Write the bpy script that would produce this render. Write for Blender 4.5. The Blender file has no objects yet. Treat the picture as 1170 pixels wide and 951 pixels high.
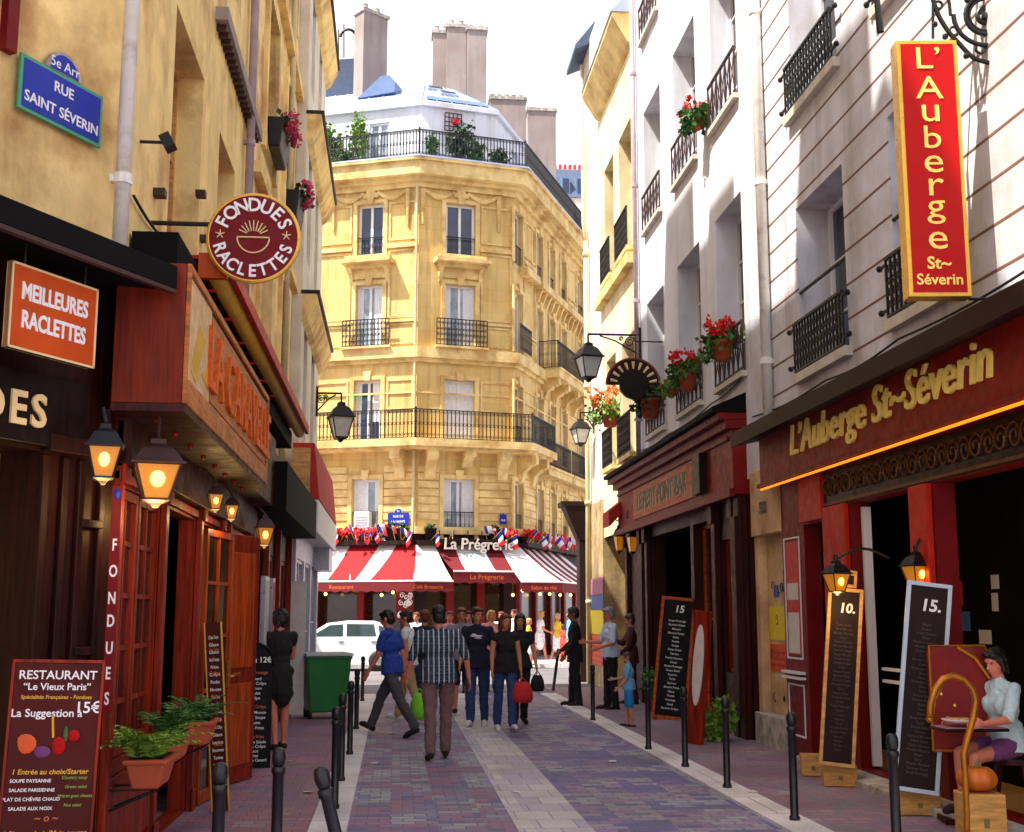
import bpy, math, random
from mathutils import Vector, Matrix
rnd = random.Random(7)
SC = bpy.context.scene
COL = SC.collection
R = math.radians
# ------------------------------------------------------------------ camera, world, sun, exposure
FPX, CX, CY, EYE = 1400.0, 585.0, 475.5, 1.7
PITCH = math.atan2(224.5, FPX)
YAW = math.atan(135 * math.cos(PITCH) / FPX)
cam = bpy.data.cameras.new('camera'); camo = bpy.data.objects.new('camera', cam); COL.objects.link(camo)
camo.location = (0, 0, EYE); camo.rotation_euler = (math.pi / 2 + PITCH, 0, -YAW)
cam.sensor_width = 36; cam.sensor_fit = 'HORIZONTAL'; cam.lens = FPX / 1170 * 36
cam.clip_start = .05; cam.clip_end = 2000
SC.camera = camo
SUN = Vector((.537, .235, -1)).normalized()
sl = bpy.data.lights.new('sun', 'SUN'); slo = bpy.data.objects.new('sun', sl); COL.objects.link(slo)
sl.energy = 5.0; sl.angle = R(.5); sl.color = (1, .93, .82)
slo.rotation_euler = SUN.to_track_quat('-Z', 'Y').to_euler(); slo.location = (-10, 0, 40)
W = bpy.data.worlds.new('World'); SC.world = W; W.use_nodes = True
wn, wl = W.node_tree.nodes, W.node_tree.links
wn.clear()
sky = wn.new('ShaderNodeTexSky'); sky.sky_type = 'NISHITA'; sky.sun_disc = False
sky.sun_elevation = math.asin(-SUN.z); sky.sun_rotation = math.atan2(-SUN.x, -SUN.y)
sky.air_density = 1.0; sky.dust_density = 3.0
tc = wn.new('ShaderNodeTexCoord'); no = wn.new('ShaderNodeTexNoise'); no.inputs['Scale'].default_value = 2.2; no.inputs['Detail'].default_value = 6
sx_ = wn.new('ShaderNodeSeparateXYZ'); hz = wn.new('ShaderNodeMapRange'); hz.interpolation_type = 'SMOOTHSTEP'         # bright white summer haze low down, blue overhead
hz.inputs[1].default_value = .50; hz.inputs[2].default_value = .85; hz.inputs[3].default_value = 1.0; hz.inputs[4].default_value = .12
cl = wn.new('ShaderNodeMapRange'); cl.inputs[1].default_value = .3; cl.inputs[2].default_value = .6; cl.inputs[3].default_value = .86; cl.inputs[4].default_value = 1.0
mu = wn.new('ShaderNodeMath'); mu.operation = 'MULTIPLY'
mx = wn.new('ShaderNodeMix'); mx.data_type = 'RGBA'; mx.inputs[7].default_value = (5.6, 5.35, 5.7, 1)
bg = wn.new('ShaderNodeBackground'); bg.inputs['Strength'].default_value = .12
ou = wn.new('ShaderNodeOutputWorld')
wl.new(tc.outputs['Generated'], no.inputs['Vector']); wl.new(tc.outputs['Generated'], sx_.inputs[0]); wl.new(sx_.outputs[2], hz.inputs[0]); wl.new(no.outputs['Fac'], cl.inputs[0])
wl.new(hz.outputs[0], mu.inputs[0]); wl.new(cl.outputs[0], mu.inputs[1])
wl.new(mu.outputs[0], mx.inputs[0]); wl.new(sky.outputs['Color'], mx.inputs[6])
wl.new(mx.outputs[2], bg.inputs['Color']); wl.new(bg.outputs['Background'], ou.inputs['Surface'])
SC.view_settings.view_transform = 'Standard'; SC.view_settings.look = 'None'
SC.view_settings.exposure = 1.1; SC.view_settings.gamma = 1; SC.view_settings.use_curve_mapping = False
SC.cycles.max_bounces = 8; SC.cycles.diffuse_bounces = 4
# ------------------------------------------------------------------ rays through the photograph's pixels, used to measure the place
_fh = Vector((math.sin(YAW), math.cos(YAW), 0)); _r = Vector((math.cos(YAW), -math.sin(YAW), 0)); _z = Vector((0, 0, 1))
_f = _fh * math.cos(PITCH) + _z * math.sin(PITCH); _u = -_fh * math.sin(PITCH) + _z * math.cos(PITCH)
EYEV = Vector((0, 0, EYE))
def ray(px, py): return _f * FPX + _r * (px - CX) + _u * (CY - py)
def G(px, py, z=0.0):
    d = ray(px, py); return EYEV + d * ((z - EYE) / d.z)
def PY(px, py, Y):
    d = ray(px, py); return EYEV + d * (Y / d.y)
def PX(px, py, X):
    d = ray(px, py); return EYEV + d * (X / d.x)
class Fr:
    """a frame on a wall: U to the viewer's right, V up, N out of the wall"""
    def __init__(s, o, U, V=(0, 0, 1), N=None):
        s.o = Vector(o); s.U = Vector(U).normalized(); s.V = Vector(V).normalized()
        s.N = Vector(N).normalized() if N else s.U.cross(s.V).normalized()
    def p(s, u, v, n=0): return s.o + s.U * u + s.V * v + s.N * n
    def hit(s, px, py, n=0):
        d = ray(px, py); o = s.o + s.N * n
        q = EYEV + d * ((o - EYEV).dot(s.N) / d.dot(s.N)) - s.o
        return q.dot(s.U), q.dot(s.V)
    def mat(s, u=0, v=0, n=0):
        m = Matrix((s.U, s.V, s.N)).transposed().to_4x4(); m.translation = s.p(u, v, n); return m
    def sub(s, u, v, n=0): return Fr(s.p(u, v, n), s.U, s.V, s.N)
    def tilt(s, u, v, n, lean=0, roll=0):
        V = s.V * math.cos(lean) - s.N * math.sin(lean); N = s.N * math.cos(lean) + s.V * math.sin(lean)
        U = s.U * math.cos(roll) + V * math.sin(roll); V2 = V * math.cos(roll) - s.U * math.sin(roll)
        return Fr(s.p(u, v, n), U, V2, N)
WF = Fr((0, 0, 0), (1, 0, 0), (0, 0, 1), (0, -1, 0))       # faces the camera
def face(loc, deg):                                        # frame standing at loc; deg 0 faces the camera (-Y), + turns its front to +X
    a = R(deg); return Fr(loc, (math.cos(a), math.sin(a), 0))
# ------------------------------------------------------------------ mesh builder
class MB:
    def __init__(s): s.v = []; s.f = []; s.m = []; s.k = 0; s.sm = []; s.smooth = False
    def face(s, idx): s.f.append(tuple(idx)); s.m.append(s.k); s.sm.append(s.smooth)
    def quad(s, *pts):
        n = len(s.v); s.v += [Vector(p) for p in pts]; s.face(range(n, n + len(pts)))
    def box(s, F, u0, u1, v0, v1, n0, n1):
        n = len(s.v)
        for c in (n0, n1):
            for b in (v0, v1):
                for a in (u0, u1): s.v.append(F.p(a, b, c))
        for q in ((0, 2, 3, 1), (4, 5, 7, 6), (0, 1, 5, 4), (2, 6, 7, 3), (0, 4, 6, 2), (1, 3, 7, 5)): s.face([n + i for i in q])
        return s
    def frust(s, F, a, b, v0, v1):                        # a, b = (u0,u1,n0,n1) at v0 and v1
        n = len(s.v)
        for (q, v) in ((a, v0), (b, v1)):
            for (u, w) in ((q[0], q[2]), (q[1], q[2]), (q[1], q[3]), (q[0], q[3])): s.v.append(F.p(u, v, w))
        for q in ((0, 1, 2, 3), (7, 6, 5, 4), (0, 4, 5, 1), (1, 5, 6, 2), (2, 6, 7, 3), (3, 7, 4, 0)): s.face([n + i for i in q])
        return s
    def prism(s, F, pts, n0, n1):
        n = len(s.v); k = len(pts)
        for c in (n0, n1):
            for (a, b) in pts: s.v.append(F.p(a, b, c))
        s.face([n + i for i in range(k)][::-1]); s.face([n + k + i for i in range(k)])
        for i in range(k):
            j = (i + 1) % k; s.face((n + i, n + j, n + k + j, n + k + i))
        return s
    def tube(s, pts, r, k=6, cap=True):
        pts = [Vector(p) for p in pts]; L = len(pts); rr = r if isinstance(r, (list, tuple)) else [r] * L
        t0 = (pts[1] - pts[0]).normalized(); a = t0.orthogonal().normalized(); n = len(s.v)
        for i, p in enumerate(pts):
            t = (pts[min(i + 1, L - 1)] - pts[max(i - 1, 0)])
            t = t.normalized() if t.length > 1e-9 else t0
            a = a - t * a.dot(t); a = a.normalized() if a.length > 1e-6 else t.orthogonal().normalized()
            b = t.cross(a)
            for j in range(k):
                q = 2 * math.pi * j / k; s.v.append(p + (a * math.cos(q) + b * math.sin(q)) * rr[i])
        for i in range(L - 1):
            for j in range(k):
                j2 = (j + 1) % k; s.face((n + i * k + j, n + i * k + j2, n + (i + 1) * k + j2, n + (i + 1) * k + j))
        if cap:
            s.face([n + j for j in range(k)][::-1]); s.face([n + (L - 1) * k + j for j in range(k)])
        return s
    def lathe(s, F, prof, k=16, ang=2 * math.pi, sq=False):   # prof (r, v) about V; sq: k=4 with flat faces to U and N
        n = len(s.v); L = len(prof); o = math.pi / 4 if sq else 0; g = math.sqrt(2) if sq else 1
        for (r, v) in prof:
            for j in range(k):
                q = o + 2 * math.pi * j / k; s.v.append(F.p(math.cos(q) * r * g, v, math.sin(q) * r * g))
        for i in range(L - 1):
            for j in range(k):
                j2 = (j + 1) % k; s.face((n + (i + 1) * k + j, n + (i + 1) * k + j2, n + i * k + j2, n + i * k + j))
        s.face([n + j for j in range(k)]); s.face([n + (L - 1) * k + j for j in range(k)][::-1])
        return s
    def ell(s, c, r, k=10, F=WF):
        c = Vector(c); r = r if isinstance(r, (tuple, list)) else (r, r, r); n = len(s.v); h = max(4, k // 2 + 1)
        s.v.append(c - F.V * r[2])
        for i in range(1, h):
            a = -math.pi / 2 + math.pi * i / h
            for j in range(k):
                q = 2 * math.pi * j / k
                s.v.append(c + F.U * (math.cos(a) * math.cos(q) * r[0]) - F.N * (math.cos(a) * math.sin(q) * r[1]) + F.V * (math.sin(a) * r[2]))
        s.v.append(c + F.V * r[2]); e = len(s.v) - 1
        for j in range(k):
            j2 = (j + 1) % k; s.face((n, n + 1 + j2, n + 1 + j)); s.face((e, n + 1 + (h - 2) * k + j, n + 1 + (h - 2) * k + j2))
            for i in range(h - 2): s.face((n + 1 + i * k + j, n + 1 + i * k + j2, n + 1 + (i + 1) * k + j2, n + 1 + (i + 1) * k + j))
        return s
    def caps(s, a, b, ra, rb, k=10):
        a = Vector(a); b = Vector(b); t = (b - a).normalized()
        pts = [a - t * ra * .98, a - t * ra * .7, a, b, b + t * rb * .7, b + t * rb * .98]
        return s.tube(pts, [ra * .2, ra * .71, ra, rb, rb * .71, rb * .2], k)
    def spiral(s, F, u, v, r0, r1, a0, turns, rad, n=0, k=5, st=14):
        N = int(abs(turns) * st) + 2
        return s.tube([F.p(u + math.cos(a0 + 2 * math.pi * turns * i / (N - 1)) * (r0 + (r1 - r0) * i / (N - 1)),
                           v + math.sin(a0 + 2 * math.pi * turns * i / (N - 1)) * (r0 + (r1 - r0) * i / (N - 1)), n) for i in range(N)], rad, k)
    def wall(s, F, u0, u1, v0, v1, ops, depth, back=6.0, n=0.0):
        us = sorted({u0, u1, *[o[0] for o in ops], *[o[1] for o in ops]}); vs = sorted({v0, v1, *[o[2] for o in ops], *[o[3] for o in ops]})
        us = [u for u in us if u0 - 1e-6 <= u <= u1 + 1e-6]; vs = [v for v in vs if v0 - 1e-6 <= v <= v1 + 1e-6]
        for a, b in zip(us, us[1:]):
            for c, d in zip(vs, vs[1:]):
                mu, mv = (a + b) / 2, (c + d) / 2
                if any(o[0] < mu < o[1] and o[2] < mv < o[3] for o in ops): continue
                s.quad(F.p(a, c, n), F.p(b, c, n), F.p(b, d, n), F.p(a, d, n))
        e = n - depth
        for (a, b, c, d) in ops:
            s.quad(F.p(a, c, n), F.p(a, d, n), F.p(a, d, e), F.p(a, c, e)); s.quad(F.p(b, c, e), F.p(b, d, e), F.p(b, d, n), F.p(b, c, n))
            s.quad(F.p(a, d, n), F.p(b, d, n), F.p(b, d, e), F.p(a, d, e)); s.quad(F.p(a, c, e), F.p(b, c, e), F.p(b, c, n), F.p(a, c, n))
        s.quad(F.p(u0, v0, e), F.p(u0, v0, n), F.p(u0, v1, n), F.p(u0, v1, e)); s.quad(F.p(u1, v0, n), F.p(u1, v0, e), F.p(u1, v1, e), F.p(u1, v1, n))
        s.quad(F.p(u0, v1, n), F.p(u1, v1, n), F.p(u1, v1, e), F.p(u0, v1, e))
        if back: s.box(F, u0, u1, v0, v1, -back, e - .002)
        return s
    def leaves(s, c, r, n, size, rg=None, flat=0.0, shell=.35):
        rg = rg or rnd; c = Vector(c)
        for _ in range(n):
            d = Vector((rg.gauss(0, 1), rg.gauss(0, 1), rg.gauss(0, 1))).normalized(); q = (shell + (1 - shell) * rg.random()) * (1 + .18 * rg.gauss(0, 1))
            p = c + Vector((d.x * r[0], d.y * r[1], d.z * r[2])) * q
            a = Vector((rg.gauss(0, 1), rg.gauss(0, 1), rg.gauss(0, 1) - flat)).normalized(); b = a.orthogonal().normalized()
            b = (Matrix.Rotation(rg.random() * 6.28, 3, a) @ b); h = size * (.6 + .8 * rg.random()); w = h * .42
            t = b.cross(a) * w
            s.quad(p, p + b * h * .5 + t + a * h * .12, p + b * h, p + b * h * .5 - t + a * h * .12)
        return s
    def each(s, name, mats, parent, bevel=0.0, smooth=None):
        """one object for every loose piece of this mesh"""
        par = list(range(len(s.v)))
        def find(i):
            while par[i] != i: par[i] = par[par[i]]; i = par[i]
            return i
        for f in s.f:
            r0 = find(f[0])
            for i in f[1:]: par[find(i)] = r0
        parts = {}
        for f, m, sm in zip(s.f, s.m, s.sm): parts.setdefault(find(f[0]), []).append((f, m, sm))
        for fs in parts.values():
            b = MB(); mp = {}
            for f, m, sm in fs:
                for i in f:
                    if i not in mp: mp[i] = len(b.v); b.v.append(s.v[i])
                b.f.append(tuple(mp[i] for i in f)); b.m.append(m); b.sm.append(sm)
            b.build(name, mats, parent, smooth=smooth, bevel=bevel)
    def build(s, name, mats, parent=None, org=None, smooth=None, bevel=0.0, rot=0.0):
        off = Vector(org) if org is not None else (WOFF.get(parent.name, Vector()) if parent else Vector())
        me = bpy.data.meshes.new(name); me.from_pydata([tuple(v - off) for v in s.v], [], s.f)
        if not isinstance(mats, (list, tuple)): mats = [mats]
        for m in mats: me.materials.append(m)
        me.polygons.foreach_set('material_index', [min(k, len(mats) - 1) for k in s.m])
        me.polygons.foreach_set('use_smooth', [bool(smooth) if smooth is not None else x for x in s.sm]); me.update()
        o = bpy.data.objects.new(name, me); COL.objects.link(o)
        if parent: o.parent = parent; WOFF[o.name] = WOFF.get(parent.name, Vector())
        else: o.location = off; WOFF[o.name] = off
        if bevel:
            b = o.modifiers.new('bevel', 'BEVEL'); b.width = bevel; b.segments = 2; b.limit_method = 'ANGLE'; b.angle_limit = R(40)
        return o
WOFF = {}
def tag(o, label=None, cat=None, group=None, kind=None):
    if label: o['label'] = label
    if cat: o['category'] = cat
    if group: o['group'] = group
    if kind: o['kind'] = kind
    return o
def root(name, loc, label, cat, group=None, rot=0.0):
    o = bpy.data.objects.new(name, None); COL.objects.link(o); o.location = loc; o.empty_display_size = .2
    WOFF[o.name] = Vector(loc); tag(o, label, cat, group)
    if rot: o.rotation_euler = (0, 0, rot); WOFF[o.name] = Vector()      # parts given in local coordinates
    return o
def proto(name, label, cat, group=None):                                  # local coordinates, moved afterwards
    o = bpy.data.objects.new(name, None); COL.objects.link(o); WOFF[o.name] = Vector(); tag(o, label, cat, group); return o
def put(o, loc, rot=0.0, label=None, group=None):
    o.location = loc; o.rotation_euler = (0, 0, rot)
    if label: o['label'] = label
    if group: o['group'] = group
    return o
def copy_tree(o, parent=None):
    c = o.copy(); COL.objects.link(c)
    if parent: c.parent = parent
    for ch in list(o.children): copy_tree(ch, c)
    return c
def glyphs(mb, F, s, size, u=0, v=0, n=0, depth=.006, align='CENTER', shear=0.0, bold=0.0, sx=1.0, line=1.0, space=1.0, valign='BOTTOM_BASELINE'):
    cu = bpy.data.curves.new('lettering', 'FONT'); cu.body = s; cu.size = size; cu.align_x = align; cu.extrude = depth; cu.shear = shear
    cu.offset = bold; cu.space_line = line; cu.space_character = space; cu.resolution_u = 3
    ob = bpy.data.objects.new('lettering', cu); me = ob.to_mesh(); m = F.mat(u, v, n); n0 = len(mb.v)
    mb.v += [m @ Vector((x.co.x * sx, x.co.y, x.co.z)) for x in me.vertices]
    for p in me.polygons: mb.face([n0 + i for i in p.vertices])
    ob.to_mesh_clear(); bpy.data.objects.remove(ob); bpy.data.curves.remove(cu)
    return mb
# ------------------------------------------------------------------ materials
def lin(r, g, b):
    f = lambda c: (c / 255 / 12.92) if c <= 10 else ((c / 255 + .055) / 1.055) ** 2.4
    return (f(r), f(g), f(b), 1)
def M(name, col, rough=.7, var=.15, vs=3.0, col2=None, c2=.55, c2s=1.2, bump=0.0, bs=25.0, metal=0.0, streak=0.0, grain=None, spec=.5, emit=None, coat=0.0, c2w=.15, sheen=0.0, obj=False, trans=0.0, joints=0.0):
    m = bpy.data.materials.new(name); m.use_nodes = True; nt = m.node_tree; N = nt.nodes; L = nt.links; P = N['Principled BSDF']
    P.inputs['Roughness'].default_value = rough; P.inputs['Metallic'].default_value = metal; P.inputs['Specular IOR Level'].default_value = spec
    P.inputs['Coat Weight'].default_value = coat; P.inputs['Coat Roughness'].default_value = .1
    if trans: P.inputs['Transmission Weight'].default_value = trans
    if emit: P.inputs['Emission Color'].default_value = emit[0]; P.inputs['Emission Strength'].default_value = emit[1]
    if obj: pos = N.new('ShaderNodeTexCoord').outputs['Object']
    else: pos = N.new('ShaderNodeNewGeometry').outputs['Position']
    def noise(scale, det=5, vec=None, stretch=None):
        n = N.new('ShaderNodeTexNoise'); n.inputs['Scale'].default_value = scale; n.inputs['Detail'].default_value = det; n.inputs['Roughness'].default_value = .6
        v = vec or pos
        if stretch:
            mp = N.new('ShaderNodeMapping'); mp.inputs['Scale'].default_value = stretch; L.new(v, mp.inputs['Vector']); v = mp.outputs['Vector']
        L.new(v, n.inputs['Vector']); return n.outputs['Fac']
    def ramp(f, a, b, ca, cb):
        r = N.new('ShaderNodeMapRange'); r.inputs[1].default_value = a; r.inputs[2].default_value = b; r.inputs[3].default_value = ca; r.inputs[4].default_value = cb
        L.new(f, r.inputs[0]); return r.outputs[0]
    def mix(f, a, b, mode='MIX'):
        x = N.new('ShaderNodeMix'); x.data_type = 'RGBA'; x.blend_type = mode
        for s, i in ((f, 0), (a, 6), (b, 7)):
            if isinstance(s, (tuple, float, int)): x.inputs[i].default_value = s
            else: L.new(s, x.inputs[i])
        return x.outputs[2]
    c = tuple(col)
    if col2: c = mix(ramp(noise(c2s, 6), c2 - c2w, c2 + c2w, 0, 1), c, tuple(col2))
    if streak:
        f = ramp(noise(1.0, 5, None, (3.2, 3.2, .28)), .48, .72, 0, streak); c = mix(f, c, mix(1.0, c, (.35, .28, .2, 1), 'MULTIPLY'))
    if joints:
        sp_ = N.new('ShaderNodeSeparateXYZ'); L.new(pos, sp_.inputs[0]); ad = N.new('ShaderNodeMath'); ad.operation = 'ADD'; L.new(sp_.outputs[0], ad.inputs[0]); L.new(sp_.outputs[1], ad.inputs[1])
        cx = N.new('ShaderNodeCombineXYZ'); L.new(ad.outputs[0], cx.inputs[0]); L.new(sp_.outputs[2], cx.inputs[1]); br = N.new('ShaderNodeTexBrick'); L.new(cx.outputs[0], br.inputs['Vector'])
        br.inputs['Scale'].default_value = 1; br.inputs['Brick Width'].default_value = .95; br.inputs['Row Height'].default_value = .41; br.inputs['Mortar Size'].default_value = .012; br.inputs['Mortar Smooth'].default_value = .4
        br.inputs['Color1'].default_value = (1, 1, 1, 1); br.inputs['Color2'].default_value = (.86, .85, .82, 1); br.inputs['Mortar'].default_value = (1 - joints, 1 - joints, 1 - joints * 1.1, 1); c = mix(1.0, c, br.outputs['Color'], 'MULTIPLY')
    if grain:
        f = ramp(noise(1.0, 6, None, grain), .35, .65, 1 - var * 1.6, 1 + var); c = mix(1.0, c, f, 'MULTIPLY')
    elif var:
        f = ramp(noise(vs, 7), .3, .7, 1 - var, 1 + var); c = mix(1.0, c, f, 'MULTIPLY')
    if not isinstance(c, tuple): L.new(c, P.inputs['Base Color'])
    else: P.inputs['Base Color'].default_value = c
    if bump:
        b = N.new('ShaderNodeBump'); b.inputs['Strength'].default_value = bump; b.inputs['Distance'].default_value = .02
        L.new(noise(bs, 6, None, grain) if not grain else noise(1.0, 6, None, grain), b.inputs['Height']); L.new(b.outputs['Normal'], P.inputs['Normal'])
    if rough > .15 and rough < .6:
        L.new(ramp(noise(vs * 2.3, 5), .3, .7, max(.05, rough - .12), min(1, rough + .15)), P.inputs['Roughness'])
    return m
def paver(name, cols, w, h, gap=.006, gcol=(.13, .12, .15, 1), rough=.6):
    m = bpy.data.materials.new(name); m.use_nodes = True; nt = m.node_tree; N = nt.nodes; L = nt.links; P = N['Principled BSDF']; P.inputs['Roughness'].default_value = rough
    pos = N.new('ShaderNodeNewGeometry').outputs['Position']; sp = N.new('ShaderNodeSeparateXYZ'); L.new(pos, sp.inputs[0])
    def mt(op, a, b=None):
        x = N.new('ShaderNodeMath'); x.operation = op
        for i, s in enumerate((a, b)):
            if s is None: continue
            if isinstance(s, (int, float)): x.inputs[i].default_value = s
            else: L.new(s, x.inputs[i])
        return x.outputs[0]
    ry = mt('DIVIDE', sp.outputs[1], h); row = mt('FLOOR', ry); odd = mt('MULTIPLY', mt('FLOORED_MODULO', row, 2.0), .5)
    rx = mt('ADD', mt('DIVIDE', sp.outputs[0], w), odd); col = mt('FLOOR', rx); fx = mt('FRACT', rx); fy = mt('FRACT', ry)
    ex = mt('MULTIPLY', mt('MINIMUM', fx, mt('SUBTRACT', 1.0, fx)), w); ey = mt('MULTIPLY', mt('MINIMUM', fy, mt('SUBTRACT', 1.0, fy)), h)
    ed = mt('MINIMUM', ex, ey)
    cb = N.new('ShaderNodeCombineXYZ'); L.new(col, cb.inputs[0]); L.new(row, cb.inputs[1])
    wn_ = N.new('ShaderNodeTexWhiteNoise'); L.new(cb.outputs[0], wn_.inputs['Vector'])
    cr = N.new('ShaderNodeValToRGB'); cr.color_ramp.interpolation = 'LINEAR'
    els = cr.color_ramp.elements
    while len(els) < len(cols): els.new(.5)
    for i, c in enumerate(cols): els[i].position = i / (len(cols) - 1); els[i].color = c
    cb2 = N.new('ShaderNodeCombineXYZ'); L.new(mt('FLOOR', mt('DIVIDE', sp.outputs[0], w * 1.9)), cb2.inputs[0]); L.new(mt('FLOOR', mt('DIVIDE', sp.outputs[1], h * 4)), cb2.inputs[1])
    wn2 = N.new('ShaderNodeTexWhiteNoise'); L.new(cb2.outputs[0], wn2.inputs['Vector'])
    L.new(mt('ADD', mt('MULTIPLY', wn_.outputs['Value'], .38), mt('MULTIPLY', wn2.outputs['Value'], .62)), cr.inputs['Fac'])
    nz = N.new('ShaderNodeTexNoise'); nz.inputs['Scale'].default_value = .9; nz.inputs['Detail'].default_value = 6; L.new(pos, nz.inputs['Vector'])
    nz2 = N.new('ShaderNodeTexNoise'); nz2.inputs['Scale'].default_value = 40; nz2.inputs['Detail'].default_value = 4; L.new(pos, nz2.inputs['Vector'])
    def mr(f, a, b, c, d):
        r = N.new('ShaderNodeMapRange'); L.new(f, r.inputs[0])
        for i, q in enumerate((a, b, c, d)): r.inputs[i + 1].default_value = q
        return r.outputs[0]
    def mix(f, a, b, mode='MIX'):
        x = N.new('ShaderNodeMix'); x.data_type = 'RGBA'; x.blend_type = mode
        for s, i in ((f, 0), (a, 6), (b, 7)):
            if isinstance(s, (tuple, float, int)): x.inputs[i].default_value = s
            else: L.new(s, x.inputs[i])
        return x.outputs[2]
    c = mix(1.0, cr.outputs['Color'], mr(nz.outputs['Fac'], .3, .7, .84, 1.42), 'MULTIPLY'); c = mix(1.0, c, mr(nz2.outputs['Fac'], .3, .7, .85, 1.12), 'MULTIPLY')
    c = mix(mr(ed, gap * .5, gap * 1.4, 1, 0), c, gcol); L.new(c, P.inputs['Base Color'])
    b = N.new('ShaderNodeBump'); b.inputs['Strength'].default_value = .5; b.inputs['Distance'].default_value = .006
    L.new(mt('ADD', mr(ed, 0.0, gap * 2, 0, 1), mt('MULTIPLY', nz2.outputs['Fac'], .4)), b.inputs['Height']); L.new(b.outputs['Normal'], P.inputs['Normal'])
    L.new(mr(nz.outputs['Fac'], .3, .7, .45, .8), P.inputs['Roughness'])
    return m
def plaid(name):
    m = bpy.data.materials.new(name); m.use_nodes = True; nt = m.node_tree; N = nt.nodes; L = nt.links; P = N['Principled BSDF']; P.inputs['Roughness'].default_value = .85
    sp = N.new('ShaderNodeSeparateXYZ'); L.new(N.new('ShaderNodeTexCoord').outputs['Object'], sp.inputs[0])
    def mt(op, a, b=None):
        x = N.new('ShaderNodeMath'); x.operation = op
        for i, s in enumerate((a, b)):
            if s is None: continue
            if isinstance(s, (int, float)): x.inputs[i].default_value = s
            else: L.new(s, x.inputs[i])
        return x.outputs[0]
    def band(o, per, wd, ph=0.0): return mt('LESS_THAN', mt('FRACT', mt('ADD', mt('DIVIDE', o, per), ph)), wd)
    def mix(f, a, b):
        x = N.new('ShaderNodeMix'); x.data_type = 'RGBA'
        for s, i in ((f, 0), (a, 6), (b, 7)):
            if isinstance(s, tuple): x.inputs[i].default_value = s
            else: L.new(s, x.inputs[i])
        return x.outputs[2]
    c = mix(band(sp.outputs[0], .075, .45), lin(48, 62, 84), lin(14, 22, 36)); c = mix(band(sp.outputs[2], .085, .42), c, lin(40, 60, 74))
    c = mix(band(sp.outputs[2], .085, .08, .3), c, lin(84, 104, 116)); c = mix(band(sp.outputs[0], .06, .24, .25), c, lin(176, 184, 192)); L.new(c, P.inputs['Base Color'])
    return m
ma = {}
def mk(k, *a, **w): ma[k] = M(k, *a, **w); return ma[k]
mk('ochre_plaster', lin(246, 214, 144), .9, .18, 2.0, lin(196, 152, 92), .55, .9, .3, 30, streak=.4, c2w=.07)
mk('cream_plaster', lin(244, 214, 142), .9, .16, 2.5, lin(204, 162, 100), .56, 1.1, .3, 30, streak=.35, c2w=.07)
mk('pale_plaster', lin(222, 214, 196), .9, .08, 2.0, lin(190, 178, 160), .62, .8, .15, 30, streak=.3)
mk('white_plaster', lin(222, 225, 236), .9, .06, 1.5, lin(196, 194, 196), .62, .7, .15, 30, streak=.35)
mk('auberge_stone', lin(214, 216, 228), .9, .08, 2.0, lin(184, 180, 176), .58, 1.3, .15, 30, streak=.4)
mk('stone_joint', lin(120, 84, 66), .9, .2)
mk('sand_stone', lin(229, 199, 130), .85, .10, 1.2, lin(208, 166, 94), .6, .6, .25, 20, streak=.5, joints=.17)
mk('sand_trim', lin(229, 202, 138), .85, .14, 2.2, lin(180, 138, 76), .57, 1.5, .15, 25)
mk('worn_stone', lin(186, 160, 112), .9, .2, 3, lin(120, 104, 76), .55, 1.8, .4, 18, streak=.5)
mk('pier_stone', lin(214, 182, 134), .9, .16, 3, lin(170, 118, 84), .6, 2.0, .3, 25, streak=.3)
mk('base_stone', lin(190, 182, 172), .9, .2, 5, lin(120, 112, 104), .55, 6, .4, 20)
mk('zinc', lin(178, 194, 222), .45, .08, 2, metal=.3, streak=.25)
mk('blue_zinc', lin(96, 120, 160), .4, .12, 2)
mk('slate', lin(70, 86, 112), .6, .2, 4)
mk('chimney_render', lin(158, 146, 142), .9, .12, 2, lin(134, 116, 108), .6, 1, .2, streak=.4)
mk('terracotta', lin(186, 84, 48), .75, .15, 5, bump=.1)
mk('dark_wood', lin(58, 15, 8), .5, .4, grain=(26, 26, 1.6), bump=.15, spec=.22)
mk('black_wood', lin(20, 9, 8), .42, .3, grain=(22, 22, 1.5), bump=.1, spec=.2)
mk('red_wood', lin(134, 34, 9), .48, .4, grain=(24, 24, 1.5), bump=.14, spec=.25)
mk('orange_wood', lin(186, 80, 18), .5, .32, grain=(22, 3, 22), bump=.12, spec=.25)
mk('carved_wood', lin(204, 88, 14), .5, .3, 20, bump=.2, spec=.25)
mk('tan_wood', lin(206, 152, 84), .5, .2, grain=(3, 20, 20), bump=.1)
mk('crate_wood', lin(204, 150, 74), .6, .22, grain=(4, 4, 26), bump=.15)
mk('maroon_paint', lin(112, 10, 16), .5, .22, 5, spec=.22)
mk('red_paint', lin(178, 34, 12), .5, .2, 4, spec=.22)
mk('maroon_fascia', lin(124, 20, 9), .5, .25, 4, spec=.2)
mk('dark_brown', lin(34, 12, 10), .6, .2, 4, spec=.25)
mk('black_cloth', lin(9, 7, 8), .8, .25, 4, spec=.15)
mk('black_iron', lin(18, 16, 18), .5, .25, 9, metal=.2)
mk('rust_iron', lin(58, 30, 28), .6, .3, 9)
mk('dark_red_iron', lin(120, 26, 20), .4, .15, 8)
mk('bollard_paint', lin(20, 18, 24), .38, .25, 14, bump=.05)
mk('zinc_pipe', lin(168, 150, 158), .5, .15, 5, streak=.5)
mk('white_pipe', lin(238, 236, 226), .55, .1, 4, lin(140, 92, 84), .68, 4, streak=.3)
mk('sand_pipe', lin(212, 196, 150), .6, .12, 4, streak=.4)
mk('white_paint', lin(228, 226, 224), .45, .05, 4)
mk('iron_gold', lin(96, 62, 26), .5, .3, 12, metal=.5)
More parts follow.
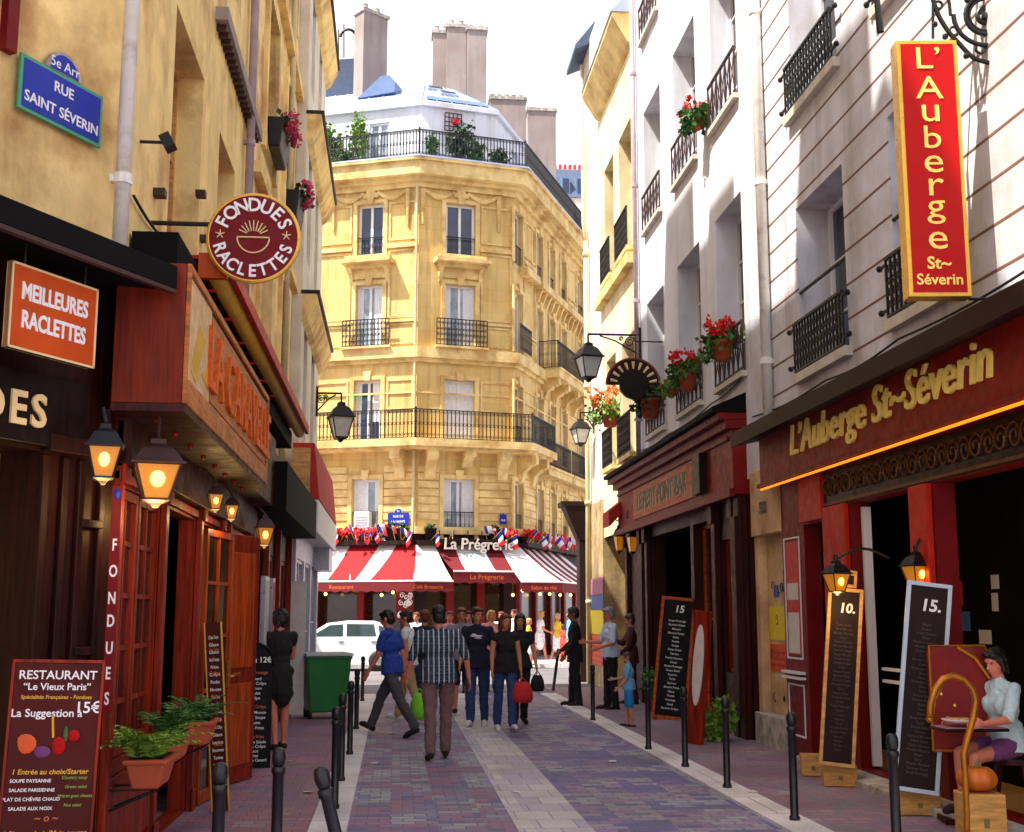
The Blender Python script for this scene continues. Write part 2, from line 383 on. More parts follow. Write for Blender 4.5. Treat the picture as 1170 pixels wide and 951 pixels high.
mk('window_white', lin(226, 226, 230), .45, .05, 4)
mk('grey_alu', lin(172, 172, 186), .35, .02, 5, metal=.5)
mk('door_wood', lin(170, 66, 16), .5, .35, grain=(24, 24, 1.5), bump=.12, spec=.25)
mk('near_wood', lin(40, 9, 5), .5, .4, grain=(26, 26, 1.6), bump=.15, spec=.22)
mk('lectern_red', lin(120, 16, 12), .5, .2, 6, spec=.25)
mk('pane_dark', lin(20, 26, 36), .06, .3, 1.2, spec=.8)
mk('pane_blue', lin(30, 48, 78), .06, .3, 1.2, spec=.8)
mk('pane_curtain', lin(150, 164, 176), .12, .25, 2.5, lin(100, 120, 140), .55, 2.2, coat=.8)
mk('pane_black', lin(9, 8, 9), .07, .2, 2, spec=.7)
mk('pane_amber', lin(70, 40, 20), .1, .4, 3, lin(20, 14, 12), .5, 3, spec=.7)
mk('curtain', lin(220, 222, 226), .9, .1, 8)
mk('sign_blue', lin(26, 46, 160), .4, .12, 4, spec=.3)
mk('sign_green', lin(64, 156, 120), .4, .12, 5)
mk('sign_orange', lin(196, 74, 12), .5, .16, 4, spec=.25)
mk('sign_red', lin(176, 3, 5), .5, .05, 4, spec=.2)
mk('sign_maroon', lin(112, 6, 16), .5, .08, 4, spec=.2)
mk('gold', lin(226, 176, 70), .35, .12, 8, metal=.5)
mk('gold_letter', lin(250, 222, 110), .4, .14, 9, spec=.3)
mk('gilded_brass', lin(176, 110, 24), .35, .25, 7, metal=.55)
mk('white_letter', lin(240, 238, 236), .5, .04, 6)
mk('yellow_letter', lin(226, 176, 40), .5, .06, 6)
mk('green_letter', lin(130, 160, 60), .5, .06, 6)
mk('orange_letter', lin(206, 100, 30), .5, .06, 6)
mk('cream_letter', lin(230, 206, 150), .5, .08, 6)
mk('dark_letter', lin(34, 30, 30), .5, .1, 6)
mk('blackboard', lin(15, 13, 17), .7, .25, 5, lin(32, 29, 34), .6, 5, spec=.2)
mk('menu_brown', lin(74, 12, 5), .5, .2, 4, spec=.2)
mk('board_brown', lin(36, 20, 17), .6, .25, 5, spec=.2)
mk('frame_blue', lin(190, 206, 220), .45, .08, 6)
mk('lamp_glass', lin(200, 136, 40), .2, .15, 5, emit=(lin(255, 150, 20), .12))
mk('lamp_clear', lin(206, 206, 200), .15, .12, 5, spec=.6)
mk('bulb', lin(255, 220, 120), .3, 0, emit=(lin(255, 186, 70), 3.2))
mk('small_bulb', lin(255, 220, 120), .3, 0, emit=(lin(255, 196, 100), 3))
mk('neon', lin(255, 180, 40), .4, 0, emit=(lin(255, 140, 8), .55))
mk('awning_red', lin(172, 8, 20), .85, .08, 6)
mk('awning_white', lin(232, 228, 226), .85, .05, 6)
mk('awning_maroon', lin(104, 4, 18), .85, .1, 6)
mk('awning_yellow', lin(206, 160, 50), .7, .15, 6)
mk('fabric_red', lin(196, 52, 34), .8, .2, 12, lin(160, 30, 30), .5, 6)
mk('flag_blue', lin(30, 52, 160), .8, .1, 6); mk('flag_white', lin(236, 234, 236), .8, .05, 6); mk('flag_red', lin(206, 22, 34), .8, .1, 6)
mk('leaf', lin(70, 118, 40), .55, .35, 30, lin(34, 76, 26), .5, 9); mk('leaf_light', lin(128, 160, 52), .55, .3, 30, lin(84, 128, 36), .5, 9)
mk('leaf_dark', lin(40, 80, 36), .55, .35, 30, lin(24, 52, 26), .5, 9); mk('leaf_red', lin(130, 96, 40), .6, .3, 20)
mk('petal_red', lin(214, 12, 16), .6, .25, 30); mk('petal_pink', lin(214, 70, 110), .6, .2, 30); mk('petal_orange', lin(228, 120, 40), .6, .2, 30)
mk('bin_green', lin(20, 118, 46), .42, .12, 3, coat=.1); mk('bin_lid', lin(160, 168, 166), .5, .1, 3); mk('rubber', lin(18, 18, 20), .7, .2, 9)
mk('car_white', lin(232, 234, 240), .25, .03, 3, coat=.6); mk('car_glass', lin(34, 54, 58), .05, .3, 2, spec=.8); mk('chrome', lin(190, 190, 196), .2, .05, 4, metal=.9)
mk('light_red', lin(160, 16, 20), .2, .1, 5, coat=.5)
mk('pumpkin', lin(200, 104, 26), .45, .15, 6); mk('stalk', lin(120, 110, 60), .7, .2, 8)
mk('poster_yellow', lin(232, 208, 22), .6, .08, 8); mk('poster_orange', lin(216, 86, 26), .6, .12, 8); mk('paper', lin(214, 208, 200), .7, .1, 8); mk('paper_blue', lin(70, 96, 150), .7, .15, 8)
mk('poster_red', lin(196, 34, 30), .55, .12, 8)
mk('asphalt', lin(112, 108, 112), .9, .15, 2, lin(90, 86, 92), .55, .5, .3, 60)
mk('base_ground', lin(96, 92, 94), .9, .15, 1)
mk('skin', lin(196, 132, 98), .55, .06, 12); mk('skin_tan', lin(150, 92, 62), .55, .06, 12); mk('skin_red', lin(206, 124, 98), .55, .06, 12)
mk('hair_black', lin(20, 16, 16), .5, .3, 60); mk('hair_brown', lin(66, 38, 24), .5, .3, 60); mk('hair_blond', lin(196, 150, 84), .5, .3, 60); mk('hair_grey', lin(136, 134, 138), .55, .25, 60); mk('hair_auburn', lin(104, 46, 24), .5, .3, 60)
mk('gutter_grey', lin(120, 118, 124), .6, .15, 6)
mk('off_white', lin(206, 200, 186), .85, .12, 4, streak=.3)
mk('warm_cream', lin(240, 226, 184), .9, .1, 2.5, lin(214, 190, 136), .6, .9, .2, 30, streak=.35)
mk('box_brown', lin(116, 34, 11), .5, .25, grain=(24, 24, 1.5), bump=.1, spec=.22)
mk('panel_cream', lin(206, 172, 124), .6, .25, 9)
mk('board_tan', lin(176, 104, 48), .5, .25, grain=(3, 3, 26), bump=.1, spec=.25)
mk('sign_ivory', lin(206, 196, 186), .5, .1, 6)
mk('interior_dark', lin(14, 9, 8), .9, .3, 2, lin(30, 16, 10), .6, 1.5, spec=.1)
mk('eye', lin(26, 20, 18), .2, 0)
mk('lip', lin(150, 70, 64), .5, .05)
for nm, c in dict(navy=(22, 24, 44), blue=(34, 62, 150), jeans=(44, 62, 106), dark_jeans=(34, 46, 78), grey_trousers=(70, 68, 74), taupe=(112, 86, 86), beige=(182, 152, 110), black=(20, 18, 20),
                  white=(228, 228, 234), pale_blue=(196, 208, 230), sky=(110, 170, 214), aqua=(32, 132, 200), yellow=(226, 190, 50), pinkred=(206, 64, 54), pink=(216, 150, 150), grey_shirt=(134, 132, 150),
                  maroon=(70, 22, 24), red=(196, 34, 40), lime=(120, 200, 40), shoe_white=(216, 214, 214), shoe_dark=(34, 22, 22), violet=(110, 60, 110), mint=(182, 208, 214), dusty=(170, 110, 130)).items():
    mk('cloth_' + nm, lin(*c), .88, .14, 14, bump=.12, bs=40)
ma['plaid'] = plaid('plaid')
ma['setts_red'] = paver('setts_red', [lin(88, 84, 128), lin(96, 92, 124), lin(140, 98, 122), lin(108, 108, 140), lin(148, 150, 152), lin(100, 98, 124), lin(152, 110, 128)], .20, .13)
ma['setts_purple'] = paver('setts_purple', [lin(80, 76, 120), lin(102, 98, 142), lin(92, 88, 134), lin(136, 112, 142), lin(142, 146, 150), lin(94, 90, 124), lin(108, 104, 146)], .20, .13)
ma['setts_pale'] = paver('setts_pale', [lin(176, 172, 172), lin(190, 186, 182), lin(156, 152, 168), lin(184, 180, 176)], .30, .42, gcol=lin(142, 138, 144))
ma['pavement_red'] = paver('pavement_red', [lin(124, 74, 92), lin(146, 94, 112), lin(110, 92, 114), lin(136, 88, 98), lin(136, 122, 126)], .22, .14)
ma['pavement_grey'] = paver('pavement_grey', [lin(112, 98, 122), lin(142, 106, 122), lin(116, 110, 122), lin(138, 104, 116), lin(146, 140, 142)], .22, .14)
ma['kerb_granite'] = paver('kerb_granite', [lin(196, 192, 192), lin(208, 204, 202), lin(184, 180, 184)], 1.3, .95, gcol=lin(140, 136, 140))
# ------------------------------------------------------------------ shared builders
def window(F, u0, u1, v0, v1, parent, dep=.2, pane='pane_dark', frame='window_white', cols=2, rows=1, fw=.055, rail=None, curt=False):
    w = MB(); n0, n1 = -dep, -dep + .06
    w.box(F, u0, u1, v1 - fw, v1, n0, n1).box(F, u0, u1, v0, v0 + fw, n0, n1).box(F, u0, u0 + fw, v0 + fw, v1 - fw, n0, n1).box(F, u1 - fw, u1, v0 + fw, v1 - fw, n0, n1)
    iu = (u1 - u0 - 2 * fw)
    for i in range(1, cols):
        c = u0 + fw + iu * i / cols; t = fw * (.9 if (cols == 2 or i * 2 == cols) else .4); w.box(F, c - t / 2 * 1.2, c + t / 2 * 1.2, v0 + fw, v1 - fw, n0, n1 - .004)
    for j in range(1, rows):
        c = v0 + fw + (v1 - v0 - 2 * fw) * j / rows; w.box(F, u0 + fw, u1 - fw, c - .014, c + .014, n0, n1 - .012)
    o = w.build('window', ma[frame], parent)
    MB().box(F, u0 + fw * .8, u1 - fw * .8, v0 + fw * .8, v1 - fw * .8, n0 + .004, n0 + .018).build('pane', ma[pane], o)
    if curt:
        rg = random.Random(int(u0 * 31 + v0 * 17)); w2 = (u1 - u0 - 2 * fw)
        for sd in (0, 1):
            cw_ = w2 * rg.choice((.16, .24, .34, .46)); a_ = u0 + fw if not sd else u1 - fw - cw_; s = MB(); n = 8; top = v1 - fw; bot = v0 + fw + rg.choice((0, 0, .3)) * (v1 - v0)
            for i in range(n): 
                x0, x1 = a_ + cw_ * i / n, a_ + cw_ * (i + 1) / n; z0_, z1_ = n0 + .022 + .006 * (i % 2), n0 + .022 + .006 * ((i + 1) % 2); s.quad(F.p(x0, bot, z0_), F.p(x1, bot, z1_), F.p(x1, top, z1_), F.p(x0, top, z0_))
            s.build('curtain', ma['curtain'], o)
    return o
def railing(mb, F, u0, u1, v0, v1, n, step=.11, r=.009, style='scroll', ends=None):
    mb.box(F, u0, u1, v1 - .03, v1, n - .02, n + .02); mb.box(F, u0, u1, v0, v0 + .022, n - .012, n + .012)
    h = v1 - v0; k = max(2, int((u1 - u0) / step))
    for i in range(k + 1):
        u = u0 + (u1 - u0) * i / k
        mb.box(F, u - r, u + r, v0, v1 - .02, n - r, n + r)
        if i == k: break
        c = u + (u1 - u0) / k / 2; q = (u1 - u0) / k / 2 * .8
        if style == 'scroll':
            mb.spiral(F, c, v1 - .03 - q * 1.3, q, q * .3, 0, 1.2, r * .75, n, 4, 9); mb.spiral(F, c, v0 + .03 + q * 1.3, q, q * .3, 0, 1.2, r * .75, n, 4, 9)
            if h > .7: mb.spiral(F, c, (v0 + v1) / 2, q * .9, q * .9, 0, 1, r * .7, n, 4, 8)
        elif style == 'lace':
            for j in range(4): mb.spiral(F, c, v0 + .06 + (h - .12) * (j + .5) / 4, q, q * .35, j * 1.6, 1.3, r * .8, n, 4, 9)
        elif style == 'cross':
            mb.tube([F.p(u, v0 + .02, n), F.p(u + 2 * q * 1.25, v1 - .03, n)], r * .7, 4); mb.tube([F.p(u + 2 * q * 1.25, v0 + .02, n), F.p(u, v1 - .03, n)], r * .7, 4)
    if ends:
        for u in (u0, u1): mb.box(F, u - .014, u + .014, v1 - .034, v1 - .002, ends, n); mb.box(F, u - .014, u + .014, v0, v0 + .03, ends, n); mb.box(F, u - .012, u + .012, v0, v1, n - .014, n + .014)
    return mb
# ================================================================== SETTING: ground
def sheet(name, x0, x1, y0, y1, z, m):
    b = MB(); b.quad((x0, y0, z), (x1, y0, z), (x1, y1, z), (x0, y1, z)); return tag(b.build(name, ma[m], None, (x0, y0, z)), kind='structure')
YC = 26.6                                                       # where the lane meets the cross street
sheet('ground', -300, 300, -120, 480, -.02, 'base_ground')
sheet('crossroad', -60, 60, YC, 38.9, .0, 'asphalt')
sheet('road', -.34, 1.0, -3, YC, .0, 'setts_red')
sheet('drain_strip', 1.0, 1.6, -3, YC, .004, 'setts_pale')
sheet('lane', 1.6, 3.09, -3, YC, .0, 'setts_purple')
def slab(name, x0, x1, y0, y1, z, m):
    b = MB(); b.box(WF, x0, x1, -.05, z, -y1, -y0); return tag(b.build(name, ma[m], None, (x0, y0, 0)), kind='structure')
slab('kerb', -.64, -.34, -3, YC - .4, .03, 'kerb_granite'); slab('kerb', 3.09, 3.41, -3, YC - .4, .03, 'kerb_granite')
slab('pavement', -4.5, -.642, -3, YC - .4, .026, 'pavement_red'); slab('pavement', 3.412, 5.6, -3, YC + 1.5, .026, 'pavement_grey')
slab('far_pavement', -60, 60, 39.0, 75, .12, 'setts_pale')
slab('far_kerb', -60, 60, 38.7, 38.998, .125, 'kerb_granite')
# ================================================================== CORNER BUILDING across the street
q = PY(476, 500, 42.0); K1 = Vector((q.x, 42.0, 0))
q = PY(588, 500, 42.8); K2 = Vector((q.x, 42.8, 0))
q = PY(668, 500, 52.3); R0 = Vector((q.x, 52.3, 0))
q = PY(357, 500, 43.35); L0 = Vector((q.x, 43.35, 0))
dL = (K1 - L0).normalized(); dR = (R0 - K2).normalized()
F1 = Fr(K1, dL); F2 = Fr(K1, (K2 - K1)); F3 = Fr(K2, dR); W2 = (K2 - K1).length
LL, LR = 11.0, 22.0
BB = root('corner_building', (K1.x, K1.y, 0), 'cream stone Haussmann corner building with wrought iron balconies above the striped café awning', 'building')
z1 = lambda y: F1.hit(476, y)[1]
ZC0, ZC1 = z1(207), z1(186)                     # cornice under the roof terrace
ZR = z1(150)                                    # its railing
ZA1 = z1(100) + .25
ZB3a, ZB3b = z1(409), z1(397)                   # string course
ZB1, ZB2 = z1(515), z1(504)                     # long balcony slab
def cols1(l): return [tuple(sorted((F1.hit(a, 450)[0], F1.hit(b, 450)[0]))) for a, b in l]
c1 = cols1([(405, 435)])[0]; c1b = (c1[0] - 4.1, c1[1] - 4.1); c1c = (c1b[0] - 4.1, c1b[1] - 4.1)
c2 = (F2.hit(508, 450)[0], F2.hit(542, 450)[0])
c3 = []
for a, b, y in ((587, 596, 282), (612, 619, 300), (627, 633, 320), (640, 646, 335), (659, 666, 352)):
    c3.append((F3.hit(a, y)[0], F3.hit(b, y)[0]))
FLV = [(z1(612) - .1, z1(546)), (ZB2 + .02, z1(432)), (ZB3b + .05, z1(322)), (z1(290), z1(229))]
ops = {1: [], 2: [], 3: []}
for i, (a, b) in enumerate(FLV):
    for c in (c1, c1b, c1c): ops[1].append((c[0], c[1], a, b))
    ops[2].append((c2[0], c2[1], a, b))
    for c in c3: ops[3].append((c[0], c[1], a, b))
w = MB()
ZG = 4.4
w.wall(F1, -LL, 0, ZG, ZC0, ops[1], .22, 7); w.wall(F2, 0, W2, ZG, ZC0, ops[2], .22, 2.0); w.wall(F3, 0, LR, ZG, ZC0, ops[3], .22, 7)
w.build('wall', ma['sand_stone'], BB)
w = MB(); w.wall(F1, -LL, 0, 0, ZG, [(-9, -.5, .2, 3.1)], .5, 4); w.wall(F2, 0, W2, 0, ZG, [(.4, W2 - .4, .2, 3.1)], .5, 2); w.wall(F3, 0, LR, 0, ZG, [(.5, 12, .2, 3.1)], .5, 4)
w.build('ground_floor', ma['dark_brown'], BB)
# horizontal joints on first floor, mouldings, pilasters
t = MB()
def around(mb, v0, v1, pr, e=0.0):
    a = pr
    mb.box(F1, -LL, -.0, v0, v1, -.05, a); mb.box(F3, .0, LR, v0, v1, -.05, a + .002); mb.box(F2, -.0, W2, v0, v1, -.05, a + .001)
    for K in (K1, K2):
        mb.lathe(Fr(K, (1, 0, 0)), [(a * .995, v0 + .001), (a * .995, v1 - .001)], 16)
around(t, ZC0 - .25, ZC0 - .05, .12); around(t, ZC0 - .05, ZC0 + .1, .3); around(t, ZC0 + .1, ZC1 - .1, .55); around(t, ZC1 - .1, ZC1, .65)
around(t, ZB3a, ZB3b, .25); around(t, ZB3a - .14, ZB3a, .12)
around(t, z1(420) - .9, z1(420) - .84, .05)
around(t, ZG - .05, ZG + .2, .12)
for (F, a, b) in ((F1, -LL, 0), (F2, 0, W2), (F3, 0, LR)):
    lo = FLV[0][0]; 
    for j in range(7):
        v = ZG + .45 + j * (ZB1 - ZG - .9) / 7
        # raised courses around the openings
        segs = [a]; 
        for c in sorted({(o[0], o[1]) for o in ops[{id(F1): 1, id(F2): 2, id(F3): 3}[id(F)]]}): segs += [c[0] - .12, c[1] + .12]
        segs.append(b)
        for s0, s1 in zip(segs[::2], segs[1::2]):
            if s1 - s0 > .1: t.box(F, s0 + .06, s1 - .06, v, v + (ZB1 - ZG - .9) / 7 - .05, -.01, .035)
# pilasters and panels
def panel(F, u0, u1, v0, v1):
    for (a, b, c, d) in ((u0, u1, v1 - .07, v1), (u0, u1, v0, v0 + .07), (u0, u0 + .07, v0 + .07, v1 - .07), (u1 - .07, u1, v0 + .07, v1 - .07)): t.box(F, a, b, c, d, -.01, .045)
for F, cs, a, b in ((F1, [c1c, c1b, c1], -LL, 0), (F2, [c2], 0, W2), (F3, c3, 0, LR)):
    prev = a
    edges = [(prev + .12, cs[0][0] - .22)] + [(x[1] + .22, y[0] - .22) for x, y in zip(cs, cs[1:])] + [(cs[-1][1] + .22, b - .12)]
    for e0, e1 in edges:
        if e1 - e0 > .9 and e1 - e0 < 6:
            m = (e0 + e1) / 2
            for lo, hi in ((FLV[3][0] + .55, FLV[3][1]), (ZB3b + 1.1, FLV[3][0] + .2), (ZB3b + .15, ZB3b + .9), (FLV[1][0] + 1.1, FLV[1][1])):
                panel(F, e0, e1, lo, hi)
            t.box(F, e0 - .05, e1 + .05, FLV[3][0] + .26, FLV[3][0] + .42, -.01, .1); t.box(F, e0 - .05, e1 + .05, ZB3b + .94, ZB3b + 1.04, -.01, .09)
    for c in cs:
        u0, u1 = c
        for lo, hi in FLV: # architraves
            t.box(F, u0 - .16, u0 - .012, lo, hi + .14, -.01, .06); t.box(F, u1 + .012, u1 + .16, lo, hi + .14, -.01, .06); t.box(F, u0 - .012, u1 + .012, hi + .01, hi + .14, -.01, .065)
            t.prism(F, [((u0 + u1) / 2 - .1, hi - .02), ((u0 + u1) / 2 + .1, hi - .02), ((u0 + u1) / 2 + .15, hi + .3), ((u0 + u1) / 2 - .15, hi + .3)], -.01, .12)
        g = FLV[3][0]  # hood and sill under the fourth floor windows
        if F is not F3:
            t.box(F, u0 - .32, u1 + .32, g - .16, g - .02, -.01, .42); t.box(F, u0 - .45, u1 + .45, g - .3, g - .16, -.01, .55); t.box(F, u0 - .3, u1 + .3, g - .44, g - .3, -.01, .3); t.box(F, u0 - .28, u1 + .28, g - .8, g - .44, -.01, .07)
            for uu in (u0 - .26, u1 + .12):
                t.prism(Fr(F.p(uu, 0, 0), F.N, F.V, -F.U), [(0, g - 1.0), (.08, g - .9), (.14, g - .62), (.34, g - .44), (0, g - .44)], -.14, 0)
            # garlands above
            for k in range(3):
                s = -1 if k == 0 else 1
                if k == 2: t.ell(F.p((u0 + u1) / 2, FLV[3][1] + .42, .05), (.2, .1, .28), 8, F); t.ell(F.p((u0 + u1) / 2 - .18, FLV[3][1] + .3, .04), (.14, .08, .1), 8, F); t.ell(F.p((u0 + u1) / 2 + .18, FLV[3][1] + .3, .04), (.14, .08, .1), 8, F); continue
                pts = [F.p((u0 + u1) / 2 + s * (.25 + 1.15 * i / 9), FLV[3][1] + .42 - .26 * math.sin(math.pi * i / 9), .05) for i in range(10)]
                t.tube(pts, [.05 + .05 * math.sin(math.pi * i / 9) for i in range(10)], 6)
                t.tube([F.p((u0 + u1) / 2 + s * 1.42, FLV[3][1] + .42, .05), F.p((u0 + u1) / 2 + s * 1.42, FLV[3][1] - .9, .05)], [.1, .04], 6)
    if F is F3:
        g = FLV[3][0]; t.box(F, .5, 2.2, g - .3, g - .02, -.01, .35); t.box(F, 2.6, LR, g - .3, g - .02, -.01, .35)
        for k in range(18): t.prism(Fr(F.p(2.8 + k * .62, 0, 0), F.N, F.V, -F.U), [(0, g - .8), (.08, g - .75), (.26, g - .3), (0, g - .3)], -.14, 0)
# consoles under the long balcony
def console(F, u, v, n0, h, wd, pr):
    t.prism(Fr(F.p(u, 0, n0), F.N, F.V, -F.U), [(0, v - h), (pr * .22, v - h * .94), (pr * .35, v - h * .6), (pr * .75, v - h * .34), (pr, v - h * .3), (pr, v), (0, v)], -wd / 2, wd / 2)
    t.ell(F.p(u, v - h * .25, n0 + pr * .8), (wd * .62, .1, .13), 8, F)
for u in (-.55, -3.9, -4.6, -8.2): console(F1, u, ZB1, 0, 1.0, .36, .7)
for u in (.45, W2 * .5, W2 - .5): console(F2, u, ZB1, 0, 1.0 if u != W2 * .5 else .55, .36, .7)
for u in (.5, 1.9): console(F3, u, ZB1, 0, 1.0, .34, .7)
for k in range(6): console(F3, 3.6 + k * 1.5, ZB3a + .1, 0, .8, .3, .7)
t.build('stone_trim', ma['sand_trim'], BB)
# windows
panes = ['pane_curtain', 'pane_blue', 'pane_curtain', 'pane_blue']
for F, cs in ((F1, [c1, c1b, c1c]), (F2, [c2]), (F3, c3)):
    for i, (lo, hi) in enumerate(FLV):
        for c in cs:
            far = F is F3
            o = window(F, c[0] + .002, c[1] - .002, lo + .002, hi - .002, BB, .2, 'pane_dark' if (far and i != 2) else panes[i], cols=2, rows=1, fw=.085, curt=(not far and i < 3))
            if i in (0, 3) or (far and i == 1):
                m = MB(); h = .95 if i == 0 else .75
                railing(m, F, c[0], c[1], lo + .03, lo + h, -.04, .14, .008, 'scroll' if not far else 'none'); m.build('railing', ma['black_iron'], o)
            if i == 2 and not far:
                m = MB(); u0, u1 = c[0] - .38, c[1] + .38
                railing(m, F, u0, u1, lo + .05, lo + 1.0, .3, .13, .014, 'lace', ends=-.0); m.build('railing', ma['black_iron'], o)
                MB().box(F, u0 - .05, u1 + .05, lo - .05, lo + .02, -.02, .36).build('sill', ma['sand_trim'], o)
            if i == 2 and far and c in c3[:1]:
                m = MB(); railing(m, F, c[0] - .2, c[1] + .25, lo + .05, lo + 1.0, .3, .12, .012, 'scroll', ends=0.); m.build('railing', ma['black_iron'], o)
# balconies
def balcony(segs, vs, vt, vr, pr, style, m2='sand_trim'):
    s = MB(); r = MB()
    for F, a, b in segs:
        s.box(F, a, b, vs, vt, -.02, pr); s.box(F, a, b, vt - .08, vt + .006, -.02, pr + .06); railing(r, F, a, b, vt + .01, vr, pr - .06, .13, .011, style)
    return s, r
# long first balcony mitred round the corners
def ringpt(n):
    """corner points of the facade line pushed out by n"""
    def inter(A, B):
        p, d, q_, e = A.p(0, 0, n), A.U, B.p(0, 0, n), B.U
        k = ((q_ - p).x * e.y - (q_ - p).y * e.x) / (d.x * e.y - d.y * e.x); return p + d * k
    return inter(F1, F2), inter(F2, F3)
def strip(mb, n0, n1, v0, v1, uL, uR):
    A0, B0 = ringpt(n0); A1, B1 = ringpt(n1)
    P0 = [F1.p(uL, 0, n0), A0, B0, F3.p(uR, 0, n0)]; P1 = [F1.p(uL, 0, n1), A1, B1, F3.p(uR, 0, n1)]
    for i in range(3):
        a, b, c, d = P0[i], P0[i + 1], P1[i + 1], P1[i]; U = lambda p, z: Vector((p.x, p.y, z))
        mb.quad(U(d, v0), U(c, v0), U(c, v1), U(d, v1)); mb.quad(U(a, v1), U(d, v1), U(c, v1), U(b, v1)); mb.quad(U(a, v0), U(b, v0), U(c, v0), U(d, v0))
    e = P0[3]; g = P1[3]; mb.quad(U(e, v0), U(e, v1), U(g, v1), U(g, v0))
def ringrail(mb, n, v0, v1, uL, uR, step, style, r=.011):
    A, B = ringpt(n); P = [F1.p(uL, 0, n), A, B, F3.p(uR, 0, n)]
    for i in range(3):
        d = P[i + 1] - P[i]; F = Fr(Vector((P[i].x, P[i].y, 0)), d); railing(mb, F, 0, d.length, v0, v1, 0, step, r, style)
        mb.box(F, -.03, .03, v0 - .02, v1 + .06, -.03, .03)
    return Fr(P[3], -F3.N)
b1 = MB(); strip(b1, -.02, .85, ZB1 + .08, ZB2, -LL, 2.6); strip(b1, -.02, .7, ZB1, ZB1 + .08, -LL, 2.5); bal = b1.build('balcony', ma['sand_trim'], BB)
m = MB(); ringrail(m, .78, ZB2 + .02, z1(471), -LL, 2.55, .14, 'scroll', .014); E = F3.p(2.55, 0, .78); railing(m, Fr(E, -F3.N), 0, .75, ZB2 + .02, z1(471), 0, .14); m.build('railing', ma['black_iron'], bal)
for u0, u1, dz in ((2.9, 6.4, -.4), (6.6, 12.0, -.4)):
    s, r = balcony([(F3, u0, u1)], ZB1 - .4, ZB2 - .4, z1(471) - .4, .45, 'scroll'); o = s.build('balcony', ma['sand_trim'], BB); r.build('railing', ma['black_iron'], o)
s, r = balcony([(F3, 3.2, 14)], ZB3a + .1, ZB3b + .1, ZB3b + 1.15, .8, 'scroll'); o = s.build('balcony', ma['sand_trim'], BB); railing(r, Fr(F3.p(3.2, 0, .0), F3.N), 0, .78, ZB3b + .1, ZB3b + 1.15, 0, .14); r.build('railing', ma['black_iron'], o)
s = MB(); strip(s, -2.5, .66, ZC1 + .003, ZC1 + .06, -LL, LR); bal = s.build('terrace', ma['zinc'], BB)
m = MB(); ringrail(m, .5, ZC1 + .07, ZC1 + 1.05, -LL, LR, .12, 'scroll', .015); m.build('railing', ma['black_iron'], bal)
# attic storey set back, mansard roof
at = MB(); SB = -.9; ZA = ZC1 + 2.55
A, B = ringpt(SB); PP = [F1.p(-LL, 0, SB), A, B, F3.p(LR, 0, SB)]
aw = []
for i in range(3):
    d = PP[i + 1] - PP[i]; F = Fr(Vector((PP[i].x, PP[i].y, 0)), d); aw.append((F, d.length))
du = [aw[0][0].hit(422, 150)[0], aw[0][0].hit(445, 150)[0]]
at.wall(aw[0][0], 0, aw[0][1], ZC1, ZA, [(du[0], du[1], ZC1 + .1, ZC1 + 2.05)], .15, 3); at.wall(aw[1][0], 0, aw[1][1], ZC1, ZA, [], .15, 1); at.wall(aw[2][0], 0, aw[2][1], ZC1, ZA, [(2, 3, ZC1 + .1, ZC1 + 2.0), (6, 7, ZC1 + .1, ZC1 + 2.0)], .15, 3)
att = at.build('attic_wall', ma['white_plaster'], BB)
window(aw[0][0], du[0], du[1], ZC1 + .1, ZC1 + 2.05, BB, .12, 'pane_curtain', 'window_white', 2, 1, .09)
s = MB(); strip(s, SB - .05, SB + .14, ZA - .02, ZA + .16, -LL, LR); s.build('gutter', ma['white_plaster'], BB)
rf = MB()
def loop(n, z):
    A, B = ringpt(n); return [Vector((p.x, p.y, z)) for p in (F1.p(-LL, 0, n), A, B, F3.p(LR, 0, n))]
ra, rb, rc = loop(SB + .12, ZA + .165), loop(SB - 2.1, ZA + 1.75), loop(SB - 3.2, ZA + 2.0)
for P, Q in ((ra, rb), (rb, rc)):
    for i in range(3): rf.quad(P[i], P[i + 1], Q[i + 1], Q[i])
for i in (0, 1, 2):                                            # standing seams
    k = max(2, int((ra[i + 1] - ra[i]).length / .55))
    for j in range(k + 1):
        f = j / k; a, b = ra[i].lerp(ra[i + 1], f), rb[i].lerp(rb[i + 1], f); rf.tube([a + _z * .01, b + _z * .02], .022, 4)
roof = rf.build('roof', ma['zinc'], BB)
s = MB(); a, b = ra[1].lerp(ra[2], .06), ra[1].lerp(ra[2], .93); c, d = rb[1].lerp(rb[2], .06), rb[1].lerp(rb[2], .93)
s.quad(a.lerp(c, .05) + _z * .05, b.lerp(d, .05) + _z * .05, b.lerp(d, .28) + _z * .05, a.lerp(c, .28) + _z * .05); s.build('roof_glazing', ma['blue_zinc'], roof)
for f, g in ((.5, .58), (.3, .82)):
    a0, b0 = ra[1].lerp(ra[2], f), rb[1].lerp(rb[2], f); p = a0.lerp(b0, g); U = (ra[2] - ra[1]).normalized(); V = (b0 - a0).normalized(); F = Fr(p, U, V)
    o = MB().box(F, -.35, .35, -.25, .25, -.02, .1).build('skylight', ma['zinc'], roof); MB().box(F, -.28, .28, -.18, .18, .101, .112).build('pane', ma['pane_dark'], o)
s = MB(); p = ra[0].lerp(ra[1], .87).lerp(rb[0].lerp(rb[1], .87), .55); FD = Fr((p.x, p.y, 0), dL)
s.prism(FD, [(-1.3, p.z), (.2, p.z + .1), (.25, p.z + .5), (.0, p.z + .8), (-.35, p.z + .8)], -1.6, .1); s.build('dormer', ma['blue_zinc'], roof)
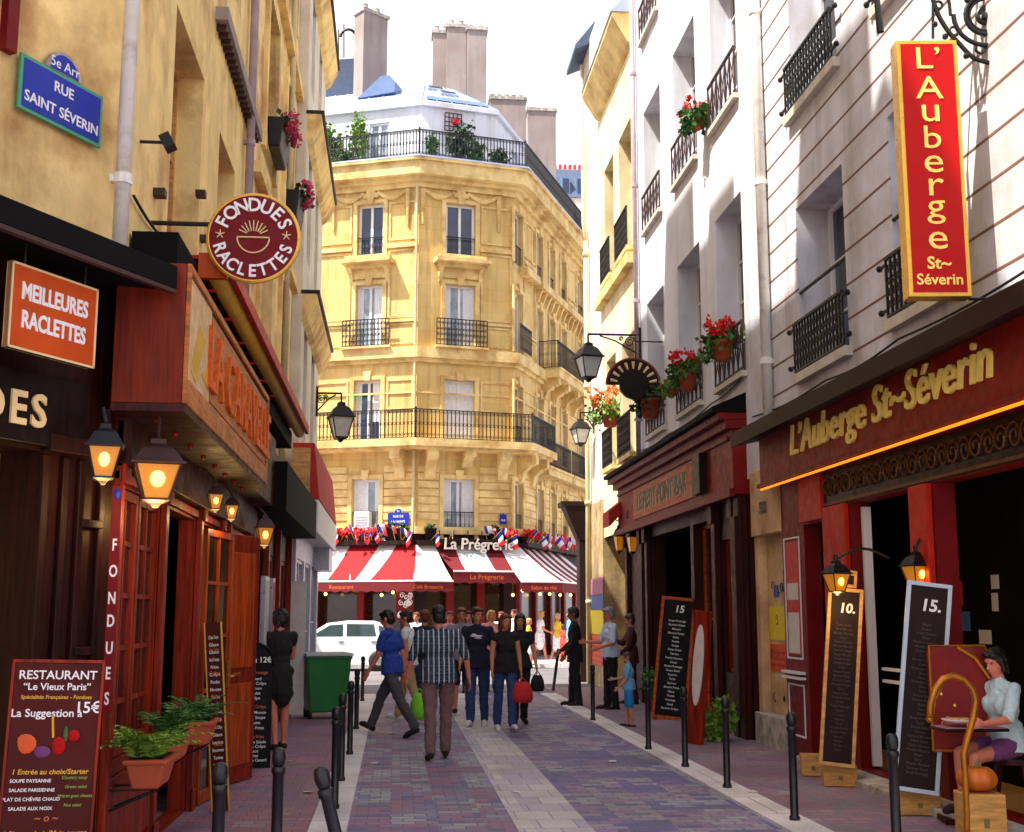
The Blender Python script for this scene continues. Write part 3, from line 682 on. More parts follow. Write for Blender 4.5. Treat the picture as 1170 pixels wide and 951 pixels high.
# chimney stacks
def chimney(blocks, z0, pots, parent=BB):
    s = MB(); cp = MB()
    for (F, u0, u1, n0, n1, zt) in blocks:
        s.box(F, u0, u1, z0, zt, n0, n1); cp.box(F, u0 - .06, u1 + .06, zt + .002, zt + .14, n0 - .06, n1 + .06)
        if pots:
            for k in range(pots): cp.lathe(Fr(F.p(u0 + (u1 - u0) * (k + .5) / pots, zt + .14, (n0 + n1) / 2), (1, 0, 0)), [(.11, 0), (.09, .3), (.11, .32)], 10)
    o = s.build('chimney', ma['chimney_render'], parent); cp.build('chimney_cap', ma['base_stone'], o)
def blk(px0, px1, ytop, Y, dep, F=WF):
    a = PY(px0, ytop, Y); b = PY(px1, ytop, Y); return (Fr((0, 0, 0), (1, 0, 0)), a.x, b.x, -Y - dep, -Y, a.z)
FC = Fr((PY(415, 60, 45.2).x, 45.2, 0), (.80, .6, 0)); zt = PY(415, 12, 45.2).z
chimney([(FC, 0, 1.15, -.62, .0, zt)], ZA + .3, 2)
chimney([blk(495, 513, 38, 48, .7), blk(511, 533, 31, 47.6, .8), blk(534, 556, 34, 47.3, 1.2)], ZA, 2)
chimney([(Fr((PY(560, 112, 50).x, 50, 0), (1, 0, 0)), 0, 1.55, -1.2, 0, PY(580, 114, 50).z)], ZC1, 5)
chimney([(Fr((PY(603, 126, 53).x, 53, 0), (1, 0, 0)), 0, 1.3, -2.0, 0, PY(620, 127, 53).z)], ZC1 - 2, 0)
s = MB()
for px, y0, y1 in ((387, 66, 34), (393, 66, 28)): a = PY(px, y0, 46); s.tube([a, PY(px, y1, 46)], .025, 5)
a = PY(398, 42, 46); s.spiral(WF.sub(a.x, a.z, -46), 0, 0, .3, .3, .4, .45, .06, 0); s.build('antenna', ma['black_iron'], BB)
s = MB(); a = PY(372, 80, 47); b = PY(402, 66, 47); s.prism(Fr((0, 47, 0), (1, 0, 0)), [(a.x, a.z - 1.6), (b.x + .3, a.z - 1.6), (b.x + .3, b.z), (a.x + .5, b.z - .1), (a.x, b.z - .6)], -2, 0); s.build('dormer', ma['slate'], roof)
# rainwater pipe at the corner
s = MB(); s.tube([F1.p(-.06, ZG, .11), F1.p(-.06, ZB3b, .11)], .05, 8); s.tube([F1.p(-.06, ZB3b, .11), F1.p(-.06, ZC0, .11)], .05, 8)
for v in (6.2, 9.6, 13.2): s.tube([F1.p(-.06, v, .11), F1.p(-.06, v + .08, .11)], .065, 8)
tag(s.build('drainpipe', ma['sand_pipe'], None, F1.p(-.06, ZG, .1)), 'pale rainwater pipe down the corner of the cream stone corner building', 'pipe')
# terrace plants
def plant(name, loc, r, n, size, mats, label, cat='plant', group=None, pot=None):
    """leafy plant in a pot: root with foliage and pot"""
    o = root(name, loc, label, cat, group); L = Vector(loc)
    if pot:
        F = Fr(loc, (1, 0, 0)); s = MB(); s.smooth = True; s.lathe(F, [(pot * .7, 0), (pot, pot * 1.5), (pot * 1.1, pot * 1.5), (pot * 1.1, pot * 1.7), (pot * .9, pot * 1.7), (pot * .85, pot * 1.5)], 14); s.build('pot', ma['terracotta'], o)
    h = (pot or 0) * 1.6
    for i, mt in enumerate(mats):
        s = MB(); rg = random.Random(hash((round(loc[0], 2), i)) & 0xffff)
        for k in range(5):
            c = L + Vector((rg.uniform(-.5, .5) * r[0], rg.uniform(-.5, .5) * r[1], h + r[2] * (.9 + rg.uniform(-.4, .5))))
            s.leaves(c, (r[0] * .6, r[1] * .6, r[2] * .6), n // 5, size, rg)
        s.build('foliage' if i == 0 else 'blossom', ma[mt], o)
    s = MB(); s.tube([L + Vector((0, 0, h * .6)), L + Vector((.02, 0, h + r[2] * .9))], [.03, .012], 5); s.build('stem', ma['stalk'], o)
    return o
AF = aw[0][0]
def tpos(px, Y, n=0): a = PY(px, 180, Y); return (a.x, Y, ZC1 + .065)
plant('terrace_shrub', tpos(368, 43.4), (.85, .55, 1.05), 900, .17, ['leaf_light'], 'bushy light green shrub at the left end of the roof terrace')
plant('terrace_shrub', tpos(404, 43.4), (.55, .45, 1.25), 560, .16, ['leaf_light'], 'tall light green shrub beside the pale blue terrace door')
plant('terrace_shrub', tpos(395, 42.7), (.4, .3, .35), 200, .13, ['leaf'], 'low shrub in a dark trough on the roof terrace railing')
plant('terrace_shrub', tpos(492, 42.8), (.3, .3, .55), 220, .14, ['leaf'], 'narrow green plant right of the corner pipe on the roof terrace', pot=.16)
plant('terrace_shrub', tpos(524, 43.0), (.62, .4, .85), 560, .15, ['leaf_dark'], 'big dark green bush below the trellis on the roof terrace', pot=.2)
plant('terrace_shrub', tpos(546, 43.2), (.4, .4, .6), 260, .15, ['leaf'], 'loose green bush between the trellis and the right terrace corner', pot=.16)
plant('terrace_shrub', tpos(570, 43.2), (.42, .35, .42), 260, .14, ['leaf_dark'], 'low dark bush at the right corner of the roof terrace', pot=.16)
o = root('wall_trellis', aw[1][0].p(1.9, ZC1 + 1.1, .03), 'square lattice trellis with a red flower pot on the white attic wall', 'trellis'); s = MB(); F = aw[1][0]; a, b = F.hit(508, 150)[0], F.hit(527, 150)[0]
va, vb = F.hit(515, 150)[1], F.hit(515, 130)[1]
for k in range(5): s.box(F, a + (b - a) * k / 4 - .014, a + (b - a) * k / 4 + .014, va, vb, .02, .045); s.box(F, a, b, va + (vb - va) * k / 4 - .014, va + (vb - va) * k / 4 + .014, .046, .06)
s.build('lattice', ma['dark_wood'], o); s = MB(); s.leaves(F.p((a + b) / 2 + .05, (va + vb) / 2, .1), (.16, .1, .14), 60, .08); s.build('flowers', ma['petal_red'], o)
# far buildings down the side street
o = root('far_building', (13.5, 80, 0), 'distant pale building with blue slate mansard and red chimney pots right of the corner building', 'building')
s = MB(); a, b = PY(630, 205, 80), PY(690, 205, 80); za = PY(655, 226, 80).z; F = Fr((0, 80, 0), (1, 0, 0)); wu = [(a.x + .6 + 1.1 * k, a.x + 1.2 + 1.1 * k, za - 4 - 3.4 * j, za - 2.4 - 3.4 * j) for k in range(3) for j in range(5)]
s.wall(F, a.x, b.x + 3, 0, za, wu, .2, 8); s.build('wall', ma['pale_plaster'], o)
for q4 in wu: window(F, q4[0], q4[1], q4[2], q4[3], o, .15, 'pane_dark', 'window_white')
s = MB(); zr = PY(655, 188, 80).z; s.frust(Fr((0, 80, 0), (1, 0, 0), (0, 0, 1)), (a.x - .1, b.x + 3, -8, .1), (a.x + .4, b.x + 3, -7, -1.0), za, zr); rr = s.build('roof', ma['slate'], o)
for k in range(3):
    s = MB(); u = a.x + 1.0 + k * 1.0; s.box(F, u - .3, u + .3, za + .2, za + 1.5, -1, .0); s.lathe(Fr(F.p(u, za + 1.5, -.5), F.N * -1, F.U.cross(F.N) * 0 + F.V), [(.1, 0), (.05, .2)], 6); d = s.build('dormer', ma['blue_zinc'], rr); MB().box(F, u - .2, u + .2, za + .35, za + 1.35, .002, .03).build('pane', ma['pane_blue'], d)
s = MB(); s.box(F, a.x + .4, a.x + 2.6, zr - .3, zr + .35, -3, -2); ch = s.build('chimney', ma['pale_plaster'], rr)
s = MB(); [s.lathe(Fr(F.p(a.x + .6 + .35 * k, zr + .35, -2.5), (1, 0, 0)), [(.13, 0), (.1, .55)], 8) for k in range(6)]; s.build('chimney_pot', ma['petal_red'], rr)
# ================================================================== LEFT ROW OF HOUSES
XLU, XL = -1.9, -1.75
FLU = Fr((XLU, 0, 0), (0, 1, 0)); FLS = Fr((XL, 0, 0), (0, 1, 0))
UA = (.47, .883, 0)
FA = Fr((XLU, 8.36, 0), UA); SA = Fr((XL, 7.78, 0), UA)
def hx(F, px, py=500, n=0): return F.hit(px, py, n)[0]
# --- house with the blue street sign
o = root('ochre_house', (-2.6, 7.2, 0), 'ochre plastered house at the angled left corner carrying the blue street sign', 'house')
s = MB(); s.wall(FA, -5, 0, 3.4, 19, [(-2.1, -1.2, 5.2, 7.2), (-2.1, -1.2, 8.8, 11)], .2, 5); s.box(FA, -5, 0, 0, 3.4, -4, -.2); s.build('wall', ma['ochre_plaster'], o)
for a, b in ((5.2, 7.2), (8.8, 11)):
    w_ = window(FA, -2.1, -1.2, a, b, o, .12, 'pane_dark', 'dark_wood'); MB().box(FA, -1.19, -1.1, a - .1, b + .1, .0, .06).build('shutter', ma['maroon_paint'], w_)
s = MB(); s.frust(FA, (-5.1, .1, -5, .25), (-5.0, 0, -4, -1.0), 19.002, 20.4); s.build('roof', ma['slate'], o)
# --- second house
def roofbox(F, u0, u1, z, parent, chim=()):
    s = MB(); s.frust(F, (u0, u1, -7, .3), (u0, u1, -5.5, -.9), z + .002, z + 1.3); r_ = s.build('roof', ma['zinc'], parent)
    for (a, b, zt) in chim:
        MB().box(F, a, b, z - .5, zt, -1.2, -.1).build('chimney', ma['chimney_render'], r_)
o = root('recessed_window_house', (XLU, 11.8, 0), 'yellow ochre house with tall deep window recesses above the wooden restaurant front', 'house')
opB = [(9.9, 11.4, 4.25, 6.78), (12.5, 13.75, 4.25, 6.7), (9.9, 11.4, 8.6, 10.9), (12.5, 13.75, 8.6, 10.9), (9.9, 11.4, 12.4, 14.6), (12.5, 13.75, 12.4, 14.6)]
s = MB(); s.wall(FLU, 8.38, 15.2, 3.4, 17.5, opB, .32, 7); s.box(FLU, 8.38, 15.2, 0, 3.4, -7, -.9); s.build('wall', ma['cream_plaster'], o)
for q4 in opB: window(FLU, *q4, o, .3, 'pane_dark', 'tan_wood', 2, 3)
s = MB(); s.box(FLU, 11.9, 15.2, 7.66, 7.8, 0, .13); s.box(FLU, 8.4, 15.2, 11.3, 11.5, 0, .2); s.each('ledge', ma['chimney_render'], o)
s = MB(); [s.box(FLU, 12 + k * .16, 12.06 + k * .16, 7.6, 7.655, .0, .1) for k in range(20)]; s.build('ledge_teeth', ma['rust_iron'], o)
s = MB(); [s.box(FLU, hx(FLU, a, b) - .05, hx(FLU, a, b) + .05, FLU.hit(a, b)[1] - .03, FLU.hit(a, b)[1] + .03, 0, .09) for a, b in ((176, 221), (224, 222), (229, 273))]; s.each('wall_hook', ma['rust_iron'], o)
roofbox(FLU, 8.38, 15.2, 17.5, o, ((8.5, 10.6, 20.6), (13.6, 15.0, 20.6)))
# --- third house
o = root('geranium_house', (XLU, 18.4, 0), 'narrow ochre house with dark window boxes of pink geraniums on the left', 'house')
opC = [(a, b, c, d) for (c, d) in ((4.7, 7.0), (8.0, 10.35), (11.8, 14), (15.2, 17.2)) for (a, b) in ((16.35, 17.7), (19.3, 20.6))]
s = MB(); s.wall(FLU, 15.21, 21.6, 3.4, 19.4, opC, .3, 7); s.box(FLU, 15.21, 21.6, 0, 3.4, -7, -.9); s.build('wall', ma['ochre_plaster'], o)
for q4 in opC: window(FLU, *q4, o, .28, 'pane_dark', 'tan_wood', 2, 3)
s = MB()
for q4 in opC:
    a, b, c, d = q4; s.box(FLU, a - .2, a - .003, c, d + .15, 0, .06); s.box(FLU, b + .003, b + .2, c, d + .15, 0, .06); s.box(FLU, a - .003, b + .003, d + .003, d + .15, 0, .055)
s.box(FLU, 15.3, 21.5, 7.3, 7.45, 0, .12); s.box(FLU, 15.3, 21.5, 10.9, 11.05, 0, .12); s.build('stone_trim', ma['cream_plaster'], o)
roofbox(FLU, 15.21, 21.6, 19.4, o, ((16, 18, 21.4),))
# --- last house
XD = -1.72; FD_ = Fr((XD, 0, 0), (0, 1, 0)); YD = 26.7
o = root('pale_corner_house', (XD, 24, 0), 'pale plastered house with projecting ledges at the far left corner of the lane', 'house')
opD = [(a, b, c, d) for (c, d) in ((4.9, 7.0), (8.2, 10.3), (11.6, 13.5)) for (a, b) in ((22.3, 23.2), (24.4, 25.3))]
s = MB(); s.wall(FD_, 21.61, YD, 3.2, 14.0, opD, .25, 8); s.box(FD_, 21.61, YD, 0, 3.2, -8, -.9); s.build('wall', ma['pale_plaster'], o)
for q4 in opD: window(FD_, *q4, o, .22, 'pane_curtain', 'window_white', 2, 2)
s = MB()
for zc in (7.35, 10.75, 13.95):
    F = Fr((XD, 21.61, 0), (1, 0, 0), (0, 0, 1), (0, -1, 0)); s.prism(F, [(0, zc - .5), (.1, zc - .42), (.26, zc - .1), (.26, zc), (0, zc)], -(YD - 21.61) - .0, 0)
s.each('ledge', ma['cream_plaster'], o)
s = MB()
for zc in (7.35, 10.75, 13.95): s.box(FD_, 21.6, YD + .02, zc + .002, zc + .07, -.02, .31)
s.each('ledge_flashing', ma['black_iron'], o)
s = MB(); s.frust(FD_, (21.61, YD, -8, .1), (21.61, YD - .8, -5.5, -1.0), 14.03, 15.0); s.build('roof', ma['zinc'], o)
# --- pipes
def pipe(F, px, y, v0, v1, r, m, label, n=.08):
    u = hx(F, px, y); s = MB(); s.smooth = True; s.tube([F.p(u, v0, n), F.p(u, v1, n)], r, 10); s.smooth = False
    k = v0 + .8
    while k < v1: s.tube([F.p(u, k, n), F.p(u, k + .07, n)], r * 1.22, 10); s.box(F, u - r * .6, u + r * .6, k + .01, k + .06, -.01 - (0), n); k += 2.4
    return tag(s.build('drainpipe', ma[m], None, F.p(u, v0, n)), label, 'pipe')
pipe(FLU, 131, 150, 3.7, 18.3, .05, 'white_pipe', 'flaking white painted downpipe beside the blue street sign', .07)
pipe(FLU, 280, 120, 4.1, 18.3, .05, 'zinc_pipe', 'grey zinc downpipe behind the round fondue sign')
pipe(FLU, 327, 150, 4.0, 20, .05, 'sand_pipe', 'cream downpipe left of the ledged pale house on the left side')
o = root('floodlight', FLU.p(8.75, 5.1, .15), 'small black floodlight on the wall beside the white painted pipe', 'floodlight'); s = MB(); F = FLU.tilt(8.75, 5.1, .2, .5); s.box(F, -.06, .06, -.055, .055, -.04, .04); s.build('housing', ma['black_iron'], o)
s = MB(); s.tube([FLU.p(8.75, 5.1, 0), FLU.p(8.75, 5.1, .17)], .012, 6); s.build('bracket', ma['black_iron'], o)
# --- angled near restaurant front
A_ = root('corner_restaurant_front', (-2.2, 7.0, 0), 'dark wooden restaurant front under a black canopy at the near left corner', 'shopfront')
s = MB(); s.wall(SA, -4, 0, .0, 3.9, [(-3.4, -.62, .05, 2.62)], .3, 0); s.box(SA, -4, 0, 0, 3.9, -1.2, -.95); s.build('facade', ma['near_wood'], A_, bevel=.008)
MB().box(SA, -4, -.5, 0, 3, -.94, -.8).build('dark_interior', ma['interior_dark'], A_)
s = MB()
for u in (-.60, -.44, -.3, -.12): s.box(SA, u - .025, u + .025, .1, 2.6, .002, .035)
for v in (1.45, 2.2): s.box(SA, -.3, -.12, v, v + .05, .002, .05)
s.box(SA, -.62, 0, 2.62, 2.72, .0, .08); s.box(SA, -.62, 0, .0, .12, .0, .05); s.each('post_moulding', ma['near_wood'], A_, bevel=.006)
s = MB(); s.box(SA, -4, -.35, 2.64, 3.05, .0, .07); fas = s.build('fascia', ma['black_wood'], A_, bevel=.006)
s = MB(); u_, v_ = SA.hit(52, 489, .08); glyphs(s, SA, 'GRILLADES', .26, u_, v_, .08, .008, 'RIGHT', bold=.006, space=1.25); s.build('lettering', ma['cream_letter'], fas)
s = MB(); SAc = SA; s.prism(Fr(SA.p(0, 0, 0), SA.N, SA.V, -SA.U), [(-.3, 3.72), (.5, 3.66), (.5, 3.8), (-.3, 4.05)], .1, 4); s.build('canopy', ma['black_cloth'], A_)
MB().box(SA, -4, -.1, 3.63, 3.655, .46, .5).build('canopy_edge', ma['rust_iron'], A_)
# --- long restaurant front with glazed doors
B_ = root('fondue_restaurant_front', (XL, 11.2, 0), 'red brown wooden restaurant front with small paned windows and open glazed door on the left', 'shopfront')
zt = 2.9
ops_ = [(7.95, 9.35, .78, 2.5), (9.5, 11.0, .05, 2.5), (11.25, 12.2, .05, 2.5), (13.0, 14.5, .9, 2.5)]
s = MB(); s.wall(FLS, 7.8, 14.8, 0, 3.7, ops_, .14, 0); s.box(FLS, 7.8, 14.8, 0, 3.7, -1.2, -1.0); s.build('facade', ma['red_wood'], B_, bevel=.006)
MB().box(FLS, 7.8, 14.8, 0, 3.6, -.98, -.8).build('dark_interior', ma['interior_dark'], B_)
def casement(F, u0, u1, v0, v1, par, rows, cols, m='red_wood', pane='pane_amber', n=-.06, name='window'):
    s = MB(); t_ = .06; s.box(F, u0, u1, v1 - t_, v1, n, n + .05).box(F, u0, u1, v0, v0 + t_ * 1.6, n, n + .05).box(F, u0, u0 + t_, v0, v1, n, n + .051).box(F, u1 - t_, u1, v0, v1, n, n + .051)
    for i in range(1, cols): c = u0 + (u1 - u0) * i / cols; s.box(F, c - .016, c + .016, v0 + t_, v1 - t_, n, n + .04)
    for j in range(1, rows): c = v0 + (v1 - v0) * j / rows; s.box(F, u0 + t_, u1 - t_, c - .016, c + .016, n, n + .038)
    o = s.build(name, ma[m], par); MB().box(F, u0 + .02, u1 - .02, v0 + .02, v1 - .02, n + .005, n + .015).build('pane', ma[pane], o); return o
casement(FLS, 7.96, 8.62, .79, 2.49, B_, 5, 2, pane='pane_dark'); casement(FLS, 8.66, 9.34, .79, 2.49, B_, 5, 2)
casement(FLS, 13.02, 14.48, .92, 2.49, B_, 4, 3)
s = MB()
for u in (7.86, 9.42, 11.12, 12.4, 12.85, 14.65): s.box(FLS, u - .06, u + .06, .0, zt, .002, .05); s.box(FLS, u - .075, u + .075, 0, .2, .05, .07); s.box(FLS, u - .075, u + .075, 2.5, 2.62, .05, .08)
s.box(FLS, 7.8, 14.8, 2.52, 2.58, .003, .04); s.box(FLS, 8.0, 9.3, .2, .68, .003, .03); s.box(FLS, 13.0, 14.4, .2, .75, .003, .03); s.each('pilaster', ma['red_wood'], B_, bevel=.006)
dF = Fr(FLS.p(11.3, 0, .02), (math.sin(R(8)), math.cos(R(8)), 0)); d_ = casement(dF, 0, .9, .04, 2.45, B_, 5, 2, 'door_wood', 'pane_black', .0, 'door')
s = MB(); s.box(dF, .78, .88, 1.0, 1.25, .052, .062); s.tube([dF.p(.83, 1.1, .06), dF.p(.83, 1.1, .1), dF.p(.7, 1.1, .1)], .012, 6); s.build('handle', ma['gilded_brass'], d_)
dF = Fr(FLS.p(12.42, 0, .04), (math.sin(R(20)), math.cos(R(20)), 0)); d_ = MB().box(dF, 0, .75, .04, 2.48, 0, .045).build('door', ma['red_wood'], B_, bevel=.006); s = MB(); s.box(dF, .1, .65, .2, 1.0, .046, .058); s.box(dF, .1, .65, 1.15, 2.3, .046, .058); s.each('door_panel', ma['door_wood'], d_, bevel=.008)
s = MB(); s.tube([dF.p(.1, 1.1, .06), dF.p(.1, 1.1, .12), dF.p(.24, 1.1, .12)], .014, 6); s.box(dF, .07, .13, .95, 1.25, .059, .068); s.build('handle', ma['gilded_brass'], d_)
s = MB(); s.box(FLS, 7.8, 14.8, 2.6, 2.95, .003, .1); s.box(FLS, 12.4, 14.9, 2.95, 3.75, .003, .3); s.each('upper_panel', ma['dark_wood'], B_, bevel=.006)
# --- projecting orange sign box
S_ = root('sign_box', (-1.5, 9.9, 2.97), 'long projecting orange red sign box with carved letters above the restaurant door', 'sign')
FB = Fr((-1.31, 0, 0), (0, 1, 0)); b0, b1_, zb, zt_ = 7.52, 12.35, 2.96, 3.84
s = MB(); s.box(FB, b0, b1_, zb, zt_, -.42, 0); s.build('box', ma['box_brown'], S_, bevel=.006)
s = MB(); s.box(FB, b0, b1_, zb, zb + .16, .002, .03); s.box(FB, b0, b1_, zt_ - .05, zt_, .002, .03); s.box(FB, b1_ - .06, b1_, zb + .16, zt_ - .05, .002, .03); s.box(FB, b0, b0 + .03, zb + .16, zt_ - .05, .002, .03); s.build('frame', ma['board_tan'], S_, bevel=.005)
MB().box(FB, b0 + .04, b0 + 1.0, zb + .17, zt_ - .06, .002, .012).build('painted_panel', ma['panel_cream'], S_)
s = MB(); s.prism(FB, [(b0 + .2, zb + .25), (b0 + .4, zb + .2), (b0 + .75, zb + .55), (b0 + .5, zb + .6)], .013, .016); s.prism(FB, [(b0 + .62, zb + .3), (b0 + .92, zb + .25), (b0 + .9, zb + .4)], .013, .016); s.each('painted_motif', ma['awning_yellow'], S_)
s = MB(); s.box(FB, b0 + 1.05, b1_ - .1, zb + .19, zt_ - .08, .002, .012); s.build('carved_board', ma['board_tan'], S_)
s = MB(); glyphs(s, FB, 'LA CARAVELLE', .62, (b0 + b1_ + 1) / 2, zb + .27, .014, .025, 'CENTER', bold=.006, sx=1.0); q_ = s.build('lettering', ma['carved_wood'], S_)
MB().box(FB, b0, b1_, zb - .05, zb - .002, -.42, .02).build('soffit', ma['dark_wood'], S_)
s = MB()
for k in range(8): s.ell((-1.5, b0 + .3 + k * .62, zb - .06), (.022, .022, .02), 8)
s.each('soffit_light', ma['light_red'], S_)
# --- rolled awning above the box
o = root('rolled_awning', (-1.5, 12, 4.2), 'rolled yellow awning in a red casing above the orange sign box', 'awning')
y0, y1 = 9.5, 18.4
s = MB(); s.smooth = True; s.tube([(-1.45, y0, 4.36), (-1.45, y1, 4.36)], .075, 12); s.build('roll', ma['awning_yellow'], o)
s = MB(); s.box(Fr((0, 0, 0), (0, 1, 0)), y0 - .05, y1, 4.34, 4.46, -1.36, -1.31); s.box(Fr((0, 0, 0), (0, 1, 0)), y0 - .05, y1, 4.43, 4.46, -1.9, -1.36); s.build('casing', ma['red_paint'], o)
s = MB(); s.box(Fr((0, 0, 0), (0, 1, 0)), y0 - .12, y0 - .055, 4.26, 4.46, -1.55, -1.33); s.build('end_cap', ma['sign_orange'], o)
s = MB(); s.box(Fr((0, 0, 0), (0, 1, 0)), y0 - .95, y1, 4.12, 4.36, -1.88, -1.56); s.build('housing', ma['black_cloth'], o)
sp0 = None
for k in range(6):
    if sp0 is None:
        sp0 = proto('spotlight', 'red spotlight on a short arm between orange sign box and rolled awning', 'spotlight', 'red spotlights above the orange sign box')
        s = MB(); s.tube([(-.45, 0, .0), (0, 0, 0)], .012, 6); s.build('arm', ma['red_paint'], sp0)
        s = MB(); s.lathe(Fr((-.3, 0, -.13), (1, 0, 0)), [(.05, 0), (.055, .05), (.035, .12), (.02, .13)], 10); s.build('shade', ma['red_paint'], sp0); p = sp0
    else: p = copy_tree(sp0)
    p.location = (-1.42, 9.55 + k * .95, 4.2)
# --- second left front and silver front
C_ = root('dark_red_shopfront', (XL, 17.6, 0), 'dark red shopfront with lit menu cases behind the woman in black', 'shopfront')
opc = [(15.2, 16.4, .9, 2.5), (16.9, 18.0, .1, 2.5), (18.6, 20.0, .9, 2.5)]
s = MB(); s.wall(FLS, 14.81, 20.5, 0, 4.0, opc, .12, 0); s.box(FLS, 14.81, 20.5, 0, 4, -1.2, -1.0); s.build('facade', ma['dark_wood'], C_, bevel=.006)
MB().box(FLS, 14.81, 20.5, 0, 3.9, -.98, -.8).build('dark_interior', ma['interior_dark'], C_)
casement(FLS, 15.21, 16.39, .92, 2.49, C_, 2, 2, 'red_wood', 'pane_amber'); casement(FLS, 18.61, 19.99, .92, 2.49, C_, 2, 2, 'red_wood', 'pane_amber'); casement(FLS, 16.91, 17.99, .12, 2.49, C_, 3, 1, 'red_wood', 'pane_black', name='door')
s = MB(); [s.box(FLS, u - .08, u + .08, 0, 2.9, .002, .09) for u in (14.95, 16.65, 18.3, 20.3)]; s.each('pilaster', ma['red_wood'], C_, bevel=.008)
s = MB(); s.box(FLS, 14.85, 20.5, 2.9, 3.5, .0, .45); s.build('black_awning_box', ma['black_cloth'], C_, bevel=.01)
for u, mt, w_ in ((15.8, 'paper', .5), (16.68, 'poster_red', .3)):
    q_ = MB().box(FLS, u - w_ / 2, u + w_ / 2, .75, 2.15, .1, .16).build('menu_case', ma['grey_alu'], C_, bevel=.006); MB().box(FLS, u - w_ / 2 + .04, u + w_ / 2 - .04, .8, 2.1, .161, .166).build('menu_sheet', ma[mt], q_)
q_ = MB().box(Fr((0, 20.3, 0), (1, 0, 0)), -1.72, -1.42, .1, 2.2, -.03, .03).build('white_panel', ma['paper'], C_)
XS = -1.62; FS = Fr((XS, 0, 0), (0, 1, 0))
D_ = root('silver_shopfront', (XS, 23.5, 0), 'silver aluminium shopfront with red sign board at the far left corner', 'shopfront')
opd = [(20.8, 22.4, .4, 2.6), (22.7, 24.2, .1, 2.6), (24.5, 26.3, .4, 2.6)]
s = MB(); s.wall(FS, 20.52, YD - .02, 0, 3.0, opd, .1, .2); s.build('facade', ma['grey_alu'], D_, bevel=.006)
for q4 in opd: window(FS, *q4, D_, .09, 'pane_dark', 'grey_alu', 2, 2, .06)
s = MB(); s.box(FS, 20.52, YD - .02, 3.0, 3.55, -.1, .35); s.build('white_fascia', ma['white_paint'], D_, bevel=.01)
s = MB(); s.prism(Fr((XS, 20.52, 0), (1, 0, 0)), [(-.1, 3.56), (.36, 3.56), (.26, 4.5), (-.1, 4.5)], -(YD - 20.6), 0); s.build('red_sign_board', ma['fabric_red'], D_)
s = MB(); s.box(FS, 20.4, 20.6, 2.9, 4.4, -.1, .2); s.build('end_panel', ma['tan_wood'], D_)
s = MB(); s.box(FS, 25.2, YD - .04, 2.55, 3.0, .0, .3); s.build('corner_box', ma['grey_alu'], D_)
# ================================================================== RIGHT ROW
XR = 4.8; FR = Fr((XR, 0, 0), (0, -1, 0))
def RY(a, b): return (-b, -a)                                           # Y range to u range
def rw(F, ops_, par, dep, pane='pane_dark', fr='window_white', rows=3, cols=2, fw=.06): return [window(F, a, b, c, d, par, dep, pane, fr, cols, rows, fw) for a, b, c, d in ops_]
# --- house over the red restaurant
o = root('white_stone_house', (XR, 11.5, 0), 'pale stone house with brown horizontal joints above the red restaurant on the right', 'house')
opA = [(-13.95, -12.4, 4.5, 6.55), (-11.15, -9.85, 4.5, 6.55), (-13.95, -12.4, 7.75, 10.1), (-11.15, -9.85, 7.75, 10.1), (-13.95, -12.4, 11.6, 13.8), (-11.15, -9.85, 11.6, 13.8)]
s = MB(); s.wall(FR, -16.1, -6.0, 3.5, 16.5, opA, .48, 7); s.box(FR, -16.1, -6, 0, 3.5, -7, -1.3); s.build('wall', ma['auberge_stone'], o)
j = MB()
for k in range(32):
    v = 4.05 + k * .375
    segs = [-15.55]
    for (a, b) in sorted({(q4[0], q4[1]) for q4 in opA if q4[2] < v < q4[3] + .02}): segs += [a, b]
    segs.append(-6.0)
    for a, b in zip(segs[::2], segs[1::2]): j.box(FR, a, b, v - .012, v + .012, -.01, .003)
j.build('stone_joint', ma['stone_joint'], o)
for q4, w_ in zip(opA, rw(FR, opA, o, .46)):
    a, b, c, d = q4; m = MB(); railing(m, FR, a - .03, b + .03, c + .02, c + .62, .07, .1, .011, 'lace', ends=.0)
    for u in (a - .1, b + .1):
        for v in (c + .1, c + .55): m.tube([FR.p(u - .07, v, .07), FR.p(u + .07, v, .07)], .018, 5); m.ell(FR.p(u + (.09 if u > (a + b) / 2 else -.09), v, .07), .035, 6)
    if c < 5: m.tube([FR.p(a, c + 1.0, -.02), FR.p(b, c + 1.0, -.02)], .022, 6)
    m.build('railing', ma['black_iron'], w_); MB().box(FR, a - .1, b + .1, c - .11, c - .003, -.1, .09).build('sill', ma['off_white'], w_)
roofbox(FR, -16.1, -6, 16.5, o)
pipe(FR, 879, 300, 4.05, 16.4, .07, 'white_pipe', 'thick white downpipe between the white plaster house and the stone house')
# --- white plaster house
o = root('white_plaster_house', (XR, 20, 0), 'smooth white plastered house with flower filled window railings above the wooden bar', 'house')
cw = [(16.25, 17.65), (18.65, 20.2), (21.3, 22.8)]
opW = [(*RY(a, b), c, d) for (a, b) in cw for (c, d) in ((5.0, 7.6), (9.05, 11.5), (13, 15.2))]
s = MB(); s.wall(FR, -23.8, -16.11, 3.5, 17, opW, .4, 7); s.box(FR, -23.8, -16.11, 0, 3.5, -7, -1.3); s.build('wall', ma['white_plaster'], o)
for q4, w_ in zip(opW, rw(FR, opW, o, .38, rows=4)):
    a, b, c, d = q4; m = MB()
    railing(m, FR, a - .04, b + .04, c + .03, c + .72, .05, .24, .012, 'cross', ends=.0); m.build('railing', ma['rust_iron'], w_); MB().box(FR, a - .06, b + .06, c - .08, c - .003, -.1, .09).build('sill', ma['off_white'], w_)
roofbox(FR, -23.8, -16.11, 17, o)
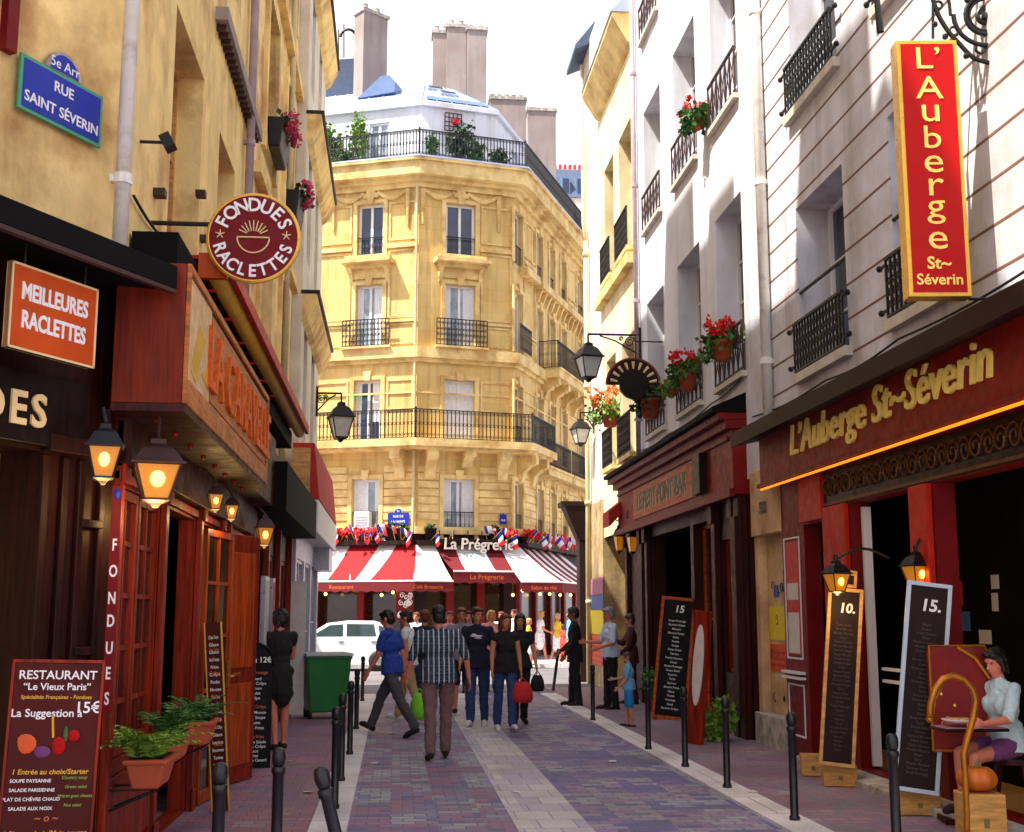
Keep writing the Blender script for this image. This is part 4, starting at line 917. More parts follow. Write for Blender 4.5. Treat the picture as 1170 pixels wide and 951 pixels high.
pipe(FR, 729, 200, 4.6, 16.8, .05, 'zinc_pipe', 'thin grey downpipe between the white plaster house and the cream house')
# --- cream house
o = root('cream_house', (XR, 26, 0), 'narrow cream house with a wide sloping eave beyond the white plaster house', 'house')
cc = [(24.1, 25.5), (26.2, 27.4)]
opE = [(*RY(a, b), c, d) for (a, b) in cc for (c, d) in ((4.9, 7.4), (9.2, 12.0))]
s = MB(); s.wall(FR, -28.0, -23.81, 3.4, 14.2, opE, .35, 7); s.box(FR, -28, -23.81, 0, 3.4, -7, -1.3); s.build('wall', ma['warm_cream'], o)
for q4, w_ in zip(opE, rw(FR, opE, o, .33, rows=3, fr='off_white')):
    a, b, c, d = q4; m = MB(); railing(m, FR, a, b, c + .02, c + .85, .12, .12, .011, 'lace', ends=.0); m.build('railing', ma['black_iron'], w_); MB().box(FR, a - .05, b + .05, c - .1, c - .003, -.1, .14).build('sill', ma['sand_trim'], w_)
s = MB(); s.box(FR, -28, -23.82, 8.75, 8.98, 0, .18); s.build('ledge', ma['sand_trim'], o); s = MB(); s.prism(Fr((XR, 23.82, 0), (-1, 0, 0), (0, 0, 1), (0, -1, 0)), [(0, 13.5), (.1, 13.55), (.42, 14.1), (.42, 14.2), (0, 14.2)], -4.18, 0); s.build('eave', ma['sand_trim'], o)
s = MB(); s.frust(FR, (-28, -23.81, -7, .45), (-28, -23.81, -5, -1.6), 14.205, 16.5); s.build('roof', ma['zinc'], o)
# --- last right house
YE = 30.6
o = root('end_house', (XR, 29.3, 0), 'tall pale end house with dark roof overhang and a pipe at the right street corner', 'house')
opF = [(*RY(28.6, 29.5), c, d) for c, d in ((5, 7), (8.5, 10.5), (12, 14))]
s = MB(); s.wall(FR, -YE, -28.01, 4.3, 16.3, [], .25, 7); s.build('wall', ma['pale_plaster'], o)
s = MB(); s.box(FR, -YE - .02, -28.0, 0, 4.3, -7, .03); s.build('stone_base', ma['worn_stone'], o)
s = MB(); s.prism(Fr((XR, 28.01, 0), (-1, 0, 0), (0, 0, 1), (0, -1, 0)), [(-.3, 16.31), (.38, 16.0), (.38, 16.12), (-.3, 17.0)], -(YE - 28) - .3, -1.3); s.build('roof_overhang', ma['slate'], o)
u_ = hx(FR, 672, 500)
s = MB(); s.smooth = True; s.tube([FR.p(u_ + .5, .0, .1), FR.p(u_ + .5, 11.0, .1)], .06, 10); s.tube([FR.p(u_ + .5, 11, .1), FR.p(u_ + .2, 11.6, .1), FR.p(u_ + .2, 15.9, .1)], .05, 10)
for v in (1.9, 4.3, 7.2, 10.6): s.tube([FR.p(u_ + .5, v, .1), FR.p(u_ + .5, v + .1, .1)], .085, 10)
tag(s.build('drainpipe', ma['sand_pipe'], None, FR.p(u_ + .5, 0, .1)), 'pale downpipe on the last house at the right corner of the lane', 'pipe')
o = root('brown_shopfront', (4.5, 31.5, 0), 'dark brown shopfront with projecting cornice turning the right street corner', 'shopfront')
s = MB(); Fq = Fr((0, YE + .05, 0), (1, 0, 0)); s.box(Fq, 4.62, 4.78, 0, 3.5, -.5, 0); s.build('pilaster', ma['dark_brown'], o, bevel=.01)
s = MB(); s.frust(Fq, (4.6, 4.78, -.5, .02), (4.24, 4.78, -.6, .1), 3.502, 4.35); s.box(Fq, 4.16, 4.79, 4.35, 4.47, -.65, .12); s.build('cornice', ma['dark_brown'], o)
# --- stone pier with number
o = root('stone_pier', (XR, 15.6, 0), 'sand coloured stone pier numbered 532 with posters, graffiti and a white base', 'pier')
s = MB(); s.box(FR, -16.12, -14.95, 2.7, 3.55, -.6, .04); s.box(FR, -16.12, -14.95, .42, 2.7, -.6, -.12); s.box(FR, -16.12, -15.95, .42, 2.7, -.12, .0); s.build('shaft', ma['pier_stone'], o, bevel=.01)
s = MB(); s.box(FR, -16.13, -14.94, 0, .42, -.6, .06); s.build('base', ma['base_stone'], o, bevel=.01)
s = MB(); glyphs(s, FR, '532', .2, -15.55, 2.98, .045, .003, bold=.01); s.build('number', ma['dark_letter'], o)
s = MB()
rg = random.Random(5)
for k in range(16):
    a, b = -15.9 + rg.random() * .85, .6 + rg.random() * 1.9; s.spiral(FR, a, b, .02 + .07 * rg.random(), .03, rg.random() * 6, .5 + rg.random(), .006, -.113, 4, 7)
s.build('graffiti', ma['dark_letter'], o)
for (a, b, c, d, mt) in ((-15.93, -15.3, 1.35, 1.78, 'poster_yellow'), (-15.93, -15.25, .95, 1.3, 'poster_orange'), (-15.7, -15.5, 1.9, 2.05, 'paper_blue')): MB().box(FR, a, b, c, d, -.118, -.112).build('poster', ma[mt], o)
s = MB(); [s.box(FR, -15.9, -15.3, 1.02 + .08 * k, 1.05 + .08 * k, -.1115, -.109) for k in range(3)]; s.build('poster_stripe', ma['poster_red'], o)
# --- red restaurant front
A2 = root('red_restaurant_front', (XR, 11.8, 0), 'red and maroon restaurant front with gilded lettering and neon strip on the right', 'shopfront')
opr = [(*RY(13.35, 14.1), .1, 2.72), (*RY(11.0, 12.6), .12, 2.85), (*RY(6.4, 10.55), .12, 2.85)]
s = MB(); s.wall(FR, -14.93, -6.0, .0, 3.3, opr, .2, 0); s.box(FR, -14.93, -6, 0, 3.9, -1.3, -1.28); s.build('facade', ma['maroon_paint'], A2, bevel=.006)
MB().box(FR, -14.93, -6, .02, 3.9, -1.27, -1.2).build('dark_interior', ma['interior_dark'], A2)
MB().box(FR, -14.93, -6, .02, .05, -1.2, -.0).build('floor', ma['tan_wood'], A2)
s = MB(); s.box(FR, -13.3, -12.62, 1.0, 2.85, .002, .06); s.box(FR, -10.97, -10.58, .9, 2.85, .002, .06); s.box(FR, -14.1, -13.35, 2.74, 3.25, .002, .05); s.each('red_panel', ma['red_paint'], A2, bevel=.008)
t = MB()
def frame_line(u0, u1, v0, v1, n, w_=.02):
    t.box(FR, u0, u1, v0, v0 + w_, n, n + .012); t.box(FR, u0, u1, v1 - w_, v1, n, n + .012); t.box(FR, u0, u0 + w_, v0 + w_, v1 - w_, n, n + .012); t.box(FR, u1 - w_, u1, v0 + w_, v1 - w_, n, n + .012)
for (a, b) in ((-14.9, -14.2), (-13.28, -12.66), (-10.95, -10.6)): frame_line(a + .06, b - .06, .25, .86, .062 if a > -14 else .003); t.box(FR, a, b, .92, .95, .062 if a > -14 else .003, .075); t.box(FR, a, b, .98, 1.01, .062 if a > -14 else .003, .075)
frame_line(-14.84, -14.26, 1.15, 2.6, .003); t.box(FR, -12.55, -12.5, .15, 2.8, -.19, -.1)
t.box(FR, -12.3, -11.0, 1.0, 1.03, -.19, -.15); t.box(FR, -12.3, -11, 1.12, 1.15, -.19, -.15)
t.each('white_moulding', ma['white_paint'], A2)
MB().box(FR, -14.78, -14.32, 1.2, 2.55, .004, .01).build('poster', ma['poster_red'], A2); MB().box(FR, -14.75, -14.35, 1.85, 2.05, .011, .014).build('poster_band', ma['paper'], A2); MB().box(FR, -14.75, -14.35, 1.22, 1.7, .011, .014).build('menu_sheet', ma['paper'], A2)
s = MB(); FF = FR; s.box(FF, -15.05, -6, 3.3, 3.92, .0, .22); fas = s.build('fascia', ma['maroon_fascia'], A2, bevel=.01)
s = MB(); s.prism(Fr(FR.p(-15.35, 0, 0), FR.N, FR.V, -FR.U), [(-.05, 3.93), (.5, 3.8), (.5, 3.98), (-.05, 4.22)], -9.3, 0); s.build('canopy', ma['dark_brown'], A2)
s = MB(); s.box(FR, -15.1, -6, 3.25, 3.297, .1, .25); s.build('cornice', ma['maroon_paint'], A2)
s = MB(); s.box(FR, -15.0, -6, 3.212, 3.234, .21, .235); s.build('neon_strip', ma['neon'], A2)
s = MB(); u0 = hx(FR, 893, 515, .23); u1 = hx(FR, 1160, 440, .23); glyphs(s, FR, 'L’Auberge St~Séverin', .5, (u0 + u1) / 2, 3.5, .23, .02, bold=.003, sx=(u1 - u0) / 4.95, shear=.15); s.build('lettering', ma['gold_letter'], fas)
g = MB(); g.box(FR, -13.3, -6, 2.87, 2.9, -.02, .03)
for k in range(17):
    u = -13.1 + k * .42
    for sg in (-1, 1): g.spiral(FR, u + sg * .1, 3.06, .12, .03, math.pi / 2 - sg * math.pi / 2, sg * 1.6, .01, .03, 4, 10)
g.build('iron_grille', ma['iron_gold'], A2); MB().box(FR, -13.3, -6, 2.86, 3.24, .002, .012).build('grille_board', ma['black_wood'], A2)
s = MB(); s.box(FR, -14.0, -6, 0, .1, -.1, .32); s.build('step', ma['base_stone'], A2, bevel=.01)
rg = random.Random(3)
for (px, py, w_, h_, mt) in ((1095, 678, .16, .26, 'poster_red'), (1136, 665, .16, .14, 'paper'), (1136, 688, .13, .18, 'paper'), (1102, 710, .22, .2, 'paper_blue'), (1125, 728, .26, .14, 'paper')):
    a, b = FR.hit(px, py, -1.18); MB().box(FR, a - w_ / 2, a + w_ / 2, b - h_ / 2, b + h_ / 2, -1.19, -1.185).build('notice', ma[mt], A2)
# --- wooden bar front
M_ = root('wooden_bar_front', (XR, 20.5, 0), 'brown red wooden bar front with orange name board and open doorway', 'shopfront')
opm = [(*RY(17.0, 17.75), .85, 2.75), (*RY(18.3, 19.5), .1, 3.1), (*RY(19.7, 22.7), .12, 3.1)]
s = MB(); s.wall(FR, -25.1, -16.35, .0, 3.3, opm, .25, 0); s.box(FR, -25.1, -16.35, 0, 4.4, -1.3, -1.28); s.build('facade', ma['dark_wood'], M_, bevel=.006)
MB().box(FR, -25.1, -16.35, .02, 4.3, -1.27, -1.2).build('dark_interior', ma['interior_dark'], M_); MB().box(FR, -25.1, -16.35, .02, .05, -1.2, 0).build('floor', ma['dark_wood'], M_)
window(FR, *RY(17.0, 17.75), .85, 2.75, M_, .12, 'pane_amber', 'red_wood', 1, 1)
for i, (v, h_, mt) in enumerate(((2.3, .35, 'paper'), (1.75, .35, 'poster_red'), (1.2, .4, 'paper_blue'))): MB().box(FR, -17.6, -17.2, v, v + h_, -.1, -.09).build('window_reflection', ma[mt], M_)  # reflections in the bar window, painted on as flat coloured pieces
casement(FR, -19.48, -18.32, .12, 3.08, M_, 2, 1, 'orange_wood', 'pane_amber', -.2, 'door')
s = MB()
for u in (-16.5, -16.85, -17.95, -22.9, -23.4, -24.9): s.box(FR, u - .1, u + .1, 0, 3.3, .002, .09); s.box(FR, u - .12, u + .12, .0, .3, .09, .12); s.box(FR, u - .12, u + .12, 3.0, 3.3, .09, .14)
s.box(FR, -16.6, -16.36, .3, 3.0, .092, .2); s.each('pilaster', ma['dark_wood'], M_, bevel=.008)
s = MB(); s.box(FR, -25.1, -16.35, 3.3, 4.2, -.2, .2); fas = s.build('fascia', ma['maroon_fascia'], M_, bevel=.01)
s = MB(); s.box(FR, -25.15, -16.3, 4.2, 4.32, -.1, .3); s.box(FR, -25.15, -16.3, 4.32, 4.42, -.1, .4); s.box(FR, -25.15, -16.3, 3.26, 3.38, .19, .27); s.box(FR, -25.0, -16.5, 4.06, 4.12, .19, .24); s.each('cornice', ma['maroon_paint'], M_, bevel=.01)
s = MB(); s.prism(Fr(FR.p(-25.2, 0, 0), FR.N, FR.V, -FR.U), [(-.02, 4.425), (.48, 4.43), (.48, 4.5), (-.02, 4.72)], -8.9, 0); s.build('canopy', ma['black_cloth'], M_)
s = MB(); s.box(FR, -23.3, -18.25, 3.46, 4.02, .2, .23); nb = s.build('name_board', ma['orange_wood'], fas)
s = MB(); glyphs(s, FR, 'LE PETIT PONT BAR', .44, -20.9, 3.6, .236, .012, bold=.012, sx=1.02); s.build('lettering', ma['dark_letter'], nb)
s = MB(); glyphs(s, FR, 'LE PETIT PONT BAR', .44, -20.85, 3.585, .233, .006, bold=.012, sx=1.02); s.build('lettering_shadow', ma['cream_letter'], nb)
s = MB(); s.box(FR, -18.2, -17.75, 3.45, 4.05, .2, .32); s.build('black_side_box', ma['black_wood'], fas)
s = MB(); s.prism(Fr(FR.p(-25.3, 0, 0), FR.N, FR.V, -FR.U), [(0, 4.1), (.45, 3.75), (.45, 3.45), (.42, 3.45), (0, 3.9)], -.5, .2); s.build('red_awning_end', ma['fabric_red'], M_)

# --- cables along the facades
def cable(pts, label, r=.012):
    P = [Vector(p) for p in pts]; Q = []
    for a, b in zip(P, P[1:]): Q += [a.lerp(b, i / 6) - _z * (.05 * math.sin(math.pi * i / 6)) for i in range(6)]
    s = MB(); s.tube(Q + [P[-1]], r, 5); tag(s.build('cable', ma['rubber'], None, P[0]), label, 'cable')
cable([FR.p(-15.9, 4.3, .03), FR.p(-13, 4.25, .06), FR.p(-11, 4.27, .06), FR.p(-8, 4.3, .06)], 'thin dark cable sagging above the canopy of the red restaurant')
cable([FR.p(-23.7, 4.85, .03), FR.p(-21, 4.8, .04), FR.p(-18, 4.84, .04), FR.p(-16.2, 4.95, .03)], 'thin dark cable running above the canopy of the wooden bar')
cable([FLU.p(8.5, 4.6, .03), FLU.p(10, 4.7, .03), FLU.p(12, 4.6, .03), FLU.p(15.1, 4.75, .03)], 'thin dark cable on the ochre wall above the rolled awning')

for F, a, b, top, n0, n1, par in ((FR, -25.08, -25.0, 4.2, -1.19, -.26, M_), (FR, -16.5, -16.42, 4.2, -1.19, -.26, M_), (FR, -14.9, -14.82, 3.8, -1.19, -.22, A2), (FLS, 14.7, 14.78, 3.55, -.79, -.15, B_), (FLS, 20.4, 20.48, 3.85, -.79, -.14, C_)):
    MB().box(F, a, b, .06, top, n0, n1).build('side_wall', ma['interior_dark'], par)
# ================================================================== CAFE AWNING AND FRONT
AW = root('cafe_awning', F1.p(0, 2.5, 1.5), 'red and white striped café awning with maroon valances wrapping the corner building', 'awning')
def on(F, px, py, n): return F.p(*F.hit(px, py, n), n)
TOP, BOT = 624, 664.5
NF = 2.0
st = MB(); und = []
def stripe(T0, T1, B0, B1, k):
    st.k = k; n = 8; sg = lambda t_: _z * (-.07 * math.sin(math.pi * t_))
    for i in range(n): a, b = i / n, (i + 1) / n; st.quad(B0.lerp(T0, a) + sg(a), B1.lerp(T1, a) + sg(a), B1.lerp(T1, b) + sg(b), B0.lerp(T0, b) + sg(b))
zt_ = z1(623); zb_ = F1.hit(440, 664.5, NF)[1]
def tp(F, px): u = F.hit(px, 624, .16)[0]; return F.p(u, zt_, .16)
def bp(F, px, n=NF): u = F.hit(px, 664, n)[0]; return F.p(u, zb_, n)
tops = [(F1, 300), (F1, 335), (F1, 366), (F1, 383), (F1, 400), (F1, 433), (F1, 453), (F1, 475.5), (F2, 497)]
bots = [(F1, 262), (F1, 290), (F1, 322), (F1, 345), (F1, 372), (F1, 404), (F1, 421), (F1, 473.5), (F2, 518)]
for i, k in enumerate((0, 1, 0, 0, 1, 0, 1, 0)): stripe(tp(*tops[i]), tp(*tops[i + 1]), bp(*bots[i]), bp(*bots[i + 1]), k)
# middle, set back
mid_n = 1.3; zm = F2.hit(545, 653, mid_n)[1]
def bm(px): u = F2.hit(px, 653, mid_n)[0]; return F2.p(u, zm, mid_n)
for a, b, c, d, k in ((497, 519, 519, 533, 2), (519, 552, 533, 567, 0), (552, 571.5, 567, 594, 2)): stripe(tp(F2, a), tp(F2, b), bm(c), bm(d), k)
stripe(tp(F2, 571.5), F3.p(.05, zt_, .16), bp(F2, 596), F3.p(-1.1, zb_, 2.0), 0)
us = [.05, .55, 1.0, 1.5, 1.95, 2.5, 3.0, 3.6, 4.2, 4.9, 5.6]
ub = [-1.1, -.35, .1, .7, 1.1, 1.75, 2.2, 2.9, 3.5, 4.3, 5.0]
for i in range(10): stripe(F3.p(us[i], zt_, .16), F3.p(us[i + 1], zt_, .16), F3.p(ub[i], zb_, 2), F3.p(ub[i + 1], zb_, 2), 2 if i % 2 == 0 else 0)
cv = st.build('canopy', [ma['awning_white'], ma['awning_red'], ma['awning_maroon']], AW)
sol = cv.modifiers.new('thick', 'SOLIDIFY'); sol.thickness = .02
v = MB()
def valance(P, Q, h=.3, drop=0):
    d = (Q - P); F = Fr(P, (d.x, d.y, 0)); n = max(3, int(d.length / .35)); pts = [(0, 0)]
    pts = [(0, 0), (0, -h)] + [(d.length * (i + f) / n, -h - (.05 if f == .5 else 0)) for i in range(n) for f in (.5, 1.0)] + [(d.length, 0)]
    v.prism(F, pts, -.008, .008); return F, d.length
va = [valance(bp(F1, 262), bp(F1, 473.5)), valance(bp(F1, 473.5), bp(F2, 518)), valance(bm(518), bm(594), .36), valance(bp(F2, 596), F3.p(-1.1, zb_, 2)), valance(F3.p(-1.1, zb_, 2), F3.p(5, zb_, 2))]
vo = v.build('valance', ma['awning_maroon'], AW)
s = MB(); F, L_ = va[0]; glyphs(s, F, 'Restaurant', .2, F.hit(390, 670)[0], -.24, .01, .002); F, L_ = va[1]; glyphs(s, F, 'Café Brasserie', .17, L_ * .35, -.23, .01, .002); F, L_ = va[2]; glyphs(s, F, 'La Prégrerie', .24, L_ * .5, -.26, .01, .002); F, L_ = va[3]; glyphs(s, F, 'Salon de thé', .18, L_ * .55, -.24, .01, .002)
s.build('lettering', ma['orange_letter'], vo)
s = MB(); F = Fr(bm(550) - (bm(550) - tp(F2, 535)) * .5, F2.U, (tp(F2, 535) - bm(550))); 
s.tube([F.p(-.42, -.33, .03), F.p(.42, -.33, .03), F.p(.42, .33, .03), F.p(-.42, .33, .03), F.p(-.42, -.33, .03)], .015, 4); s.spiral(F, 0, 0, .2, .2, 0, 1, .02, .03); s.ell(F.p(0, 0, .03), (.1, .02, .14), 8); s.build('emblem', ma['cloth_mint'], cv)
s = MB(); P = [bp(F1, 262), bp(F1, 473.5), bp(F2, 518)]; s.tube([p + _z * .01 for p in P], .03, 6); s.tube([bp(F2, 596) + _z * .01, F3.p(-1.1, zb_ + .01, 2), F3.p(5, zb_ + .01, 2)], .03, 6); s.tube([bm(518), bm(594)], .03, 6)
for px in (300, 400, 473): a, b = tp(F1, px), bp(F1, px); s.tube([a - _z * .3, b], .025, 6)
s.build('awning_frame', ma['white_paint'], AW)
s = MB(); s.box(F1, -LL, .0, zt_ + .003, zt_ + .14, -.0, .5); s.box(F2, 0, W2, zt_ + .003, zt_ + .15, -.0, .5); s.box(F3, 0, 9, zt_ + .003, zt_ + .14, .0, .5); s.build('awning_case', ma['dark_brown'], AW)
# café sign in white gothic letters
o = root('cafe_name_sign', F2.p(1.4, zt_ + .3, .55), 'white raised lettering of the café name standing on the awning case', 'sign')
s = MB(); u0, u1 = F2.hit(502, 620, .6)[0], F2.hit(592, 620, .6)[0]; glyphs(s, F2, 'La Prégrerie', .54, (u0 + u1) / 2, F2.hit(545, 628, .6)[1], .6, .03, bold=.008, sx=(u1 - u0) / 3.0, shear=.05); s.build('lettering', ma['sign_ivory'], o)
s = MB(); s.box(F2, u0 - .05, u1 + .05, zt_ + .15, zt_ + .2, .53, .6); [s.box(F2, u0 + k * .5, u0 + k * .5 + .03, zt_ + .14, zt_ + .5, .54, .57) for k in range(6)]; s.build('rail', ma['dark_brown'], o)
# flags
fl0 = None; rg = random.Random(11); nfl = 0
def flag(P, rot, tilt, sc):
    global fl0
    if fl0 is None:
        fl0 = proto('flag', 'small blue white red flag among the row above the striped awning', 'flag', 'small tricolour flags above the café awning')
        s = MB(); s.tube([(0, 0, 0), (0, 0, .62)], .009, 5); s.ell((0, 0, .63), .016, 6); s.build('pole', ma['gold'], fl0)
        s = MB(); s.smooth = True
        for i in range(9):
            for (a, b) in ((.3, .6),):
                x0, x1 = i * .055, (i + 1) * .055; y = lambda x: .05 * math.sin(x * 13) ; dz = lambda x: -.35 * x * x - .15 * x
                s.k = i // 3; s.quad((x0, y(x0), a + dz(x0)), (x1, y(x1), a + dz(x1)), (x1, y(x1), b + dz(x1)), (x0, y(x0), b + dz(x0)))
        c = s.build('cloth', [ma['flag_blue'], ma['flag_white'], ma['flag_red']], fl0); sl_ = c.modifiers.new('t', 'SOLIDIFY'); sl_.thickness = .004; p = fl0
    else: p = copy_tree(fl0)
    p.location = P; p.rotation_euler = (tilt[0], tilt[1], rot); p.scale = (sc, sc, sc)
zf = zt_ + .15
spots = [(F1, px) for px in range(366, 442, 4)] + [(F1, 452), (F1, 459), (F1, 461)] + [(F2, px) for px in (492, 512, 517, 556, 561, 566, 571, 576, 581)] + [(F3, .05 + .24 * k) for k in range(28)]
for F, q in spots:
    u = q if F is F3 else F.hit(q, 612, .4)[0]
    flag(F.p(u, zf, .42 + .1 * rg.random()), math.atan2(F.U.y, F.U.x) + rg.uniform(-1.3, 1.3), (rg.uniform(-.3, .6), rg.uniform(-.6, 1.1)), rg.uniform(.68, .95))
def flowerbox(F, u0, u1, n, label):
    o = root('flower_box', F.p(u0, zf, n), label, 'flower box'); s = MB(); s.frust(F, (u0 + .03, u1 - .03, n - .09, n + .09), (u0, u1, n - .12, n + .12), zf, zf + .2); s.build('trough', ma['dark_brown'], o)
    s = MB(); r2 = random.Random(int(u0 * 100))
    m = int((u1 - u0) * 4) + 1
    for k in range(m): s.leaves(F.p(u0 + (u1 - u0) * (k + .5) / m, zf + .28, n + .06), (.2, .2, .17), 60, .11, r2)
    s.build('blossom', ma['petal_red'], o); s = MB(); [s.leaves(F.p(u0 + (u1 - u0) * (k + .5) / m, zf + .22, n), (.16, .13, .08), 12, .1, r2) for k in range(m)]; s.build('foliage', ma['leaf_dark'], o)
q1 = lambda px: F1.hit(px, 612, .35)[0]
q2 = lambda px: F2.hit(px, 612, .35)[0]
flowerbox(F1, q1(378), q1(432), .33, 'red flower box above the left part of the striped awning, under the raised lamp')
flowerbox(F1, q1(380) - 3, q1(376), .33, 'red flower box above the awning end hidden by the silver shopfront')
flowerbox(F2, q2(577), q2(588), .33, 'short red flower box at the right end of the café lettering')
flowerbox(F3, .1, 2.9, .33, 'red flower box above the awning just right of the café lettering'); flowerbox(F3, 3.1, 6.4, .33, 'red flower box farthest along the side street above the awning')
for F, px, lb in ((F1, 445, 'dark square planter under the blue wall plate'), (F1, 490 - 30, 'dark square planter between blue plate and corner pipe'), (F2, 492, 'dark planter right of the corner pipe'), (F2, 566, 'dark planter with leaves above the café lettering end')):
    u = F.hit(px, 612, .25)[0]; o = root('planter', F.p(u, zf, .2), lb, 'planter'); s = MB(); s.frust(F, (u - .14, u + .14, .06, .3), (u - .2, u + .2, .02, .34), zf, zf + .42); s.build('box', ma['black_wood'], o, bevel=.01)
    s = MB(); s.leaves(F.p(u, zf + .48, .18), (.17, .14, .1), 60, .1); s.build('foliage', ma['leaf_dark'], o)
o = root('white_wall_unit', F1.p(q1(413), zf, .2), 'white box unit standing in front of the first floor window above the awning', 'air unit'); s = MB(); s.box(F1, q1(404), q1(421), zf, zf + 1.0, .05, .35); s.build('casing', ma['white_paint'], o, bevel=.02)
s = MB(); [s.box(F1, q1(404) + .06, q1(421) - .06, zf + .15 + .09 * k, zf + .2 + .09 * k, .351, .36) for k in range(8)]; s.build('grille', ma['grey_alu'], o)
def plate(F, px0, px1, py0, py1, n, lines, label, arch=True, mats=('sign_blue', 'sign_green'), tx=None, crown=''):
    a = F.hit(px0, (py0 + py1) / 2, n); b = F.hit(px1, (py0 + py1) / 2, n); u0, u1 = a[0], b[0]; um = (u0 + u1) / 2; v1, v0 = F.hit((px0 + px1) / 2, py0, n)[1], F.hit((px0 + px1) / 2, py1, n)[1]
    o = root('street_sign', F.p(um, v0, n), label, 'street sign'); h = v1 - v0; w_ = u1 - u0
    s = MB(); s.box(F, u0, u1, v0, v1, n - .02, n); s.build('border', ma[mats[1]], o, bevel=.004)
    bw = h * .07; s = MB(); s.box(F, u0 + bw, u1 - bw, v0 + bw, v1 - bw, n - .01, n + .004); s.build('plate', ma[mats[0]], o)
    if arch:
        r = w_ * .21; pts = [(um + r * math.cos(math.pi * i / 16), v1 + .002 + r * .95 * math.sin(math.pi * i / 16)) for i in range(17)]
        s = MB(); s.prism(F, pts, n - .02, n + .002); c = s.build('crest', ma['base_stone'], o)
        pts = [(um + r * .82 * math.cos(math.pi * i / 16), v1 + .006 + r * .78 * math.sin(math.pi * i / 16)) for i in range(17)]; s = MB(); s.prism(F, pts, n - .01, n + .005); s.build('crest_plate', ma[mats[0]], c)
        if crown: s = MB(); glyphs(s, F, crown, r * .62, um, v1 + r * .16, n + .006, .001); s.build('lettering', ma['white_letter'], c)
    k = len(lines)
    for i, t_ in enumerate(lines): s = MB(); glyphs(s, F, t_, (tx or h * .27), um, v1 - bw - (h - 2 * bw) * (i + .72) / k, n + .006, .002, bold=.003 * h); s.build('lettering', ma['white_letter'], o)
plate(FA, 21, 118, 84, 147, .05, ['RUE', 'SAINT SÉVERIN'], 'blue enamel street sign with a green border and arched crest on the ochre wall', crown='5e Arr')
plate(F1, 443, 467, 586, 600, .08, ['RUE DE', 'LA HARPE'], 'small blue street plate on the corner building left of the corner pipe', mats=('sign_blue', 'sign_blue'), crown='5e')
plate(F2, 571, 579, 588, 599, .08, ['RUE'], 'tiny blue plate on the corner building above the right end of the café lettering', mats=('sign_blue', 'sign_blue'), crown='')
# café front under the awning
CF = root('cafe_shopfront', F1.p(0, .12, 0), 'dark café front with maroon pillars and open terrace under the striped awning', 'shopfront')
s = MB()
for F, us_ in ((F1, (-9, -7.2, -5.4, -3.6, -1.9, -.15)), (F2, (1.2, 2.3)), (F3, (.2, 2.2, 4.2, 6.2, 8))):
    for u in us_: s.box(F, u - .13, u + .13, .12, 3.3, .0, .16); s.box(F, u - .17, u + .17, .12, .5, .16, .2); s.box(F, u - .18, u + .18, 3.0, 3.2, .16, .22)
s.each('pillar', ma['maroon_paint'], CF, bevel=.01)
s = MB()
for F, a, b in ((F1, -9, -.3), (F2, .3, W2 - .3), (F3, .4, 9)): s.box(F, a, b, .12, .75, -.2, -.05)
s.each('low_panel', ma['dark_wood'], CF); s = MB()
for F, a, b in ((F1, -9, -.3), (F2, .3, W2 - .3), (F3, .4, 9)): s.box(F, a, b, .76, 3.1, -.3, -.28)
s.each('glazing', ma['pane_amber'], CF)
o = root('ornate_sign', F1.p(F1.hit(462, 690)[0], 1.8, .3), 'ornate white scroll sign hanging under the striped awning at the corner', 'sign'); s = MB(); u, v_ = F1.hit(462, 690, .35); r2 = random.Random(4)
s.box(F1, u - .32, u + .32, v_ - .55, v_ + .55, .28, .31); s.build('board', ma['maroon_paint'], o); s = MB()
for k in range(16): s.spiral(F1, u + r2.uniform(-.22, .22), v_ + r2.uniform(-.45, .45), .1, .02, r2.random() * 6, 1.3, .018, .33, 4, 9)
s.build('scrollwork', ma['white_letter'], o)
gl0 = None
for i, (F, px, py) in enumerate(((F1, 372, 679), (F1, 449, 677), (F2, 597, 675), (F2, 586, 680), (F3, 617, 679), (F3, 628, 679), (F3, 640, 680), (F3, 652, 680), (F1, 436, 680))):
    if gl0 is None:
        gl0 = proto('globe_lamp', 'small warm globe lamp glowing under the café awning', 'lamp', 'globe lamps under the café awning'); s = MB(); s.smooth = True; s.ell((0, 0, 0), .055, 10); s.build('globe', ma['small_bulb'], gl0)
        s = MB(); s.tube([(0, 0, .08), (0, 0, .42)], .012, 5); s.lathe(Fr((0, 0, .07), (1, 0, 0)), [(.05, 0), (.03, .05)], 8); s.build('stem', ma['gilded_brass'], gl0); p = gl0
    else: p = copy_tree(gl0)
    n = .45 if F is not F3 else .6
    p.location = F.p(*F.hit(px, py, n), n)
